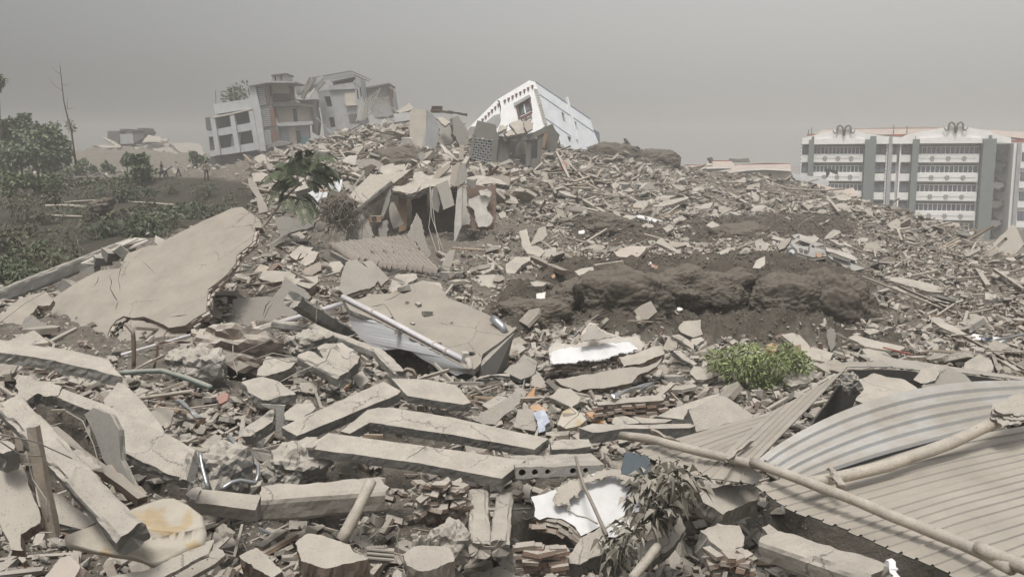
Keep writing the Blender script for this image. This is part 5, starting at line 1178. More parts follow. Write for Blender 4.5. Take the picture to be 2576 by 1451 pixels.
# --- leaning white building
Z = 'Z3'
lb = empty('leaning_house', P(1400, 370, 114), 'bright white house tipped over on its corner above the rubble', 'building')
NL = ((-.42, -.88, .22), (1660,110)); NRr = ((.72, -.66, .22), (1660,110)); DL = 112.0
def lw_(name, pts, dep, m, holes=(), off=0.0, ms=None): return fac(lb, name, Z, pts, DL - off, dep, m, holes, ms, NL)
def rw_(name, pts, dep, m, holes=(), off=0.0): return fac(lb, name, Z, pts, DL - off, dep, m, holes, None, NRr)
win = [(1455,400),(1585,305),(1622,445),(1480,515)]
lw_('wall', [(1592,92),(1662,108),(1700,250),(1740,430),(1790,610),(1700,690),(1480,720),(1240,700),(1180,700),(1000,690),(880,700),(865,665),(1040,490),(1215,318),(1260,290)], .35, 'leanwhite', [win])
lw_('dark_room', [(1430,380),(1600,290),(1640,450),(1470,530)], .2, 'void', off=-.8)
lw_('arch_shadow', [(1090,575),(1180,500),(1250,480),(1255,560),(1215,640),(1120,620)], .1, 'wallgrey', off=.12)
lw_('window_glass', [(1485,400),(1530,370),(1540,470),(1495,495)], .05, 'greenglass', off=-.3); lw_('window_glass', [(1535,365),(1580,335),(1605,440),(1545,468)], .05, 'glass', off=-.3)
lw_('window_mullion', [(1525,372),(1536,366),(1552,470),(1541,475)], .1, 'leanwhite', off=-.15)
for q in ([(1435,400),(1458,385),(1485,520),(1462,530)], [(1462,530),(1622,452),(1628,470),(1466,550)], [(1585,300),(1602,292),(1628,440),(1612,448)], [(1440,395),(1590,300),(1592,312),(1445,410)]): lw_('window_frame', q, .25, 'trim', off=.1)
lw_('window_hood', [(1405,360),(1590,258),(1605,285),(1430,385)], .5, 'wallgrey', off=.35)
for q in range(5): lw_('hood_bracket', [(1445+q*33,352-q*18),(1465+q*33,341-q*18),(1462+q*33,362-q*18)], .3, 'trim', off=.25)
lw_('balcony_rail', [(1490,540),(1612,470),(1620,525),(1500,590)], .1, 'trim', [[(1505,552),(1540,532),(1545,560),(1512,578)], [(1560,520),(1605,494),(1610,520),(1566,545)]], off=.3)
for (x, y) in ((1625,162),(1577,187),(1532,212),(1485,238),(1438,260),(1394,285),(1348,310),(1302,333),(1228,377),(1190,412),(1152,447),(1115,483),(1078,520),(1042,555),(930,665)):
    lw_('eave_bracket', [(x-15,y-10),(x+12,y-22),(x+5,y+24)], .35, 'brown', off=.2)
lw_('crack_gap', [(1215,318),(1245,330),(1262,400),(1252,500),(1248,400),(1232,345)], .1, 'void', off=.03)
for q in range(14):
    t = q / 13; x = 1655 + 110 * t; y = 185 + 390 * t; lw_('corner_stone', [(x-10,y),(x+26,y+4),(x+30,y+22),(x-4,y+18)], .3, 'offwhite', off=.15)
rw_('wall', [(1662,108),(1990,330),(2310,545),(2352,690),(2425,865),(2330,900),(1980,900),(1950,790),(1900,700),(1790,610),(1740,430),(1700,250)], .35, 'leanblue',
    [[(1968,455),(2000,475),(2033,592),(1992,566)], [(2122,565),(2146,582),(2166,682),(2142,660)], [(2040,738),(2086,756),(2096,835),(2060,805)]])
rw_('dark_room', [(1950,440),(2415,700),(2430,880),(1960,860)], .2, 'glass', off=-1.0)
for q in ([(1668,104),(2312,540),(2313,550),(1670,114)], [(1692,236),(2352,688),(2353,697),(1694,245)], [(1762,516),(2080,738),(2082,746),(1764,525)]): rw_('blue_band', q, .06, 'blueline', off=.05)
rw_('roof_pipe', [(2038,285),(2050,284),(2172,778),(2158,782)], .3, 'leanwhite', off=.4)
MB().add([*onplane([fx(Z, (1592,92)), fx(Z, (1662,108)), fx(Z, (2310,545))], fx(Z, (1660,110)), DL + .2, (-.1, -.8, .6))], [(0, 1, 2)]).build('roof', [M['wallgrey']], lb) if False else None

# --- grey porch wreck with lattice
po = empty('porch_wreck', P(1290, 430, 83), 'grey concrete porch wreck with a lattice screen before the white house', 'building'); DP = 82.0
fac(po, 'upper_wall', Z, [(945,690),(985,560),(1090,582),(1200,610),(1212,690),(1242,740),(1222,795),(940,742)], DP, .5, 'greywall')
fac(po, 'jamb', Z, [(880,992),(932,730),(962,742),(920,1002)], DP, .5, 'greywall'); fac(po, 'jamb', Z, [(1160,790),(1232,780),(1202,1068),(1148,1055)], DP - .05, .5, 'greywall')
sc_ = fac(po, 'screen_back', Z, [(945,770),(1165,795),(1142,1062),(915,1002)], DP + .6, .1, 'void')
for i in range(9):
    t = i / 8; a = (945 + 220 * t, 765 + 28 * t); b = (915 + 228 * t, 1002 + 60 * t)
    MB().bar(P(*fx(Z, a), DP + .2), P(*fx(Z, b), DP + .2), .07, .12, up=Vector((0, 1, 0))).build('lattice_bar', [M['wallgrey']], sc_)
    a = (945 - 30 * t, 768 + 232 * t); b = (1166 - 24 * t, 795 + 262 * t)
    MB().bar(P(*fx(Z, a), DP + .12), P(*fx(Z, b), DP + .12), .12, .07).build('lattice_bar', [M['wallgrey']], sc_)
    for k in range(8):
        s_ = k / 8; x = (945 + 220 * s_) * (1 - t) + (915 + 228 * s_) * t + 14; y = (768 + 26 * s_) * (1 - t) + (1000 + 60 * s_) * t + 14
        if i < 8 and (i + k) % 2: MB().bar(P(*fx(Z, (x - 9, y - 10)), DP + .16), P(*fx(Z, (x + 10, y + 14)), DP + .16), .05, .1).build('lattice_bar', [M['wallgrey']], sc_)
fac(po, 'middle_wall', Z, [(1242,742),(1372,760),(1350,1000),(1340,1060),(1202,1068),(1230,800)], DP + .3, 1.5, 'greywall')
fac(po, 'lintel', Z, [(1280,765),(1600,720),(1790,630),(1795,690),(1620,790),(1300,805)], DP - .2, 1.2, 'greywall')
fac(po, 'post', Z, [(1560,800),(1625,775),(1605,1090),(1550,1100)], DP, .6, 'greywall'); fac(po, 'post', Z, [(1690,745),(1785,650),(1712,1120),(1690,1130),(1610,1110),(1620,1010),(1685,1000)], DP - .1, 1.2, 'greywall')
fac(po, 'leaning_slab', Z, [(1440,860),(1480,800),(1575,805),(1560,960),(1480,960),(1420,980)], DP + 2, .3, 'plaster'); fac(po, 'leaning_slab', Z, [(1345,1040),(1400,1000),(1560,1090),(1540,1110)], DP + .5, .6, 'greywall')
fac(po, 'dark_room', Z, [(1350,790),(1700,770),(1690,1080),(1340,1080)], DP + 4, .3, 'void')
fac(po, 'side_shard', Z, [(1780,640),(1862,598),(1905,680),(1952,730),(1930,795),(1905,920),(1740,905)], DP + 1, .4, 'greywall'); fac(po, 'orange_panel', Z, [(1770,700),(1816,715),(1772,885),(1740,872)], DP - .3, .15, 'woodraw')
ex = [([(1355,600),(1480,550),(1532,590),(1542,655),(1578,690),(1450,722),(1412,662)], 'plaster', (.1,-.6,.8), 'pale flat plate on top of the grey porch wreck'),
 ([(1225,690),(1240,620),(1290,610),(1330,650),(1240,700)], 'plaster', (-.1,-.6,.8), 'smaller pale plate left on the porch wreck roof'),
 ([(1290,700),(1400,655),(1440,700),(1500,720),(1330,745)], 'concrete', (0,-.5,.86), 'layered slab under the pale plates on the porch'),
 ([(1520,570),(1580,560),(1640,590),(1630,660),(1570,690),(1540,640)], 'brickraw', (.1,-.8,.5), 'dark broken barrel shape on the porch roof')]
for q, mt, nn, lb2 in ex: panel('debris_plate', Z, q, nn, .25, lb2, 'plate', mt, d=DP - .6, amp=.06, step=.4)
cb = empty('stair_block', P(1070, 380, 88), 'tall cream concrete block standing left of the dark arch on the rubble crest', 'block')
fac(cb, 'front_wall', Z, [(195,452),(232,430),(390,430),(385,640),(352,985),(250,980),(188,962)], 88, .4, 'cream')
fac(cb, 'side_wall', Z, [(390,430),(492,520),(532,600),(530,760),(482,952),(352,985),(385,640)], 88, .4, 'wallgrey', n=((.6, -.78, .1), (390,640)))
panel('arch_fragment', Z, [(690,520),(770,508),(830,600),(892,720),(872,845),(780,852),(740,760),(700,690)], (.4, -.85, .35), .6, 'dark arched wall fragment right of the tall cream block', 'wall', 'greywall', d=90, amp=.1)
panel('wall_fragment', Z, [(535,600),(600,520),(690,520),(740,700),(740,830),(560,860),(540,760)], (-.1, -.9, .4), .5, 'shattered wall between the cream block and the dark arch', 'wall', ['concrete', 'brickraw'], d=91, amp=.12)
panel('debris_plate', Z, [(500,530),(560,515),(675,580),(600,625)], (0, -.6, .8), .2, 'pale plate leaning on the shattered wall', 'plate', 'plaster', d=89.5, amp=.05)
panel('debris_plate', Z, [(30,455),(190,350),(240,430),(200,440),(80,470)], (-.2, -.8, .55), .2, 'grey roof plate pointing up left of the cream block', 'plate', 'concrete', d=95, amp=.05)
panel('debris_plate', Z, [(0,480),(200,460),(195,560),(20,580)], (0, -.9, .4), .3, 'pale wall strip under the grey roof plate', 'wall', 'wallgrey', d=94, amp=.06)
for i in range(6):
    x = 455 + i * 20; o = MB().bar(P(*fx(Z, (x, 470)), 96), P(*fx(Z, (x + 10, 392)), 96), .25, .25, up=Vector((0, 1, 0)))
    o.build('timber_stub', [M['darkwood']], None, 'dark timber stub sticking up on the crest behind the cream block', 'timber', 'dark timber stubs on the crest')
beam('timber', Z, (650,455), (860,495), .22, .22, 'dark timber jutting over the crest towards the white house', 'timber', 'darkwood', 95, 94)
beam('timber', Z, (440,440), (700,470), .25, .25, 'timber plate under the dark stubs on the crest', 'timber', 'darkwood', 96, 95)
panel('debris_plate', Z, [(545,835),(570,840),(700,960),(740,1000),(700,985),(600,930)], (0,-.8,.6), .1, 'curved white strip on the rubble left of the porch', 'strip', 'offwhite', d=78, amp=.03)
beam('timber', Z, (805,855), (795,1030), .4, .3, 'upright pale timber left of the lattice screen', 'timber', 'wood', 78, 77.5, up=(0, 1, 0))
beam('timber', Z, (445,1270), (660,1060), .35, .25, 'pale timber lying below the curved white strip', 'timber', 'wood', 62, 68)
beam('timber', Z, (1915,940), (2060,1240), .22, .22, 'slanting pale pole before the red cloth', 'timber', 'wood', 88, 80)
panel('red_cloth', Z, [(1945,1130),(1990,1030),(2035,1060),(2020,1130),(1980,1145)], (0, -.8, .6), .05, 'red cloth on the rubble right of the porch wreck', 'cloth', 'redcloth', d=84, amp=.05, step=.2)
panel('debris_plate', Z, [(1860,1110),(1960,1040),(2060,1000),(2100,1080),(2060,1180),(1950,1150)], (.1, -.8, .6), .3, 'rounded grey plate behind the red cloth', 'plate', 'concrete', d=85, amp=.06)

# --- hotel on the right
Z = 'Z5'; DH = 165.0
ho = empty('hotel', P(2330, 600, 172), 'white four storey hotel with grey pillars and horned gables, torn open at one end', 'building')
def X5(x, y=320): return P(*fx(Z, (x, y)), DH).x
def Z5z(y, x=900): return P(*fx(Z, (x, y)), DH).z
def hbox(name, x0, y0, x1, y1, m, d0=0.0, dep=1.0, parent=None):
    a, b, t, u_ = X5(x0), X5(x1), Z5z(y0), Z5z(y1)
    return MB().box(((a + b) / 2, DH + d0 + dep / 2, (t + u_) / 2), (b - a, dep, t - u_)).build(name, [M[m]], parent or ho)
hbox('core', 85, 240, 1830, 1280, 'hotelwhite', 1.2, 14)
PITCHF = 186.0
def winrow(x0, x1, y0, y1, n, bent=False):
    w = hbox('window', x0, y0, x1, y1, 'void', .9, .4)
    for i in range(n):
        a = x0 + (x1 - x0) * i / n; b = x0 + (x1 - x0) * (i + 1) / n
        hbox('pane', a + 5, y0 + 17, b - 4, y1 - 3, 'glass', .55 + random.uniform(0, .1), .1, w)
        hbox('mullion', a - 3.2, y0 + 10, a + 3.2, y1, 'hotelwhite', .4, .3, w)
    hbox('frame_rail', x0, y0 + 10, x1, y0 + 17, 'hotelwhite', .35, .35, w); hbox('frame_rail', x0, y1 - 5, x1, y1 + 2, 'hotelwhite', .33, .4, w)
for f in range(5):
    y = 315 + f * PITCHF
    for (x0, x1) in ((195, 690), (1210, 1778)):
        winrow(x0, x1, y, y + 85, 13)
        s_ = hbox('balcony_front', x0 - 5, y + 87, x1, y + 168, 'hotelwhite', -.4, 1.2)
        for k in (.24, .5, .76):
            cx = x0 + (x1 - x0) * k
            c = Vector((X5(cx), DH - .48, Z5z(y + 127)))
            MB().tube([c + Vector((math.cos(a) * .36, 0, math.sin(a) * .36)) for a in np.linspace(0, 2 * math.pi, 13)], .05, 4, cap=False).build('round_ornament', [M['wallgrey']], s_)
            MB().bar(c - Vector((.22, 0, 0)), c + Vector((.22, 0, 0)), .05, .3).build('ornament_bar', [M['wallgrey']], s_)
        hbox('panel_line', x0 + 20, y + 126, x1 - 25, y + 128, 'wallgrey', -.45, .05, s_)
    for (x0, x1) in ((85, 142), (805, 905), (968, 1008), (1060, 1140)):
        w = hbox('window', x0, y, x1, y + 85, 'void', .6, .5)
        nn_ = max(1, int((x1 - x0) / 45))
        for i in range(nn_): hbox('pane', x0 + (x1 - x0) * i / nn_ + 4, y + 8, x0 + (x1 - x0) * (i + 1) / nn_ - 4, y + 80, 'glass', .45, .1, w)
        hbox('brick_panel', x0 - 8, y + 92, x1 + 5, y + 165, 'hotelwhite', -.05, .8)
for (x0, x1, d_, dp_) in ((148, 202, -1.2, 2.6), (700, 805, -1.6, 3.2), (1152, 1212, -1.2, 2.6), (1795, 1912, -1.8, 3.4)):
    p_ = hbox('pillar', x0, 255, x1, 1260, 'hotelgrey', d_, dp_)
    hbox('pillar_tip', x0 + (x1 - x0) * .45, 222, x1 - 2 if x1 < 1000 else x1 - 40, 256, 'hotelgrey', d_ + .3, dp_ - .8, p_)
hbox('drain_column', 928, 235, 966, 1260, 'wallgrey', -.6, 1.5)
for x in (75, 915, 1045, 1915): 
    hbox('trim_strip', x - 7, 245, x + 7, 1250, 'hotelwhite', -.3, .9)
    for k in range(26): hbox('trim_stud', x - 7, 250 + k * 38, x - 1, 266 + k * 38, 'hotelgrey', -.42, .2) if x in (75, 915) else None
def gable(pts, m, d0, dep, name='gable'):
    L = [Vector((X5(x), DH + d0, Z5z(y))) for x, y in pts]; MB().prism(L, Vector((0, dep, 0))).build(name, [M[m]], ho)
gable([(80,300),(80,240),(200,208),(400,160),(490,142),(580,160),(700,195),(805,212),(925,230),(925,300)], 'hotelwhite', -.9, 2.2)
gable([(960,300),(960,228),(1045,240),(1100,208),(1290,170),(1420,145),(1540,118),(1640,140),(1840,185),(1910,215),(2045,245),(2050,300),(1910,290),(1780,300)], 'hotelwhite', -.9, 2.2)
gable([(200,250),(490,232),(690,255),(690,298),(200,303)], 'hotelwhite', -1.3, .5, 'gable_band'); gable([(1215,250),(1540,228),(1780,250),(1780,296),(1215,298)], 'hotelwhite', -1.3, .5, 'gable_band')
rp_ = [(205,200,1.4),(290,142,7),(980,125,7),(1100,122,7),(1420,124,7),(1700,142,7),(2300,185,7),(2300,268,1.4),(1900,215,1.4),(1540,150,1.4),(1100,205,1.4),(800,205,1.4),(490,150,1.4)]
MB().prism([Vector((X5(x), DH + k, Z5z(y) )) for x, y, k in rp_], Vector((0, .4, -.3))).build('roof', [M['hotelroof']], ho)
hbox('red_ridge', 950, 205, 1110, 226, 'redroof', .2, 1.5); hbox('red_ridge', 125, 195, 200, 214, 'redroof', .2, 1.5); hbox('red_ridge', 2060, 265, 2300, 290, 'redroof', .2, 1.5)
for hx, hy in ((487, 175), (1538, 155)):
    cx, cz = X5(hx), Z5z(hy); sk = empty('ram_emblem', Vector((cx, DH - 1.3, cz)) ); sk.parent = ho; sk.location = Vector((cx, DH - 1.3, cz)) - origin(ho)
    k = X5(100) - X5(99)
    MB().add([Vector((cx + x * k, DH - 1.3 + y, cz - z * k)) for x, z, y in ((-14,-30,0),(14,-30,0),(20,-10,-.3),(8,45,-.2),(-8,45,-.2),(-20,-10,-.3),(0,-20,-.9),(0,40,-.7))], [(0,1,6),(1,2,6),(2,3,7,6),(3,4,7),(4,5,6,7),(5,0,6),(0,5,4,3,2,1)]).build('ram_skull', [M['brown']], ho)
    for s_ in (-1, 1):
        pth = [(8,-20),(18,-48),(42,-62),(62,-48),(66,-15),(70,10),(88,18),(105,-5),(112,-30)]
        MB().tube([Vector((cx + s_ * x * k, DH - 1.4, cz - z * k)) for x, z in pth], [.16,.19,.21,.21,.20,.18,.15,.10,.03], 8).build('ram_horn', [M['horn']], ho, smooth=True)
    bpy.data.objects.remove(sk)
for x, y0, y1 in ((172,195,128),(140,200,150),(980,200,110),(1108,200,120)): MB().tube([Vector((X5(x), DH + 2, Z5z(y0))), Vector((X5(x), DH + 2, Z5z(y1)))], .08, 5).build('mast', [M['grille']], ho)
# torn link and far wing
for f in range(5):
    y = 300 + f * PITCHF
    gable([(1910,y),(2040,y+5),(2050,y+40),(1990,y+70),(1960,y+60),(1930,y+90),(1912,y+80)], 'concrete' if f % 2 else 'wallgrey', 1.5 + f * .2, 3, 'torn_floor')
    gable([(1975,y+95),(2090,y+100),(2085,y+180),(2040,y+185),(1985,y+150)], 'wallgrey' if f < 4 else 'concrete', 3, 3, 'torn_wall')
hbox('torn_back', 1905, 320, 2100, 1250, 'cream', 7, .5)
hbox('far_wing_wall', 2065, 300, 2420, 1250, 'hotelwhite', -2, 8)
for f in range(5):
    y = 385 + f * PITCHF
    for x0, x1 in ((2140, 2205), (2225, 2300), (2330, 2400)):
        w = hbox('window', x0, y, x1, y + 85, 'void', -2.1, .4); hbox('pane', x0 + 6, y + 6, (x0 + x1) / 2 - 3, y + 80, 'glass', -2.2, .2, w); hbox('pane', (x0 + x1) / 2 + 3, y + 6, x1 - 6, y + 80, 'glass', -2.2, .2, w)
    hbox('floor_band', 2095, y + 92, 2420, y + 150, 'hotelwhite', -2.4, .6)
hbox('drain_column', 2090, 300, 2125, 1250, 'wallgrey', -2.8, 1.2)

ho.rotation_euler.z = math.radians(-17); ho.scale.x = .965; ho.location.x += 2.4
# --- low tile roofed houses in the dip
Z = 'Z4'
lh = empty('low_house', P(1960, 450, 130), 'low cream house with a long sagging tiled roof in the dip', 'building'); DLH = 128.0
fac(lh, 'wall', Z, [(1120,605),(1300,588),(1500,582),(1740,592),(1752,780),(1130,780)], DLH, 6, 'cream')
MB().add([P(*fx(Z, p), d) for p, d in (((1118,612),DLH-.8),((1300,588),DLH-.8),((1480,578),DLH-.8),((1742,592),DLH-.8),((1735,530),DLH+5),((1500,528),DLH+5),((1215,540),DLH+5))], [(0,1,2,3,4,5,6)]).build('roof', [M['hotelroof']], lh)
fac(lh, 'eave', Z, [(1115,615),(1300,589),(1480,579),(1742,592),(1742,602),(1480,590),(1300,600),(1120,626)], DLH - 1, .4, 'hotelwhite'); fac(lh, 'ridge', Z, [(1210,540),(1500,524),(1735,527),(1735,536),(1500,533),(1212,548)], DLH + 4.6, .6, 'redroof')
for q in ([(1525,630),(1555,630),(1552,700),(1522,700)], [(1340,690),(1410,690),(1410,720),(1340,720)]): fac(lh, 'doorway', Z, q, DLH - .1, .4, 'grille')
l2 = empty('low_house', P(1800, 450, 140), 'small tiled pavilion with raised roof behind the sagging roof', 'building')
fac(l2, 'wall', Z, [(700,598),(990,575),(1160,580),(1160,760),(720,760)], 138, 6, 'cream')
MB().add([P(*fx(Z, p), d) for p, d in (((868,572),137.4),((1200,560),137.4),((1165,500),142),((950,502),142))], [(0,1,2,3)]).build('roof', [M['hotelroof']], l2)
MB().add([P(*fx(Z, p), d) for p, d in (((685,580),138),((700,598),137.2),((890,592),137.2),((890,545),141),((722,540),141))], [(0,1,2,3,4)]).build('roof_wing', [M['hotelroof']], l2)
fac(l2, 'eave', Z, [(880,570),(1195,562),(1195,574),(885,582)], 137, .4, 'hotelwhite'); fac(l2, 'ridge', Z, [(948,498),(1166,497),(1166,505),(948,506)], 141.6, .6, 'redroof'); fac(l2, 'ridge', Z, [(720,538),(892,543),(892,550),(720,546)], 140.6, .6, 'redroof')
fac(l2, 'broken_tower', Z, [(955,500),(955,475),(975,465),(988,500)], 140, 2, 'grille'); fac(l2, 'broken_tower', Z, [(1165,520),(1170,480),(1230,485),(1330,475),(1343,520)], 142, 2, 'concrete')
fac(None, 'fallen_red_roof', Z, [(1980,715),(2120,755),(2240,782),(2345,762),(2402,842),(2250,862),(2130,820),(2010,760)], 100, .3, 'redroof', n=((.1, -.6, .8), (2240,782)))
tag(bpy.data.objects['fallen_red_roof'], 'fallen pinkish red roof plate in front of the hotel', 'roof')
bpy.data.objects['fallen_red_roof'].data.materials[0] = M['hotelroof']
panel('roof_ledge', Z, [(1745,610),(1800,630),(1960,655),(2105,690),(2105,745),(1960,720),(1790,690),(1760,660)], (0, -.9, .4), .5, 'white edged flat roof ledge left of the fallen red roof', 'wall', 'wallwhite', d=112, amp=.06)
panel('black_frame', Z, [(2085,580),(2110,578),(2190,600),(2200,635),(2175,625),(2120,605),(2115,640),(2090,668)], (0, -1, .1), .3, 'black broken frame standing before the hotel balcony', 'frame', 'void', d=108, amp=.04)
# tilted gable wall at the right edge
tg = panel('tilted_gable', 'Z5', [(1880,1330),(2000,1205),(2120,1088),(2152,1100),(2200,1190),(2237,1275),(2180,1350),(2100,1425),(2040,1402)], (-.2, -.85, .5), .4, 'beige gable wall tilted on its corner at the picture edge', 'wall', 'plaster', d=66, amp=.05, step=.6, holes=[[(1970,1290),(2060,1205),(2078,1228),(1990,1316)]])
panel('tilted_gable', 'Z5', [(2140,1160),(2237,1120),(2300,1160),(2300,1300),(2237,1290)], (.2, -.9, .3), .3, 'grey wall piece behind the tilted beige gable', 'wall', 'greywall', d=70, amp=.08)

# --- far ruin on the left
Z = 'Z1'; fr_ = empty('far_ruin', P(330, 400, 200), 'faint ruined concrete house on the far mound at the left', 'building')
for q, m in (([(1045,745),(1165,742),(1160,885),(1120,895),(1045,825)], 'grille'), ([(1165,770),(1290,765),(1302,865),(1170,872)], 'wallgrey'), ([(1280,752),(1402,742),(1392,812),(1312,855)], 'grille'),
             ([(1163,724),(1224,722),(1224,772),(1165,772)], 'grille'), ([(1333,715),(1390,713),(1398,752),(1335,755)], 'grille'), ([(1165,745),(1410,740),(1415,765),(1165,772)], 'grille')): fac(fr_, 'wall', Z, q, 200, 6, m)
for i, (q, lb3) in enumerate([([(1380,852),(1440,780),(1560,800),(1590,860)], 'grey broken roof right of the far ruin'), ([(1640,862),(1800,855),(1935,862),(1965,905),(2010,1000),(1820,1005)], 'broad faint wall slab left of the apartment block'), ([(990,805),(1010,800),(1180,890),(1160,905)], 'leaning slab left of the far ruin'),
     ([(1300,900),(1640,850),(1660,880),(1480,930),(1340,960)], 'pale slab on the far mound below the broken roof'), ([(890,880),(1130,880),(1140,905),(1000,905)], 'flat slab on the far mound left'), ([(1480,910),(1640,890),(1780,990),(1640,960),(1500,945)], 'dark gap slab on the far mound'), ([(1555,840),(1600,812),(1638,812),(1620,850)], 'small pale block on the far mound crest')]):
    panel('far_slab', Z, q, (random.uniform(-.2, .2), -.85, .45), .6, lb3, 'slab', 'concrete' if i % 2 else 'plaster', d=196, amp=.2, step=1.2)
# ================================================================== vegetation
def clump_plant(name, label, cat, clusters, leaf, size, mats, n=90, rad=.35, base=None, group=None, narrow=.35, stem=.03, droop=.3, squash=.8):
    """clusters: 3D points; each carries a tuft of leaves at the end of a limb from the base"""
    base = base or sum(clusters, Vector()) / len(clusters) - Vector((0, 0, .6)); r_ = empty(name, base, label, cat, group)
    st = MB(); fo = MB()
    for c in clusters:
        fan(st, base, c, stem, stem * .35)
        rr = rad * random.uniform(.75, 1.25); leaves(fo, c, int(n * random.uniform(.7, 1.3)), (rr, rr, rr * squash), size, droop=droop, narrow=narrow)
    st.build('stem', [M['bark']], r_); fo.build('foliage', [M[mats]], r_, fix=False); return r_
cl = [PT('Y4', p, 22.3 + random.uniform(-.5, .5)) for p in ((1600,625),(1690,585),(1780,565),(1850,550),(1900,600),(2090,575),(2160,560),(2220,590),(2290,640),(2310,670),(1650,690),(1740,680),(1840,710),(1950,690),(2060,650),(1980,780),(2040,820),(2080,870),(1900,640),(1560,635),(1720,745),(1930,840),(2010,890),(2150,650))]
clump_plant('green_bush', 'light green leafy bush beside the corrugated roof', 'bush', cl, 1, .17, 'leaflit', n=120, rad=.28, base=PT('Y4', (1950,850), 22.6), narrow=.26, squash=.7, stem=.015)
cl = [PT('Y7', p, 11.4 + random.uniform(-.3, .3)) for p in ((2120,560),(2220,520),(2330,500),(2100,660),(2200,640),(2300,620),(2390,600),(2060,760),(2160,740),(2270,720),(2370,700),(2120,840),(2220,830),(2330,800),(2150,920),(2420,560))]
clump_plant('dusty_shrub', 'broad leaved shrub caked grey with dust at the roof edge', 'bush', cl, 1, .20, 'leafdust', n=26, rad=.2, base=PT('Y7', (2280,900), 11.6), narrow=.38, droop=.9, stem=.012)
cl = [PT('Y7', p, 10.9 + random.uniform(-.2, .2)) for p in ((1760,1130),(1850,1080),(1930,1000),(1960,1060),(1800,1210),(1880,1180),(1830,1300),(1900,1270),(1760,1280))]
clump_plant('dusty_shrub', 'lower dust caked shrub under the tip of the white sheet', 'bush', cl, 1, .17, 'leafdust', n=16, rad=.16, base=PT('Y7', (1850,1330), 10.9), narrow=.32, droop=.8, stem=.01)
# pinnate branches
def frond(mb, a, b, n, ll, m=0, arch=.25, curl=.2):
    pts = []; L = (b - a).length
    for i in range(9):
        t = i / 8; pts.append(a.lerp(b, t) + Vector((0, 0, arch * L * math.sin(math.pi * t) - curl * L * t * t * .5)))
    mb.tube(pts, [.018] * 8 + [.006], 4, 1)
    for i in range(n):
        t = .12 + .88 * i / n; k = t * 8; q = pts[int(k)].lerp(pts[min(int(k) + 1, 8)], k - int(k)); tg_ = (pts[min(int(k) + 1, 8)] - pts[int(k) if k < 8 else 7]).normalized()
        sd = tg_.cross(Vector((0, -.35, 1)));
        if sd.length < .01: sd = Vector((1, 0, 0))
        sd.normalize(); l_ = ll * (1 - .55 * abs(t - .35)) * random.uniform(.8, 1.15)
        for s_ in (-1, 1):
            d_ = (sd * s_ + tg_ * .55 + Vector((0, 0, -.35 + random.gauss(0, .1)))).normalized(); w = tg_ * l_ * .15
            mb.add([q, q + d_ * l_ * .5 + w, q + d_ * l_ - Vector((0, 0, l_ * .2)), q + d_ * l_ * .5 - w], [(0, 1, 2, 3)], m)
br = empty('leafy_branch', PT('Z7', (120,840), 43.5), 'drooping green branch with feathery leaves before the blue white wall', 'tree')
mb = MB()
for a_, b_ in [((560,300),(540,20)),((600,300),(700,40)),((560,280),(850,90)),((600,330),(880,230)),((620,300),(900,290)),((500,330),(270,150)),((480,360),(160,290)),((470,400),(190,480)),((430,400),(300,520)),((640,360),(830,390)),((500,480),(670,560)),((480,520),(660,640)),((470,560),(580,720)),((420,520),(380,600)),((500,300),(420,90)),((450,320),(230,230)),((540,350),(760,180)),((520,400),(330,300)),((560,380),(700,400)),((480,330),(500,120)),((600,340),(780,330)),((560,330),(640,150)),((430,380),(240,400))]:
    frond(mb, PT('Z7', a_, 43.5 + random.uniform(-.6, .6)), PT('Z7', b_, 43.5 + random.uniform(-1.2, 1.0)), 22, .56)
mb.build('fronds', [M['leafdark'], M['bark']], br, fix=False)
tb = MB(); tb.tube([PT('Z7', p, 43.5) for p in ((110,850),(230,690),(370,500),(480,400),(560,320))], [.06,.055,.05,.04,.02], 6); tb.tube([PT('Z7', p, 43.4) for p in ((310,560),(300,400),(310,250))], .025, 5)
tb.build('trunk', [M['wood']], br)
# trees on the slope at the left
def zb(x, y, r, d, fr='Z1'): return PT(fr, (x, y), d), r * .25886 * d / FPX
def tree(label, blobs, d, nleaf, size, name='broadleaf_tree', foot=None, cat='tree', mats='leafhazed', group=None):
    B_ = [zb(x, y, r, d + random.uniform(-2, 2)) for x, y, r in blobs]; c = sum((b for b, _ in B_), Vector()) / len(B_)
    f_ = Vector((c.x, c.y, gz(c.x, c.y))) if foot is None else foot; r_ = empty(name, f_, label, cat, group)
    tr = MB(); fo = MB(); low = min(B_, key=lambda q: q[0].z); top_ = f_.lerp(c, .6); H = max((c - f_).length, 1)
    tr.tube([f_, f_.lerp(c, .35) + Vector((random.gauss(0, .05), 0, 0)) * H, top_], [min(.05 * H, .22), min(.04 * H, .18), min(.025 * H, .1)], 7)
    for b, r in B_:
        fan(tr, top_, b, min(.02 * H, .08), min(.006 * H, .03))
        k = max(3, int(14 * (r ** 1.0)))
        for _ in range(min(k, 40)):
            o = Vector((random.gauss(0, .48), random.gauss(0, .48), random.gauss(0, .42))) * r; rr = r * random.uniform(.18, .34)
            leaves(fo, b + o, int(nleaf / min(k, 40)), (rr, rr, rr * .7), size, narrow=.6)
    tr.build('trunk', [M['bark']], r_); fo.build('crown', [M[mats]], r_, fix=False)
tree('tallest hazy tree with a knobby top on the left slope', [(210,635,65),(190,690,70),(120,700,90),(60,760,110),(30,690,70),(60,880,130)], 104, 620, .5)
tree('rounded hazy tree right of the tallest one on the slope', [(480,800,100),(400,830,90),(560,830,80),(480,900,110),(580,960,80),(330,840,70)], 100, 560, .5)
tree('low hazy tree in front of the tallest one', [(250,830,120),(150,960,120),(330,980,110),(40,1000,110)], 96, 560, .5)
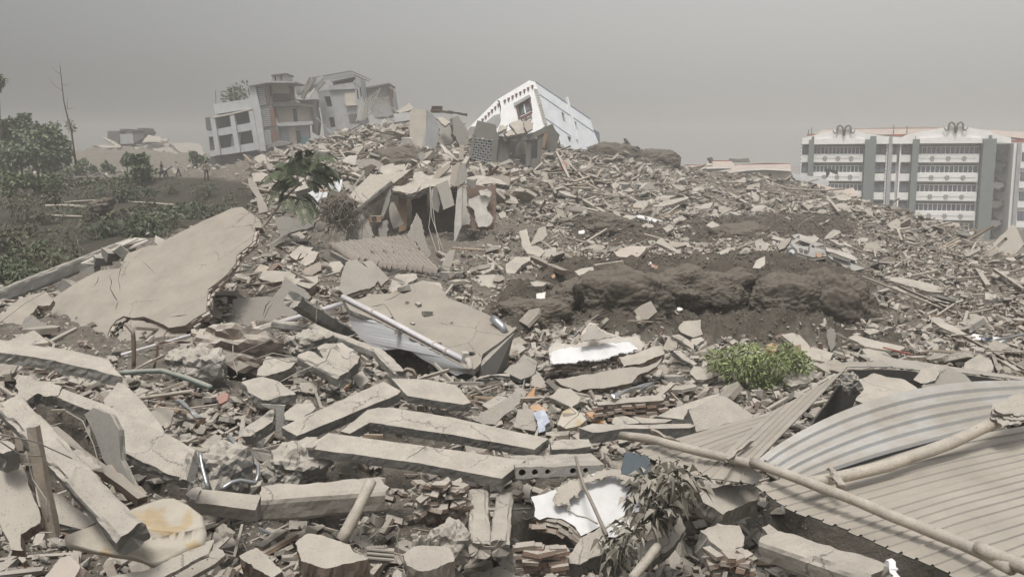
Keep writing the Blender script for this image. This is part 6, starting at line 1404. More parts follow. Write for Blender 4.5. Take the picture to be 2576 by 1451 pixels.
tree('dense thicket filling the slope under the tallest tree', [(60,960,120),(180,1010,110),(300,960,110),(420,1000,110),(540,1030,90),(620,1000,60)], 98, 700, .45)
tree('tree crown at the picture edge high on the slope', [(-20,250,45),(-40,300,40)], 95, 260, .5)
SH = [('bright green shrub left of the fallen trunk', [(790,1090,60),(820,1060,40),(760,1130,50)], 73), ('spreading low shrub beside the bright green shrub', [(880,1120,45),(930,1140,35)], 74), ('small round shrub left of the standing people', [(1050,1110,55),(1030,1080,40)], 77),
      ('tall dark bushy shrub in front of the far mound', [(1350,1030,80),(1400,1090,90),(1330,1130,80),(1390,1180,70),(1270,1020,45)], 72), ('slim light shrub left of the tall dark shrub', [(1240,990,40),(1220,1050,35)], 75), ('faint shrub near the leaning block corner', [(1900,1010,70),(1960,1020,60),(1890,970,40)], 98),
      ('dark undergrowth bush low on the left slope', [(90,1280,110),(200,1230,100)], 80), ('second dark bush below the hazy trees', [(420,1270,110),(520,1250,90),(340,1250,90)], 78), ('pale hazy thicket under the trees', [(150,1080,120),(330,1060,120),(520,1080,100),(620,1110,80)], 90), ('leafy clump at the picture edge on the slope', [(20,1050,70),(0,1130,80)], 82)]
for lb4, bl, d_ in SH:
    d_ = min(gdepth(*fx('Z1', max(((x, y + r * .8) for x, y, r in bl), key=lambda q: q[1]))) * .985, 120); tree(lb4, bl, d_, 420, .34, 'shrub', None, 'bush', 'leaf' if d_ < 78 else 'leafhazed')
SH2 = [('dark fern like plant above the kerb wall end', 'Z6', [(1290,330),(1380,310),(1440,300),(1350,400),(1460,400),(1300,400)], 56, .5), ('grassy dark plant at the left picture edge', 'Z6', [(60,790),(150,760),(230,800),(300,850),(100,860),(200,870),(20,850)], 37, .4),
       ('thin dusty weed right of the fern like plant', 'Z6', [(1640,370),(1720,350),(1600,400),(1560,430)], 55, .3), ('green weed patch on the upper left slope', 'Z6', [(60,120),(180,170),(120,60),(240,200),(280,260)], 66, .5), ('brown grass tuft beside the kerb wall', 'Z6', [(550,660),(640,620),(720,600),(480,760),(600,700)], 42, .3), ('small dark tuft on the bare slope', 'Z6', [(740,470),(770,490)], 50, .25)]
for lb5, frr, pts, d_, sz in SH2:
    d_ = gdepth(*fx(frr, max(((x, y + 30) for x, y in pts), key=lambda q: q[1]))) * .985; clump_plant('wild_plant', lb5, 'plant', [PT(frr, p, d_ + random.uniform(-.8, .8)) for p in pts], 1, sz, 'leafdark' if 'dark' in lb5 else 'grass', n=70, rad=.55 * d_ / 50, base=PT(frr, (sum(p[0] for p in pts) / len(pts), max(p[1] for p in pts) + 40), d_), narrow=.16, droop=.6)
wr = random.Random(4)
for t in range(46):
    u, v = wr.uniform(0, 600), wr.uniform(468, 690)
    if v > 700 - u * .27 or v < 475: continue
    d_ = gdepth(u, v); c = P(u, v, d_ * .99); k_ = wr.randint(3, 6); hh = wr.uniform(.3, 1.0)
    clump_plant('slope_weed', '%s %s weed clump %s' % ('tall' if hh > .65 else 'low', 'dark green' if t % 3 else 'dusty', 'on the upper slope below the people' if v < 540 else 'on the bare slope behind the kerb wall'), 'plant',
        [c + Vector((wr.gauss(0, .5), wr.gauss(0, .4), hh * wr.uniform(.4, 1))) for _ in range(k_)], 1, wr.uniform(.25, .45), 'leafdark' if t % 3 else 'grass', n=38, rad=.4, base=c, group='weed clumps on the slope %s' % ('upper' if v < 540 else 'lower'), narrow=wr.uniform(.15, .5), droop=.6)
sp_ = empty('bare_sapling', PT('Z1', (738,1070), 78), 'tall bare sapling trunk rising above the slope', 'tree')
MB().tube([PT('Z1', p, 78) for p in ((738,1070),(715,900),(690,720),(660,620),(635,520),(620,450),(608,350),(598,250),(585,130),(580,65))], [.085,.08,.072,.066,.058,.05,.042,.034,.024,.01], 7).build('trunk', [M['bark']], sp_, smooth=True)
tw = MB()
for q in [((605,350),(540,310),(500,270),(478,225)),((588,190),(545,165),(510,125)),((655,530),(652,470),(655,415)),((670,640),(640,660),(600,620)),((655,530),(720,515)),((600,290),(660,300),(685,270)),((690,720),(660,690),(645,660))]: tw.tube([PT('Z1', p, 78) for p in q], [.03] + [.018] * (len(q) - 2) + [.006], 5)
tw.build('twigs', [M['bark']], sp_); leaves(leaves(MB(), PT('Z1', (680,680), 78), 60, (.35, .35, .4), .22), PT('Z1', (690,720), 78), 40, (.3, .3, .3), .22).build('leaves', [M['leafhazed']], sp_, fix=False)
for lb6, pts, r_, d_ in [('long fallen pole across the upper slope', [(500,148),(700,122),(900,110),(1200,118),(1450,135),(1780,160)], .09, [67,67,67,66,65,64]), ('shorter fallen log below the long pole', [(440,165),(640,160),(830,175)], .14, 64), ('thin fallen log lowest on the slope', [(470,255),(640,262),(805,268)], .10, 58), ('fallen trunk leaning before the shrubs', [(3160,-600),(3400,-500),(3640,-350)], .12, 74)]:
    if pts[0][0] > 3000: pole('fallen_log', 'Z1', [(880,1080),(990,1150),(1120,1230)], r_, lb6, 'log', 'bark', None, near=.985)
    else: pole('fallen_log', 'Z6', pts, r_, lb6, 'log', 'wood', None, near=.985)
lump('tree_stump', 'Z6', (1000,160), (1.6, 1.2, 1.0), 'dark upturned stump at the long fallen pole', 'stump', 'soil', 64, 41)
# grass: nobody could count it
gb = MB(); gcount = 0
gx = rng.uniform(-46, -3, 22000); gy = rng.uniform(33, 92, 22000); gzz = gsample(GZN, gx, gy); gg = gsample(green_m, gx, gy); gp = fbm(gx * .16, gy * .16, 3, 77)
V_, F_ = [], []
for x, y, z, k_, pp_ in zip(gx, gy, gzz, gg, gp):
    if k_ < .5 or pp_ < .49 or abs(x / y) > .6: continue
    if random.random() < .45: continue
    for b_ in range(8):
        a = random.uniform(0, 6.28); h = random.uniform(.12, .42) * (1.3 if pp_ > .57 else .7); dx, dy = math.cos(a), math.sin(a); px, py = x + random.gauss(0, .22), y + random.gauss(0, .22); w = h * random.uniform(.10, .26); up_ = random.uniform(.2, 1.0)
        o = len(V_); V_ += [(px, py, z - .05), (px + dx * h * .5 - dy * w, py + dy * h * .5 + dx * w, z + h * up_ * .6), (px + dx * h, py + dy * h, z + h * up_ * .75), (px + dx * h * .5 + dy * w, py + dy * h * .5 - dx * w, z + h * up_ * .6)]; F_.append((o, o + 1, o + 2, o + 3))
gme = bpy.data.meshes.new('grass'); gme.from_pydata(V_, [], F_); gme.materials.append(M['grass']); gme.update()
go = bpy.data.objects.new('grass', gme); COL.objects.link(go); tag(go, 'thin dusty grass and weeds on the green slope', 'grass', kind='stuff')

# ================================================================== people
SKIN = mat('skin', (.28, .17, .12), dust=.1, var=0); HAIR = mat('hair', (.02, .018, .016), dust=.1, var=0)
def person(foot, h, label, shirt, pants, face=0.0, bend=0.0, arms=((.28, -.05), (-.28, -.05)), step=.12):
    me = bpy.data.meshes.new('sk'); bm = bmesh.new(); sk = bm.verts.layers.skin.verify()
    J = {'pel': (0, 0, .53, .078), 'wst': (0, 0, .61, .068), 'chs': (0, 0, .74, .085), 'nck': (0, 0, .835, .036), 'hd0': (0, .012, .885, .046), 'hd1': (0, .016, .945, .056), 'hd2': (0, .008, .985, .036)}
    for s_, k in ((1, 'l'), (-1, 'r')):
        J['sh' + k] = (.105 * s_, 0, .80, .040); J['el' + k] = (.15 * s_, -.01, .645, .028); J['wr' + k] = (.155 * s_, .05, .505, .021); J['hn' + k] = (.155 * s_, .07, .455, .024)
        J['hp' + k] = (.05 * s_, 0, .50, .058); J['kn' + k] = (.06 * s_, step * s_ * .5, .28, .040); J['an' + k] = (.062 * s_, step * s_, .045, .027); J['to' + k] = (.066 * s_, step * s_ + .075, .02, .022)
    E_ = [('pel','wst'),('wst','chs'),('chs','nck'),('nck','hd0'),('hd0','hd1'),('hd1','hd2')]
    for k in 'lr': E_ += [('chs','sh'+k),('sh'+k,'el'+k),('el'+k,'wr'+k),('wr'+k,'hn'+k),('pel','hp'+k),('hp'+k,'kn'+k),('kn'+k,'an'+k),('an'+k,'to'+k)]
    vv = {}
    for k, (x, y, z, r) in J.items():
        if bend and z > .55 and k[:2] not in ('hp',):
            dz = z - .53; z = .53 + dz * math.cos(bend) - y * math.sin(bend); y = y * math.cos(bend) + dz * math.sin(bend)
        v = bm.verts.new((x * h, y * h, z * h)); v[sk].radius = (r * h, r * h * (.72 if k in ('chs', 'wst', 'pel') else .9)); v[sk].use_root = (k == 'pel'); vv[k] = v
    for a, b in E_: bm.edges.new((vv[a], vv[b]))
    bm.to_mesh(me); bm.free(); o = bpy.data.objects.new('person', me); COL.objects.link(o)
    o.modifiers.new('s', 'SKIN'); sb = o.modifiers.new('d', 'SUBSURF'); sb.levels = 2
    dg = bpy.context.evaluated_depsgraph_get(); nm = bpy.data.meshes.new_from_object(o.evaluated_get(dg)); o.modifiers.clear(); o.data = nm
    nm.materials.clear()
    for m_ in (shirt, pants, SKIN, HAIR): nm.materials.append(m_)
    hz_ = .85 * h if not bend else None
    hp = Vector(vv['hd1'].co) if False else None
    for p in nm.polygons:
        c = p.center; z = c.z / h
        if bend:
            ry = c.y / h; zz = z - .53; up = zz * math.cos(bend) + ry * math.sin(bend) + .53; fy = ry * math.cos(bend) - zz * math.sin(bend)
        else: up, fy = z, c.y / h
        if z < .53 and abs(c.x) < .13 * h and not (bend and up > .6): mi = 1
        else: mi = 0
        if up > .84: mi = 3 if (up > .94 or fy < .012) else 2
        elif abs(c.x / h) > .125 and up < .66 and z > .40: mi = 2
        p.material_index = mi; p.use_smooth = True
    o.location = foot; o.rotation_euler.z = face
    tag(o, label, 'person'); return o
c_ = lambda n, a: mat(n, a, dust=.25, var=0, ns=5)
def foot(fr, p, d): q = PT(fr, p, d); print('FOOT', round(q.z - gz(q.x, q.y), 2), round(gdepth(*fx(fr, p)), 1)); return Vector((q.x, q.y, gz(q.x, q.y)))
person(foot('Z1', (2008,1216), 80), 1.72, 'person in a tan shirt and dark trousers standing with back turned', c_('tan_shirt', (.22, .185, .135)), c_('dark_trousers', (.045, .045, .048)), .1)
person(foot('Z1', (1577,1222), 87), 1.66, 'person in dark clothes standing behind the bending person', c_('dark_jacket', (.05, .055, .06)), c_('navy_trousers', (.04, .045, .06)), 2.4)
person(foot('Z1', (1618,1236), 83), 1.45, 'person in dark blue bending forward on the slope', c_('blue_shirt', (.05, .065, .09)), c_('black_trousers', (.035, .037, .045)), -1.2, bend=.9)
person(foot('Z1', (1738,1232), 85), 1.5, 'person in a white top walking between the others', c_('white_top', (.5, .49, .48)), c_('grey_trousers', (.07, .065, .065)), 1.9, bend=.25, step=.16)

# ================================================================== wrecked car
CARW = mat('car_white', (.33, .335, .335), (.22, .217, .21), dust=.75, rough=.65, spec=.25, bump=.15, bs=4, var=.05, dlo=.2, dhi=.9); CARB = mat('car_black_trim', (.03, .03, .032), dust=.3, rough=.6)
CD = 46.0; print('CAR', CD, [round(gdepth(*fx('Y5', q)), 1) for q in ((250,310),(380,350),(560,350),(700,430),(880,450))])
car = empty('police_car', PT('Y5', (500,360), CD), 'crushed white police car half buried on the soil heap', 'car'); CN = (-.22, -.80, .55); CA = (400,340)
def cp(name, pts, th, m, off=0.0, holes=(), back=None, n=CN, anchor=CA, d=None, par=None):
    d = CD + (0 if d is None else d); L = onplane([fx('Y5', p) for p in pts], fx('Y5', anchor), d, n); nn = Vector(n).normalized(); H = [onplane([fx('Y5', p) for p in h], fx('Y5', anchor), d, n) for h in holes]
    sh = nn * off + (Vector(back) if back else Vector())
    return MB().prism([q + sh for q in L], nn * -th, 0, 0, [[q + sh for q in h] for h in H]).build(name, [m], par or car)
cp('side_body', [(205,252),(228,210),(262,190),(300,178),(330,176),(452,214),(470,246),(560,275),(585,300),(560,330),(500,322),(450,338),(380,322),(290,290),(240,268)], .1, CARW, 0, [[(285,216),(326,188),(425,222),(405,243),(330,238)], [(425,243),(440,226),(462,245),(450,256)]])
cp('side_trim', [(235,280),(300,300),(390,328),(455,342),(560,325),(555,345),(450,362),(370,352),(280,328),(238,300)], .3, CARB, -.05)
cp('seat', [(330,235),(350,215),(390,230),(380,250)], .2, M['plaster'], -.5)
rfp = onplane([fx('Y5', p) for p in ((255,195),(330,178),(455,215),(420,222))], fx('Y5', CA), CD, CN); bk_ = Vector((.35, 1.25, .15))
MB().prism([rfp[1], rfp[2], rfp[2] + bk_, rfp[1] + bk_], Vector((0, .02, -.06))).build('crushed_roof', [CARW], car)
cp('far_side', [(262,190),(300,178),(330,176),(452,214),(470,246),(560,275),(380,300)], .1, CARW, 0, [[(300,212),(328,190),(425,222),(410,240)]], back=bk_)
cp('hood', [(545,285),(600,298),(690,320),(770,345),(830,390),(800,400),(700,365),(610,330),(560,320)], .06, CARW, .25, n=(-.1, -.5, .86), anchor=(600,330), d=-.3)
cp('front_fender', [(560,318),(600,340),(690,372),(770,395),(840,420),(890,440),(800,462),(720,440),(680,400),(600,362)], .12, CARW, .1, n=CN, anchor=(600,340), d=-.5)
cp('bumper', [(690,405),(780,425),(890,440),(880,455),(800,470),(700,430)], .25, CARW, .2, anchor=(700,405), d=-.7); cp('grille_gap', [(620,335),(700,360),(770,385),(760,395),(690,375),(615,350)], .1, CARB, .2, anchor=(620,335), d=-.6)
for nm_, (x, y), r_ in (('headlight', (790,385), .16), ('turn_signal', (495,325), .13)):
    c = PT('Y5', (x, y), CD - .8); MB().tube([c, c + Vector((-.02, -.08, .05))], r_, 10).build(nm_, [M['metal'] if nm_ == 'headlight' else M['card']], car)
wc = PT('Y5', (258,305), CD - .3); wh = MB().tube([wc, wc + Vector((-.05, -.22, .1))], .26, 18).build('wheel', [CARB], car); MB().tube([wc + Vector((-.05, -.2, .1)), wc + Vector((-.06, -.25, .12))], .13, 12).build('rim', [M['metal']], wh)
for a_, b_ in (((228,208),(285,262)), ((412,243),(405,300)), ((470,246),(540,262))): MB().bar(*(PT('Y5', q, CD - .2) for q in (a_, b_)), .09, .07).build('pillar', [CARW], car)
# the two characters on the door, stroke by stroke
def strokes(x0, y0, s_, st, nm):
    mb = MB()
    for a, b in st:
        A_, B_ = (onplane([fx('Y5', (x0 + q[0] * s_, y0 + q[1] * s_ + q[0] * s_ * .32))], fx('Y5', CA), CD, CN)[0] + Vector(CN) * .03 for q in (a, b)); mb.bar(A_, B_, .045, .02, up=Vector(CN))
    mb.build(nm, [CARB], car)
strokes(322, 252, 36, [((.35,.05),(.05,.45)), ((.6,.05),(.95,.45)), ((.45,.45),(.2,.9)), ((.2,.9),(.75,.85)), ((.62,.6),(.85,.98))], 'door_character')
strokes(366, 266, 36, [((.5,0),(.5,.15)), ((.1,.2),(.9,.2)), ((.1,.2),(.1,.38)), ((.9,.2),(.88,.38)), ((.05,.55),(.95,.55)), ((.45,.32),(.3,.65)), ((.3,.65),(.75,.98)), ((.68,.5),(.15,.98))], 'door_character')
panel('rock_slab', 'Y5', [(130,235),(170,195),(252,165),(240,200),(200,255),(150,275)], (-.3, -.8, .5), .3, 'rounded stone slab leaning on the back of the wrecked car', 'slab', 'plaster', d=CD - .1, amp=.04)
beam('metal_strip', 'Y5', (770,480), (965,440), .12, .06, 'dark metal strip lying off the front of the wrecked car', 'strip', 'rust', CD - 1.6, CD - 1.1)

# ================================================================== loose things picked out on the slopes
LO = [
 ('precast_slab','Y5',[(1060,512),(1200,505),(1400,548),(1580,598),(1560,640),(1440,632),(1280,585),(1120,540)],(0,-.3,.95),.3,'long pale slab on the right slope before the poles','slab','plaster'),
 ('wall_plate','Y5',[(1475,890),(1580,895),(1660,930),(1780,1000),(1720,1006),(1560,945)],(0,-.35,.93),.15,'torn pale plate left of the white sign','plate','plaster'),
 ('bent_plate','Y5',[(170,1010),(262,990),(330,1010),(420,1112),(400,1150),(330,1140)],(.1,-.45,.88),.14,'upper half of the bent plate above the green bush','plate','plaster'),
 ('bent_plate','Y5',[(400,1150),(430,1112),(622,1165),(560,1256),(420,1212),(370,1165)],(0,-.35,.93),.14,'lower half of the bent plate above the green bush','plate','plaster'),
 ('wall_plate','Y5',[(285,1105),(340,1090),(342,1190),(290,1195)],(.1,-.95,.2),.12,'small upright plate against the bent plate','plate','woodraw'),
 ('wall_plate','Y5',[(568,960),(600,945),(645,1000),(640,1100),(600,1150),(570,1080)],(-.5,-.8,.3),.15,'grey plate standing on edge behind the bent plate','plate','concrete'),
 ('wall_plate','Y5',[(745,1030),(800,1005),(960,1050),(1110,1080),(1250,1110),(1180,1150),(900,1110)],(0,-.3,.95),.15,'broad beige plate lying behind the roof peak','plate','plaster'),
 ('wall_plate','Y5',[(870,1130),(1000,1100),(1080,1165),(1160,1215),(1040,1235),(940,1232)],(0,-.35,.93),.15,'squared beige plate just behind the roof peak','plate','plaster'),
 ('wall_plate','Y5',[(180,1400),(200,1375),(430,1315),(445,1390),(400,1420),(255,1455)],(0,-.35,.93),.2,'thick plate below the green bush beside the roof','plate','plaster'),
 ('wall_plate','Y5',[(580,178),(700,195),(790,240),(740,250),(650,222)],(0,-.3,.95),.15,'pale plate right of the wrecked car','plate','plaster'),
 ('wall_plate','Y5',[(690,255),(740,248),(800,290),(780,305),(710,290)],(0,-.4,.9),.15,'pale plate just above the car bonnet','plate','plaster'),
 ('masonry_cube','Y5',[(45,1090),(90,1075),(140,1100),(120,1150),(60,1140)],(.1,-.6,.8),.3,'orange tinged masonry cube above the green bush','block','card'),
 ('sign_board','Y5',[(1812,1005),(1835,998),(2000,1020),(2135,1050),(2060,1075),(1815,1045)],(0,-.5,.86),.06,'white sign board with a blue patch among the poles','sign','white'),
 ('precast_slab','Z8',[(1325,285),(1440,235),(1560,200),(1690,200),(1600,235),(1385,288)],(0,-.28,.96),.35,'rear of two long slabs far out on the plain','slab','plaster'),
 ('precast_slab','Z8',[(1440,292),(1600,250),(1785,213),(1802,232),(1650,285),(1500,322)],(0,-.28,.96),.35,'front of two long slabs far out on the plain','slab','plaster'),
 ('white_sheet','Z8',[(1290,402),(1330,390),(1420,408),(1560,450),(1480,458),(1360,425)],(0,-.3,.95),.08,'crumpled white metal sheet on the plain','sheet','white'),
 ('wall_plate','Z8',[(1105,430),(1200,390),(1310,405),(1240,440),(1200,480)],(0,-.3,.95),.2,'pale plate left of the crumpled white sheet','plate','plaster'),
 ('wall_plate','Z8',[(1350,490),(1400,470),(1460,485),(1470,510),(1380,515)],(0,-.35,.93),.2,'rounded pale plate under the crumpled white sheet','plate','plaster'),
 ('wall_plate','Z8',[(1560,520),(1630,480),(1665,520),(1600,560)],(0,-.35,.93),.2,'diamond shaped pale plate right of the rounded plate','plate','plaster'),
 ('wall_plate','Z8',[(1975,490),(2040,448),(2110,490),(2060,530)],(0,-.35,.93),.2,'lone diamond shaped plate on the bare soil','plate','plaster'),
 ('wall_plate','Z8',[(1880,300),(2045,265),(2020,320),(1920,335)],(0,-.3,.95),.2,'squarish plate beyond the two far slabs','plate','plaster'),
 ('wall_plate','Z8',[(2200,365),(2260,360),(2330,390),(2280,392)],(0,-.3,.95),.15,'thin plate far right on the plain','plate','plaster'),
 ('quilt','Z8',[(1085,750),(1150,715),(1240,690),(1400,698),(1380,740),(1320,795),(1200,802),(1110,790)],(0,-.5,.86),.25,'folded striped quilt draped over the soil heap edge','quilt','pinkcloth'),
 ('paper_box','Z8',[(738,545),(790,535),(803,560),(780,572),(742,572)],(0,-.8,.6),.2,'bright white carton on the dark soil','box','paper'),
 ('paper_sheet','Z8',[(330,1150),(418,1138),(412,1200),(335,1218)],(-.1,-.7,.7),.04,'white printed paper on the dark soil heap','paper','paper'),
 ('wall_plate','Z8',[(465,1190),(500,1180),(560,1200),(578,1265),(480,1262)],(0,-.5,.86),.2,'squared brown plate right of the white printed paper','plate','plaster'),
 ('wall_plate','Z8',[(270,1040),(330,1030),(430,1050),(400,1080),(300,1085)],(0,-.4,.9),.15,'beige plate above the white printed paper','plate','plaster'),
 ('curved_plate','Z8',[(165,545),(232,530),(262,640),(275,690),(340,690),(412,740),(360,800),(240,765),(190,700)],(.1,-.55,.83),.1,'curved sheet below the slatted shutter','plate','plaster'),
 ('slatted_shutter','Z8',[(265,688),(310,600),(345,525),(420,500),(432,590),(382,640),(300,675)],(-.3,-.7,.6),.08,'slatted wooden shutter at the foot of the hill','shutter','wood'),
 ('wall_plate','Z8',[(30,865),(130,800),(272,795),(270,835),(180,880),(122,960),(40,955)],(0,-.45,.9),.2,'large pale plate above the dark soil heap corner','plate','plaster'),
 ('wall_plate','Z8',[(695,935),(780,905),(880,895),(882,965),(820,968),(770,1000)],(0,-.5,.86),.15,'beige plate on the crest of the soil heap','plate','plaster'),
 ('wall_plate','Z8',[(1030,960),(1095,900),(1115,915),(1060,965)],(0,-.45,.9),.15,'small plate right of the crest plate','plate','plaster'),
 ('wall_plate','Z8',[(1490,660),(1540,615),(1590,650),(1700,740),(1660,740),(1560,690)],(.1,-.5,.86),.15,'roof shaped pale plate above the soil heap','plate','plaster'),
 ('wall_plate','Z8',[(1730,670),(1770,650),(1870,680),(1860,700),(1750,700)],(0,-.4,.9),.15,'flat plate right of the roof shaped plate','plate','plaster'),
 ('precast_slab','Z8',[(2070,760),(2200,705),(2255,710),(2258,740),(2110,778)],(0,-.4,.9),.3,'short thick slab left of the wrecked car','slab','concrete'),
 ('white_dish','Z8',[(1655,1140),(1700,1125),(1745,1100),(1808,1130),(1790,1170),(1720,1180)],(0,-.5,.86),.2,'whitish broken block on the soil heap','block','offwhite'),
 ('carton','Z8',[(1465,1065),(1535,1020),(1545,1050),(1530,1095),(1470,1080)],(-.3,-.7,.6),.2,'grey and white carton on the soil heap','box','offwhite'),
 ('wall_plate','Z8',[(2430,905),(2470,830),(2548,790),(2548,870),(2500,912)],(-.1,-.7,.7),.2,'pale upright plate at the edge of the soil heap','plate','offwhite'),
 ('wall_plate','Y4',[(1195,330),(1240,270),(1400,255),(1395,330),(1420,390),(1330,415),(1220,370)],(0,-.7,.7),.2,'upright beige plate behind the spotted white wall','plate','plaster'),
 ('wall_plate','Y4',[(1130,400),(1200,385),(1330,470),(1340,530),(1230,450)],(.2,-.5,.8),.15,'slipped plate under the upright beige plate','plate','plaster'),
 ('wall_plate','Y4',[(1320,430),(1400,410),(1430,440),(1360,490),(1310,470)],(0,-.4,.9),.1,'pale plate with a white scrap behind the bush','plate','plaster'),
 ('wall_plate','Y4',[(1150,540),(1210,530),(1370,650),(1340,668),(1230,610)],(.1,-.5,.86),.18,'sloping slab left of the green bush','plate','concrete'),
 ('wall_plate','Y4',[(1300,740),(1340,670),(1450,700),(1560,760),(1440,800),(1360,800)],(0,-.4,.9),.18,'broad plate lying left of the green bush','plate','plaster'),
 ('wall_plate','Y4',[(1640,640),(1700,560),(1830,490),(2000,570),(1850,600)],(0,-.4,.9),.15,'plate half hidden behind the green bush','plate','plaster'),
 ('wall_plate','Y4',[(30,960),(110,880),(220,880),(315,960),(290,1010),(230,1050),(120,990)],(.1,-.55,.83),.15,'beige plate below the smooth sloping wall face','plate','plaster'),
 ('cloth_heap','Y4',[(100,1200),(150,1080),(230,1050),(320,1110),(370,1160),(310,1210),(180,1240)],(0,-.6,.8),.15,'crumpled pale cloth heap with orange board','cloth','yellow'),
 ('brown_box','Y4',[(355,1095),(430,1085),(540,1175),(520,1185),(420,1150)],(0,-.4,.9),.25,'open brown drawer in front of the brick slab','drawer','card'),
 ('brown_board','Y4',[(810,1115),(900,1060),(1050,1000),(1010,1075),(900,1110)],(0,-.7,.7),.05,'curved brown board in front of the brick slab','board','card'),
 ('wall_plate','Y3',[(1340,930),(1480,890),(1650,900),(1640,870),(1540,880),(1380,900)],(0,-.3,.95),.15,'thin dark plate right of the big slab end','plate','concrete'),
 ('wall_plate','Y3',[(1590,860),(1660,800),(1820,735),(1900,770),(1870,880),(1750,930)],(.1,-.6,.8),.15,'smooth grey plate left of the spotted white wall','plate','greywall'),
 ('wall_plate','Y3',[(1850,900),(1910,860),(1985,980),(1960,1010),(1850,990)],(.2,-.75,.6),.15,'small plate standing under the smooth grey plate','plate','plaster'),
 ('stone_wedge','Y3',[(1310,1290),(1420,1210),(1700,1035),(1750,1080),(1740,1140),(1520,1330),(1400,1330)],(.35,-.75,.55),.16,'long wedge plate rising behind the upper parallel slab','plate','concrete'),
 ('brown_board','Y3',[(1780,1090),(1880,990),(1870,1090),(1800,1115)],(0,-.9,.4),.03,'dark brown board pointing up behind the wedge plate','board','card'),
 ('blue_cloth','Y3',[(1870,1230),(1960,1200),(2005,1300),(1960,1350),(1970,1390),(1910,1410),(1900,1290)],(0,-.85,.5),.04,'bluish white cloth hanging behind the upper parallel slab','cloth','bluecloth'),
 ('orange_cloth','Y3',[(1820,1170),(1900,1150),(1985,1200),(1960,1225),(1850,1210)],(0,-.6,.8),.04,'orange cloth above the bluish white cloth','cloth','card'),
 ('wall_plate','Y3',[(1690,1360),(1730,1210),(1830,1190),(1895,1230),(1880,1390),(1760,1380)],(.05,-.8,.6),.12,'grey plate left of the bluish white cloth','plate','concrete'),
 ('carton','Y3',[(220,900),(310,850),(370,940),(320,985),(290,1010),(250,960)],(-.2,-.6,.75),.1,'torn pale carton above the thick long slab','box','offwhite'),
 ('carton','Y3',[(110,920),(150,895),(215,940),(190,990),(150,1010)],(.2,-.6,.75),.15,'brown carton left of the torn pale carton','box','card'),
 ('wall_plate','Y2',[(1730,960),(1890,950),(1870,1055),(1740,1040)],(0,-.7,.7),.06,'small square sheet right of the chunky slab','plate','plaster'),
 ('brick_clump','Z7',[(400,1060),(520,965),(640,990),(560,1080),(470,1110)],(-.1,-.5,.86),.4,'upper of two brick clumps left of the tiled roof','block',['plaster','brickraw']),
 ('brick_clump','Z7',[(505,1140),(610,1020),(690,1040),(640,1130),(560,1170)],(-.1,-.5,.86),.35,'lower of two brick clumps left of the tiled roof','block',['plaster','brickraw']),
 ('brick_clump','Z7',[(110,1290),(160,1215),(300,1215),(480,1230),(460,1290),(250,1330)],(0,-.4,.9),.45,'broad flat topped brick clump behind the square column','block',['plaster','brickraw']),
 ('brick_clump','Z7',[(460,1340),(560,1270),(680,1265),(690,1320),(600,1390)],(0,-.45,.9),.4,'rounded brick clump right of the broad flat topped one','block',['plaster','brickraw']),
 ('wall_plate','Z7',[(730,1230),(800,1130),(900,1120),(930,1160),(880,1260),(790,1250)],(-.1,-.6,.8),.15,'beige plate left of the grey triangular piece','plate','plaster'),
 ('wall_plate','Z7',[(350,1290),(390,1260),(460,1340),(560,1420),(420,1440),(330,1380)],(.1,-.7,.7),.12,'pointed plate behind the square column','plate','plaster'),
 ('cloth_heap','Z7',[(520,1250),(560,1190),(680,1130),(720,1140),(715,1210),(620,1260)],(0,-.6,.8),.15,'dark red brown cloth bundle near the brick clumps','cloth','rust'),
 ('open_cabinet','Z7',[(200,1210),(260,1140),(310,1130),(390,1220),(300,1160),(240,1215)],(0,-.8,.6),.3,'broken brown cabinet near the top of the cracked wall','cabinet','brown'),
 ('wall_plate','Z7',[(40,1250),(120,1150),(215,1180),(150,1260)],(-.2,-.6,.8),.06,'light wooden panel beside the broken cabinet','board','woodraw'),
]
for nm_, frr, pts, nn, th, lb7, ct, mt in LO: panel(nm_, frr, pts, nn, th, lb7, ct, mt, amp=.03, step=.2, near=.975)
pole('pipe_ring', 'Y3', [(690,850),(720,835),(770,850),(795,890),(790,920)], .04, 'curved clay pipe rim below the white hanging face', 'pipe', 'rust', 18.6)
sg = bpy.data.objects['sign_board']; panel('blue_print', 'Y5', [(1900,1030),(1990,1035),(2000,1050),(1900,1045)], (0, -.5, .86), .01, None, None, 'blueline', parent=sg, d=gdepth(*fx('Y5', (2060,1075))) * .972, anchor=(2060,1075), amp=.005)
st_ = bpy.data.objects['slatted_shutter']
for k in range(7):
    t = (k + .5) / 7; a = (275 + 75 * t, 670 - 140 * t); b = (385 + 40 * t, 640 - 120 * t); A_, B_ = PT('Z8', a), PT('Z8', b); MB().bar(A_, B_, .09, .09).build('slat', [M['wood']], st_)
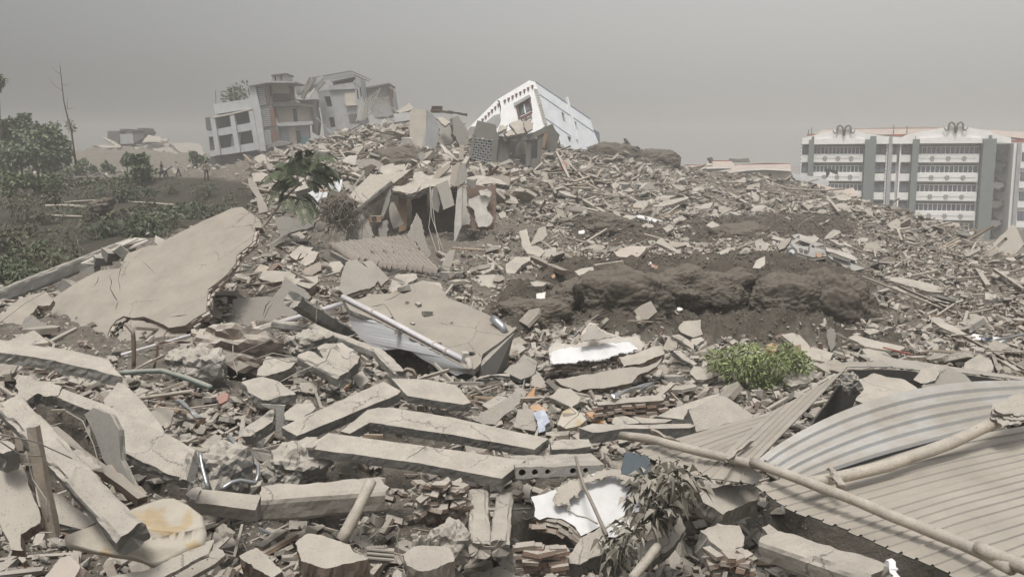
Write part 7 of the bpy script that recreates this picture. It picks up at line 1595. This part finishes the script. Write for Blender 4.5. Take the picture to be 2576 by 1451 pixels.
ST = [('Y5',(1220,520),(1520,455),.16,'grey timber pointing right behind the long pale slab'),('Y5',(1690,525),(2150,485),.14,'thin pale pole across the crossed poles'),('Y5',(1862,430),(1962,585),.22,'wide plank crossing the thin pale pole'),('Y5',(2012,440),(2265,612),.14,'pole sloping out of the picture at the right'),
 ('Y5',(1200,590),(1612,775),.1,'dark thin pole below the long pale slab'),('Y5',(1640,852),(2050,775),.1,'thin pole below the crossed poles'),('Y5',(1280,1218),(2225,1165),.2,'long round log right behind the roof peak'),('Y5',(1510,972),(2290,1340),.09,'first dark rail running down to the roof'),('Y5',(1755,1022),(2300,1325),.09,'second dark rail running down to the roof'),
 ('Y5',(1610,1232),(1905,1292),.12,'short log under the long round log'),('Y5',(1965,1080),(2040,1300),.1,'upright post left of the dark rails end'),('Y5',(1690,1082),(1802,1232),.12,'leaning post crossing the long round log'),('Y5',(780,500),(1015,735),.2,'bent plank right of the big dark soil block'),('Y5',(870,502),(1700,832),.08,'very long thin pole on the right slope'),
 ('Y5',(1980,1062),(2300,998),.08,'white frame bar beside the sign board'),('Y5',(1900,1200),(1930,1290),.1,'short post under the long round log'),('Y5',(2090,1250),(2220,1330),.14,'plank at the picture edge under the rails'),('Y5',(2130,470),(2271,430),.1,'faint pole at the right picture edge'),('Y5',(1140,600),(1240,650),.2,'log end below the long pale slab'),
 ('Y5',(1050,1115),(1310,1180),.045,'red lath behind the roof peak'),('Y5',(1465,260),(1700,325),.1,'thin lath high on the right slope'),('Y5',(975,265),(985,335),.08,'short upright stake on the right slope'),('Y5',(590,185),(930,310),.07,'thin lath above the wrecked car'),
 ('Z4',(1770,630),(1610,800),.25,'slanting pale plank on the crest before the low house'),('Z4',(1130,815),(1310,920),.3,'log lying on the crest of the plain'),('Z4',(2090,850),(2210,1000),.25,'plank sloping down below the red roof'),('Z4',(720,800),(1010,760),.2,'thin timber on the far plain'),('Z4',(270,640),(900,700),.5,'long board on the ridge left of the low houses'),('Z4',(190,690),(270,640),.2,'short timber at the end of the long ridge board'),
 ('Z8',(1520,1185),(1705,1360),.06,'thin stick on the dark soil heap'),('Z8',(810,1445),(935,1360),.05,'thin stick at the foot of the dark soil heap'),('Z8',(740,225),(1010,380),.3,'plank on the slope left of the two far slabs'),('Z8',(890,890),(1170,850),.2,'weathered timber along the soil heap crest'),('Z8',(580,0),(740,85),.25,'timber on the hill foot'),
 ('Z8',(270,800),(600,950),.3,'broad broken timber above the dark soil corner'),('Z8',(500,320),(590,390),.15,'small post near the slatted shutter'),('Z8',(150,170),(440,150),.4,'weathered log on the hill foot'),('Z8',(420,180),(790,200),.3,'pale board on the hill foot right of the log'),
 ('Y2',(900,130),(1150,40),.05,'thin silver lath by the cracked wall edge'),('Y2',(1800,95),(2070,10),.04,'yellow lath behind the square column'),('Y2',(950,210),(1030,190),.05,'short lath beside the wall brick edge'),('Y6',(1100,1390),(1190,1200),.035,'thin stick beside the large pale block'),('Y6',(1800,1440),(1980,1240),.09,'slat rising at the bottom right of the pale block'),('Y6',(770,1200),(1000,1040),.14,'grey profile plank left of the large pale block'),
 ('Y6',(545,1270),(620,970),.04,'thin bent lath at the bottom left'),('Y6',(770,1000),(920,1075),.04,'white lath below the heavy cracked beam'),('Y7',(930,1135),(1450,1200),.03,'thin rod lying below the white sheet'),('Y7',(0,750),(90,760),.04,'thin rod beside the joined bricks'),('Y7',(650,840),(1020,825),.03,'thin rod across the two short columns'),('Y3',(1270,1060),(1500,990),.06,'lath right of the flat tilted slab'),('Y3',(1290,1080),(1540,1000),.05,'second lath right of the flat tilted slab'),
 ('Y3',(1740,1110),(1790,900),.03,'thin rod rising behind the wedge plate'),('Y3',(1260,950),(1340,900),.03,'rod end under the big slab corner'),('Y4',(170,475),(470,215),.045,'long stick left of the spotted white wall'),('Y4',(1540,540),(1640,480),.04,'little stick left of the green bush'),('Y4',(960,1265),(1205,1365),.06,'lath lying beside the left pole end on the slab')]
for frr, a_, b_, w_, lb8 in ST:
    beam('lath' if w_ < .1 else 'timber', frr, a_, b_, w_, w_ * (.6 if w_ > .18 else .8), lb8, 'timber', 'redcloth' if 'red lath' in lb8 else 'card' if 'yellow' in lb8 else 'darkwood' if 'dark' in lb8 else 'metal' if ('silver' in lb8 or 'white' in lb8 or 'rod' in lb8) else 'wood', n=4, j=w_ * .06, near=.965)
WI = [('Y2',[(0,1180),(600,930),(1200,680),(1810,430)],[14,17,19.5,22],'long taut wire from the lower left to the square column'),('Y2',[(1120,620),(1120,760),(1160,880)],[20,19.8,19.5],'hanging wire over the dark hollow'),('Y2',[(1870,420),(1880,300),(1900,225)],[21.3,21.3,21.3],'white wire loop on the square column'),
 ('Y2',[(1330,745),(1480,690),(1620,720),(1770,740)],[19.4]*4,'upper stirrup wire on the beam end'),('Y2',[(1380,750),(1500,730),(1620,770),(1700,770)],[19.2]*4,'lower stirrup wire on the beam end'),('Y2',[(2010,640),(1960,760),(1700,870),(1550,950)],[19,19,18.6,18.4],'loose wire curling below the thick sloping block'),
 ('Y1',[(0,620),(200,660),(420,760)],[8.2,8.6,9.4],'upper thin wire at the left picture edge'),('Y1',[(0,660),(120,740),(250,745)],[8.2,8.5,8.8],'lower thin wire at the left picture edge'),('Y1',[(385,485),(480,540),(545,680),(585,830)],[10.4,10.3,10.2,10.1],'pale wire in front of the dark upright plate'),('Y1',[(150,720),(190,880),(270,1000),(280,1130)],[8.5,8.5,8.4,8.4],'wire hanging beside the wooden post'),
 ('Y1',[(230,1190),(310,1190)],[8.3,8.3],'short wire at the post foot'),('Y6',[(1040,430),(1080,320),(1160,290),(1110,440)],[13.4]*4,'loop of wire under the lower parallel slab'),('Y6',[(2030,970),(2060,1000),(2040,1100),(2060,1250),(2100,1330)],[10.9]*5,'white wire hanging before the flat block'),('Y6',[(1710,1110),(1705,960),(1750,910)],[11.6]*3,'bent white wire right of the leaning pole'),('Y6',[(1760,1120),(1900,1000),(2050,970)],[11.4]*3,'thin wire arching right of the leaning pole'),
 ('Y7',[(530,1080),(600,1170),(700,1170),(740,1110)],[11.2]*4,'wire loop on the two short columns'),('Y7',[(1180,600),(1190,520),(1330,440),(1290,600)],[12.7]*4,'wire bunch under the hollow core slab'),('Y5',[(0,520),(115,705),(270,850)],[36,33,31],'thin cable running down the soil heap'),('Z6',[(0,1290),(250,1100),(430,1000)],[23.5,24.5,25],'thin cable along the wall piece at the left edge')]
for frr, pts, ds, lb9 in WI: wire(frr, pts, ds, lb9, r=.007 if ds[0] < 16 else .012)
# ================================================================== rubble
def hullmesh(n, sx, sy, sz, sd):
    rd = random.Random(sd); bm = bmesh.new()
    for _ in range(n):
        p = Vector((rd.gauss(0, 1), rd.gauss(0, 1), rd.gauss(0, 1))); m_ = max(abs(p.x), abs(p.y), abs(p.z)); p /= m_; p *= rd.uniform(.8, 1)
        bm.verts.new((p.x * sx / 2, p.y * sy / 2, p.z * sz / 2))
    r = bmesh.ops.convex_hull(bm, input=bm.verts); bmesh.ops.delete(bm, geom=[v for v in bm.verts if not v.link_faces], context='VERTS')
    bmesh.ops.triangulate(bm, faces=bm.faces); bm.verts.index_update()
    V = np.array([v.co[:] for v in bm.verts]); F = np.array([[v.index for v in f.verts] for f in bm.faces]); bm.free(); return V, F
def platemesh(sd, th=.12):
    rd = random.Random(sd); k = rd.randint(4, 7); a0 = rd.uniform(0, 6); V = []; asp = rd.uniform(.5, .95)
    for z in (1, -1):
        for i in range(k):
            a = a0 + 2 * math.pi * (i + (rd.uniform(-.28, .28) if z == 1 else 0)) / k; r = rd.uniform(.38, .56)
            if z == 1: V.append((r * math.cos(a), r * math.sin(a) * asp, th / 2))
            else: q = V[i]; V.append((q[0] * rd.uniform(.94, 1.04), q[1] * rd.uniform(.94, 1.04), -th / 2))
    F = [(0, i, i + 1) for i in range(1, k - 1)] + [(k, k + i + 1, k + i) for i in range(1, k - 1)]
    for i in range(k): j = (i + 1) % k; F += [(i, k + i, k + j), (i, k + j, j)]
    return np.array(V, float), np.array(F)
def boxmesh(sx, sy, sz, sd, j=.06, bow=0.0):
    rd = random.Random(sd); V = []
    for x in (-1, 0, 1) if bow else (-1, 1):
        for y, z in ((-1,-1),(1,-1),(1,1),(-1,1)): V.append((x * sx / 2, y * sy / 2 * rd.uniform(1 - j, 1 + j) + (bow if x == 0 else 0), z * sz / 2 * rd.uniform(1 - j, 1 + j)))
    nx = 3 if bow else 2; F = []
    for k in range(nx - 1):
        for i in range(4): a, b = k*4 + i, k*4 + (i+1) % 4; F += [(a, b, b + 4), (a, b + 4, a + 4)]
    e = (nx - 1) * 4; F += [(0,2,1),(0,3,2),(e,e+1,e+2),(e,e+2,e+3)]
    return np.array(V, float), np.array(F)
KIND = {
 'concrete_chunk': dict(var=[hullmesh(13, 1, .8, .6, s) for s in range(14)], n=27000, size=(.07, .42), p=2.0, tilt=.5, mats=['concrete', 'midbrown', 'plaster', 'midbrown'], noun='concrete chunk', cat='chunk'),
 'wall_plate_piece': dict(var=[platemesh(s, .10 if s % 2 else .16) for s in range(16)], n=10500, size=(.12, 1.05), p=2.7, tilt=.34, mats=['plaster', 'midbrown', 'concrete', 'midbrown'], noun='plaster plate', cat='plate'),
 'loose_brick': dict(var=[boxmesh(.24, .115, .056, s, .07) for s in range(8)], n=13000, size=(.85, 1.15), p=1, tilt=.6, mats=['brick', 'brickraw', 'plaster'], noun='loose brick', cat='brick'),
 'timber_stick': dict(var=[boxmesh(1, .045, .03, s, .2, (s % 3 - 1) * .02) for s in range(8)], n=7500, size=(.45, 2.4), p=2.2, tilt=.22, mats=['wood', 'wood', 'wood', 'wire', 'woodraw'], noun='timber stick', cat='stick'),
}
LM = [('below the huge cracked wall slab', 380, 930), ('beside the long bare beam at the lower left', 120, 1130), ('around the yellow stained mattress', 330, 1390), ('in the hollow left of the thick long slab', 600, 1060), ('around the big slab with the white pipe', 1030, 880),
 ('around the two long parallel slabs', 1050, 1180), ('at the bottom under the heavy cracked beam', 800, 1400), ('around the bright white plastered sheet', 1400, 1330), ('at the bottom under the corrugated roof', 1900, 1400), ('around the spotted white plaster wall', 1450, 980), ('near the light green bush', 1800, 960),
 ('on the pole strewn slope at the right', 2380, 800), ('at the foot of the dark soil heap', 1600, 860), ('on the slope below the collapsed house', 950, 730), ('on the rubble plain before the hotel', 2050, 570), ('on the plain behind the soil heap', 1650, 560), ('on the crest around the porch wreck', 1300, 440), ('on the hill below the torn block', 850, 420), ('in the gully right of the tiled roof', 1230, 700), ('by the tilted gable at the edge', 2450, 640)]
LMa = np.array([(u, v) for _, u, v in LM])
from mathutils.bvhtree import BVHTree
bpy.context.view_layer.update()
def bvh_of(objs):
    VV, FF, o0 = [], [], 0
    for o in objs:
        me = o.data; nv = len(me.vertices); co = np.empty(nv * 3, np.float32); me.vertices.foreach_get('co', co); me.calc_loop_triangles()
        t = np.empty(len(me.loop_triangles) * 3, np.int32); me.loop_triangles.foreach_get('vertices', t); Mw = np.array(o.matrix_world)
        VV.append(co.reshape(-1, 3) @ Mw[:3, :3].T + Mw[:3, 3]); FF.append(t.reshape(-1, 3) + o0); o0 += nv
    return BVHTree.FromPolygons(np.concatenate(VV).tolist(), np.concatenate(FF).tolist(), all_triangles=True)
SOFT = ('ground', 'grass', 'soil_mound', 'foliage', 'crown', 'fronds', 'leaves', 'twigs', 'roots', 'pane', 'mullion')
HERO = bvh_of([o for o in bpy.data.objects if o.type == 'MESH' and not o.name.startswith(SOFT)])
def ground_hides(p):
    ts = np.linspace(.35, .975, 24); X, Y, Z_ = p.x * ts, p.y * ts, EYE.z + (p.z - EYE.z) * ts
    return bool((gsample(GZN, X, np.maximum(Y, 3.3)) > Z_ + .05)[Y > 6].any())
def visible(p, y):
    d_ = p - EYE; L = d_.length; loc = HERO.ray_cast(EYE, d_.normalized(), L)[0]
    return (loc is None or (loc - EYE).length > L - .25) and not ground_hides(p)
def clear_view(x, y, z, ymax=62.0):
    """loose pieces do not bury the larger broken parts behind them"""
    keep = np.ones(len(x), bool); lot = np.random.default_rng(5).uniform(0, 1, len(x))
    for i in range(len(x)):
        if y[i] > ymax or lot[i] > .93: continue
        p = Vector((x[i], y[i], z[i])); d_ = (p - EYE).normalized()
        if HERO.ray_cast(p + d_ * .03, d_, 12.0)[0] is not None: keep[i] = False
    return keep
def euler_mats(a, b, c):
    ca, sa, cb, sb, cc, sc2 = np.cos(a), np.sin(a), np.cos(b), np.sin(b), np.cos(c), np.sin(c)
    R = np.empty((len(a), 3, 3))
    R[:,0,0]=cc*cb; R[:,0,1]=cc*sb*sa-sc2*ca; R[:,0,2]=cc*sb*ca+sc2*sa; R[:,1,0]=sc2*cb; R[:,1,1]=sc2*sb*sa+cc*ca; R[:,1,2]=sc2*sb*ca-cc*sa; R[:,2,0]=-sb; R[:,2,1]=cb*sa; R[:,2,2]=cb*ca
    return R
def mass(name, V, F, MI, mats, label, cat, parent=None):
    me = bpy.data.meshes.new(name); me.vertices.add(len(V)); me.vertices.foreach_set('co', V.astype(np.float32).ravel())
    me.loops.add(F.size); me.loops.foreach_set('vertex_index', F.astype(np.int32).ravel()); me.polygons.add(len(F)); me.polygons.foreach_set('loop_start', np.arange(0, F.size, 3, dtype=np.int32))
    me.polygons.foreach_set('material_index', MI.astype(np.int32))
    for m_ in mats: me.materials.append(M[m_])
    me.update(calc_edges=True); me.shade_flat(); o = bpy.data.objects.new(name, me); COL.objects.link(o); return tag(o, label, cat, kind='stuff')
def place(n, seed, ymin=8.0, ymax=128.0):
    r = np.random.default_rng(seed); h = n // 2
    v = r.uniform(400 + 2323 * 5.4 / 112, 1900, h); y1 = 2323 * 5.6 / (v - 399) ; y2 = np.exp(r.uniform(math.log(16), math.log(ymax), n - h))
    y = np.clip(np.concatenate([y1, y2]), ymin, ymax); x = r.uniform(-.62, .62, n) * y
    q = r.uniform(0, 1, n) < .32; y[q] = r.uniform(60, 118, q.sum()); x[q] = r.uniform(-.28, .2, q.sum()) * y[q]
    q = r.uniform(0, 1, n) < .16; y[q] = r.uniform(44, 106, q.sum()); x[q] = r.uniform(.04, .52, q.sum()) * y[q]; return x, y, r
EXC = [([(1880,1190),(2200,1330),(2600,1500),(2600,1800),(2250,1700),(2000,1440),(1880,1330)], 7, 15, .97), ([(800,600),(1110,585),(1120,730),(830,700)], 33, 50, .97), ([(1970,580),(2200,600),(2200,710),(1970,690)], 36, 56, .9), ([(830,520),(1240,500),(1240,640),(830,640)], 40, 52, .8), ([(1780,860),(2040,860),(2040,990),(1780,990)], 18, 26, .8), ([(1240,700),(1500,690),(1700,660),(2190,640),(2200,800),(1900,860),(1500,860)], 28, 48, .9)]
def keepmask(x, y, r):
    z = gsample(GZN, x, y); g = gsample(green_m, x, y); s_ = gsample(soil_m, x, y)
    clump = .6 * fbm(x * .35, y * .35, 3, 21) + .4 * fbm(x * .11, y * .11, 2, 22)
    k = (r.uniform(0, 1, len(x)) > g * .97) & (r.uniform(0, 1, len(x)) > s_ * .95) & (r.uniform(0, 1, len(x)) < -.5 + clump * 2.8)
    u, v = proj_np(x, y, z)
    for po_, y0, y1, pr in EXC: k &= ~(inpoly(u, v, po_) & (y > y0) & (y < y1) & (r.uniform(0, 1, len(x)) < pr))
    k &= gsample(void_m, x, y) < .3
    k &= ~((y < 24) & (r.uniform(0, 1, len(x)) < .30))
    k &= ~((u < 640) & (y > 33) & (y < 100) & (r.uniform(0, 1, len(x)) < .93)); return k, z
tot = 0
for ki, (kn, K_) in enumerate(KIND.items()):
    x, y, r = place(int(K_['n'] * 1.5), 100 + ki); k, z = keepmask(x, y, r); x, y, z = x[k], y[k], z[k]; n = len(x)
    lo, hi = K_['size']
    if kn == 'loose_brick': size = r.uniform(lo, hi, n); kk = y < 60; x, y, z, size = x[kk], y[kk], z[kk], size[kk]; n = len(x)
    else: size = lo + (hi - lo) * r.power(1 / K_['p'] / 1.2, n) ** 1.6; size *= np.clip((y / 22) ** .38, .6, 1.8) * np.where(y > 60, 1.2, 1.0) * np.where((y > 34) & (x > 6), 0.88, 1.0)
    var = r.integers(0, len(K_['var']), n); a = r.normal(0, K_['tilt'], n); b = r.normal(0, K_['tilt'], n); c = r.uniform(0, 6.283, n)
    nm = len(K_['mats']); mi = (r.uniform(0, 1, n) ** 1.3 * nm).astype(int).clip(0, nm - 1)
    thick = {'concrete_chunk': .18, 'wall_plate_piece': .10, 'loose_brick': .03, 'timber_stick': .02}[kn]
    zz = z + size * thick + r.uniform(0, .14, n) * np.clip(y / 20, .4, 2)
    kv = clear_view(x, y, zz + size * thick * 1.6); x, y, z, zz, size, var, a, b, c, mi = (q_[kv] for q_ in (x, y, z, zz, size, var, a, b, c, mi)); n = len(x)
    # those that show largest become things of their own
    app = size / y; order = np.argsort(-app); solo = []; per = {}
    for i in order[:2600]:
        if len(solo) >= 290: break
        u, v = proj_np(x[i], y[i], zz[i])
        if not (10 < u < 2566 and 300 < v < 1440): continue
        if visible(Vector((x[i], y[i], zz[i] + size[i] * thick)), y[i]): solo.append(i)
    sset = np.zeros(n, bool); sset[solo] = True
    meshes = {}
    for i in solo:
        key = (var[i], mi[i])
        if key not in meshes:
            me = bpy.data.meshes.new(kn); V, F = K_['var'][var[i]]; me.from_pydata(V.tolist(), [], F.tolist()); me.materials.append(M[K_['mats'][mi[i]]]); me.update(); meshes[key] = me
        o = bpy.data.objects.new(kn, meshes[key]); COL.objects.link(o); o.location = (x[i], y[i], zz[i]); s_ = size[i]
        o.scale = (s_, s_, s_); o.rotation_euler = (a[i], b[i], c[i])
        u, v = proj_np(x[i], y[i], zz[i]); q = LM[int(np.argmin(((LMa - (u, v)) ** 2).sum(1)))][0]
        sz = app[i] * FPX; tag(o, '%s %s %s %s %s' % ('large' if sz > 90 else 'medium' if sz > 45 else 'small', {'plaster': 'beige', 'concrete': 'grey', 'brick': 'reddish', 'brickraw': 'brown', 'wood': 'weathered', 'woodraw': 'orange', 'wire': 'grey', 'midbrown': 'dull brown'}[K_['mats'][mi[i]]], K_['noun'], 'tilted' if abs(a[i]) + abs(b[i]) > .5 else 'flat', q), K_['cat'], '%s pieces %s' % (K_['noun'], q))
    R = euler_mats(a, b, c); VV, FF, MM, off = [], [], [], 0
    for q in range(len(K_['var'])):
        sel = (var == q) & ~sset; m_ = sel.sum()
        if not m_: continue
        V, F = K_['var'][q]; W = np.einsum('nij,vj->nvi', R[sel], V) * size[sel][:, None, None] + np.stack([x, y, zz], -1)[sel][:, None]
        nv = len(V); VV.append(W.reshape(-1, 3)); FF.append((F[None] + (np.arange(m_) * nv)[:, None, None] + off).reshape(-1, 3)); MM.append(np.repeat(mi[sel], len(F))); off += m_ * nv
    mass({'concrete_chunk': 'concrete_rubble', 'wall_plate_piece': 'plate_rubble', 'loose_brick': 'brick_rubble', 'timber_stick': 'timber_rubble'}[kn], np.concatenate(VV), np.concatenate(FF), np.concatenate(MM), K_['mats'],
         'countless small %ss strewn over the whole ruin field' % K_['noun'], 'rubble'); tot += len(np.concatenate(FF))
# crumbs and clods too small to pick apart
for nm_, n, mats_, seed, lo, hi, soilonly, lb_ in (('gravel', 52000, ['concrete', 'midbrown', 'plaster', 'midbrown', 'brickraw'], 301, .025, .13, False, 'fine gravel and crumbs between the larger rubble'), ('soil_clods', 22000, ['soil'], 302, .03, .15, True, 'dark clods of soil on the heaps')):
    x, y, r = place(n * (2 if not soilonly else 9), seed, 8, 118); s_ = gsample(soil_m, x, y); g = gsample(green_m, x, y); z = gsample(GZN, x, y)
    k = (s_ > .35) if soilonly else ((gsample(void_m, x, y) < .4) & (s_ < r.uniform(0.2, 1.0, len(x))) & (g < .3)); x, y, z = x[k][:n], y[k][:n], z[k][:n]; n_ = len(x)
    V, F = hullmesh(8, 1, .85, .7, seed); V2, F2 = hullmesh(9, 1, .8, .65, seed + 1); size = (lo + (hi - lo) * r.uniform(0, 1, n_) ** 2.5) * np.clip((y / 20) ** .7, .6, 2.6)
    R = euler_mats(r.uniform(0, 6, n_), r.uniform(0, 6, n_), r.uniform(0, 6, n_)); h = n_ // 2; out = []
    for (Vq, Fq, sl, o0) in ((V, F, slice(0, h), 0), (V2, F2, slice(h, n_), h * len(V))):
        W = np.einsum('nij,vj->nvi', R[sl], Vq) * size[sl][:, None, None] + np.stack([x, y, z + size * .12], -1)[sl][:, None]
        m_ = W.shape[0]; out.append((W.reshape(-1, 3), (Fq[None] + (np.arange(m_) * len(Vq))[:, None, None] + o0).reshape(-1, 3), np.repeat(r.integers(0, len(mats_), m_), len(Fq))))
    mass(nm_, np.concatenate([q[0] for q in out]), np.concatenate([q[1] for q in out]), np.concatenate([q[2] for q in out]), mats_, lb_, 'gravel' if not soilonly else 'soil').data.polygons.foreach_set('use_smooth', [soilonly] * sum(len(q[1]) for q in out)); tot += len(out[0][1]) * 2
# larger wreckage on the hill: slabs, wall pieces and roof timbers one can count
hd = np.random.default_rng(88); nh = 0
for t in range(1400):
    if nh >= 290: break
    u = hd.uniform(640, 1760); v = hd.uniform(330, 520); dd = gdepth(u, v)
    if dd > 118 or dd < 58: continue
    p = P(u, v, dd); big_ = t % 2
    if HERO.ray_cast(p + Vector((0, 0, .5)), (p - EYE).normalized(), 9.0)[0] is not None: continue
    q = LM[int(np.argmin(((LMa - (u, v)) ** 2).sum(1)))][0]
    if big_:
        V, F = platemesh(int(hd.integers(0, 60)), .14); sc_ = hd.uniform(.7, 1.9) * (1.35 if t % 14 == 1 else 1); nm2, mt2, rot = 'wall_piece', ['plaster', 'concrete', 'midbrown', 'offwhite', 'greywall'][int(hd.integers(0, 5))], (hd.normal(.45, .6), hd.normal(0, .55), hd.uniform(0, 6))
    else:
        V, F = boxmesh(1, .045, .035, int(hd.integers(0, 60)), .2, .01); sc_ = hd.uniform(1.6, 4.2); nm2, mt2, rot = 'roof_timber', ['wood', 'wood', 'darkwood', 'concrete'][int(hd.integers(0, 4))], (hd.normal(0, .2), hd.normal(0, .3), hd.uniform(0, 6))
    me = bpy.data.meshes.new(nm2); me.from_pydata(V.tolist(), [], F.tolist()); me.materials.append(M[mt2]); me.update()
    o = bpy.data.objects.new(nm2, me); COL.objects.link(o); o.location = (p.x, p.y, gz(p.x, p.y) + hd.uniform(.15, .6)); o.rotation_euler = rot; o.scale = (sc_,) * 3
    tn = {'plaster': 'beige', 'concrete': 'grey', 'midbrown': 'brown', 'offwhite': 'whitish', 'greywall': 'dark grey', 'wood': 'pale', 'darkwood': 'dark'}[mt2]; sw = 'long' if sc_ > 4 else 'short' if not big_ else 'big' if sc_ > 1.5 else 'modest'
    tag(o, '%s %s %s %s' % (sw, tn, 'wall piece' if big_ else 'roof timber', q), 'wall piece' if big_ else 'timber', '%s wreckage %s' % (tn, q)); nh += 1
# bent reinforcing rods sticking out of the rubble
for t in range(90):
    u, v = hd.uniform(150, 1900), hd.uniform(860, 1420); dd = gdepth(u, v) * .98; p = P(u, v, dd)
    if HERO.ray_cast(p, (p - EYE).normalized(), 2.0)[0] is None and t % 3: continue
    a = hd.uniform(0, 6.28); l_ = hd.uniform(.3, 1.1); pth = [p - Vector((0, 0, .1))]
    for k in range(6): a += hd.normal(0, .5); pth.append(pth[-1] + Vector((math.cos(a) * l_ / 6, math.sin(a) * l_ / 9, l_ / 6 * hd.uniform(-.4, 1.0))))
    q = LM[int(np.argmin(((LMa - (u, v)) ** 2).sum(1)))][0]
    MB().tube(pth, .008, 4).build('bent_rod', [M['rust' if t % 2 else 'wire']], None, '%s bent rod sticking out %s' % ('rusty' if t % 2 else 'grey', q), 'rod', 'bent rods %s' % q)
# bright litter: papers, cartons, cloth
LC = [('paper','white paper scrap'), ('card','orange brown cardboard scrap'), ('bluecloth','bluish cloth scrap'), ('redcloth','small red scrap')]
lit = np.random.default_rng(55); seen = 0
for t in range(400):
    if seen >= 70: break
    u, v = (lit.normal(1480, 120), lit.normal(640, 60)) if t % 3 else (lit.uniform(700, 2400), lit.uniform(470, 1300))
    d_ = gdepth(u, v); p = P(u, v, d_ * .985)
    if gsample(green_m, p.x, p.y) > .2: continue
    k = int(lit.choice([0, 0, 0, 1, 1, 2, 3], 1)[0]); s_ = lit.uniform(.10, .26) * max(.7, (d_ / 28) ** .6)
    V, F = platemesh(int(lit.integers(0, 99)), .05); me = bpy.data.meshes.new('litter_scrap'); me.from_pydata((V * s_).tolist(), [], F.tolist()); me.materials.append(M[LC[k][0]]); me.update()
    o = bpy.data.objects.new('litter_scrap', me); COL.objects.link(o); o.location = (p.x, p.y, gz(p.x, p.y) + .12); o.rotation_euler = (lit.normal(.5, .3), lit.normal(0, .4), lit.uniform(0, 6))
    q = LM[int(np.argmin(((LMa - (u, v)) ** 2).sum(1)))][0]; tag(o, '%s lying %s' % (LC[k][1], q), 'litter', '%s pieces %s' % (LC[k][1], q)); seen += 1
print('RUBBLE TRIS', tot)
# ================================================================== haze
hz = MB().box((0, 140, 4), (700, 720, 39)).build('haze', [], None, 'pale dust haze hanging over the ruins', 'haze', kind='stuff', fix=False)
hm = bpy.data.materials.new('haze'); hm.use_nodes = True; hn = hm.node_tree
for n_ in list(hn.nodes): hn.nodes.remove(n_)
ho = hn.nodes.new('ShaderNodeOutputMaterial'); hv = hn.nodes.new('ShaderNodeVolumePrincipled')
hv.inputs['Color'].default_value = (.93, .925, .915, 1); hv.inputs['Density'].default_value = .0015; hv.inputs['Anisotropy'].default_value = .1
hn.links.new(hv.outputs[0], ho.inputs['Volume']); hz.data.materials.append(hm)
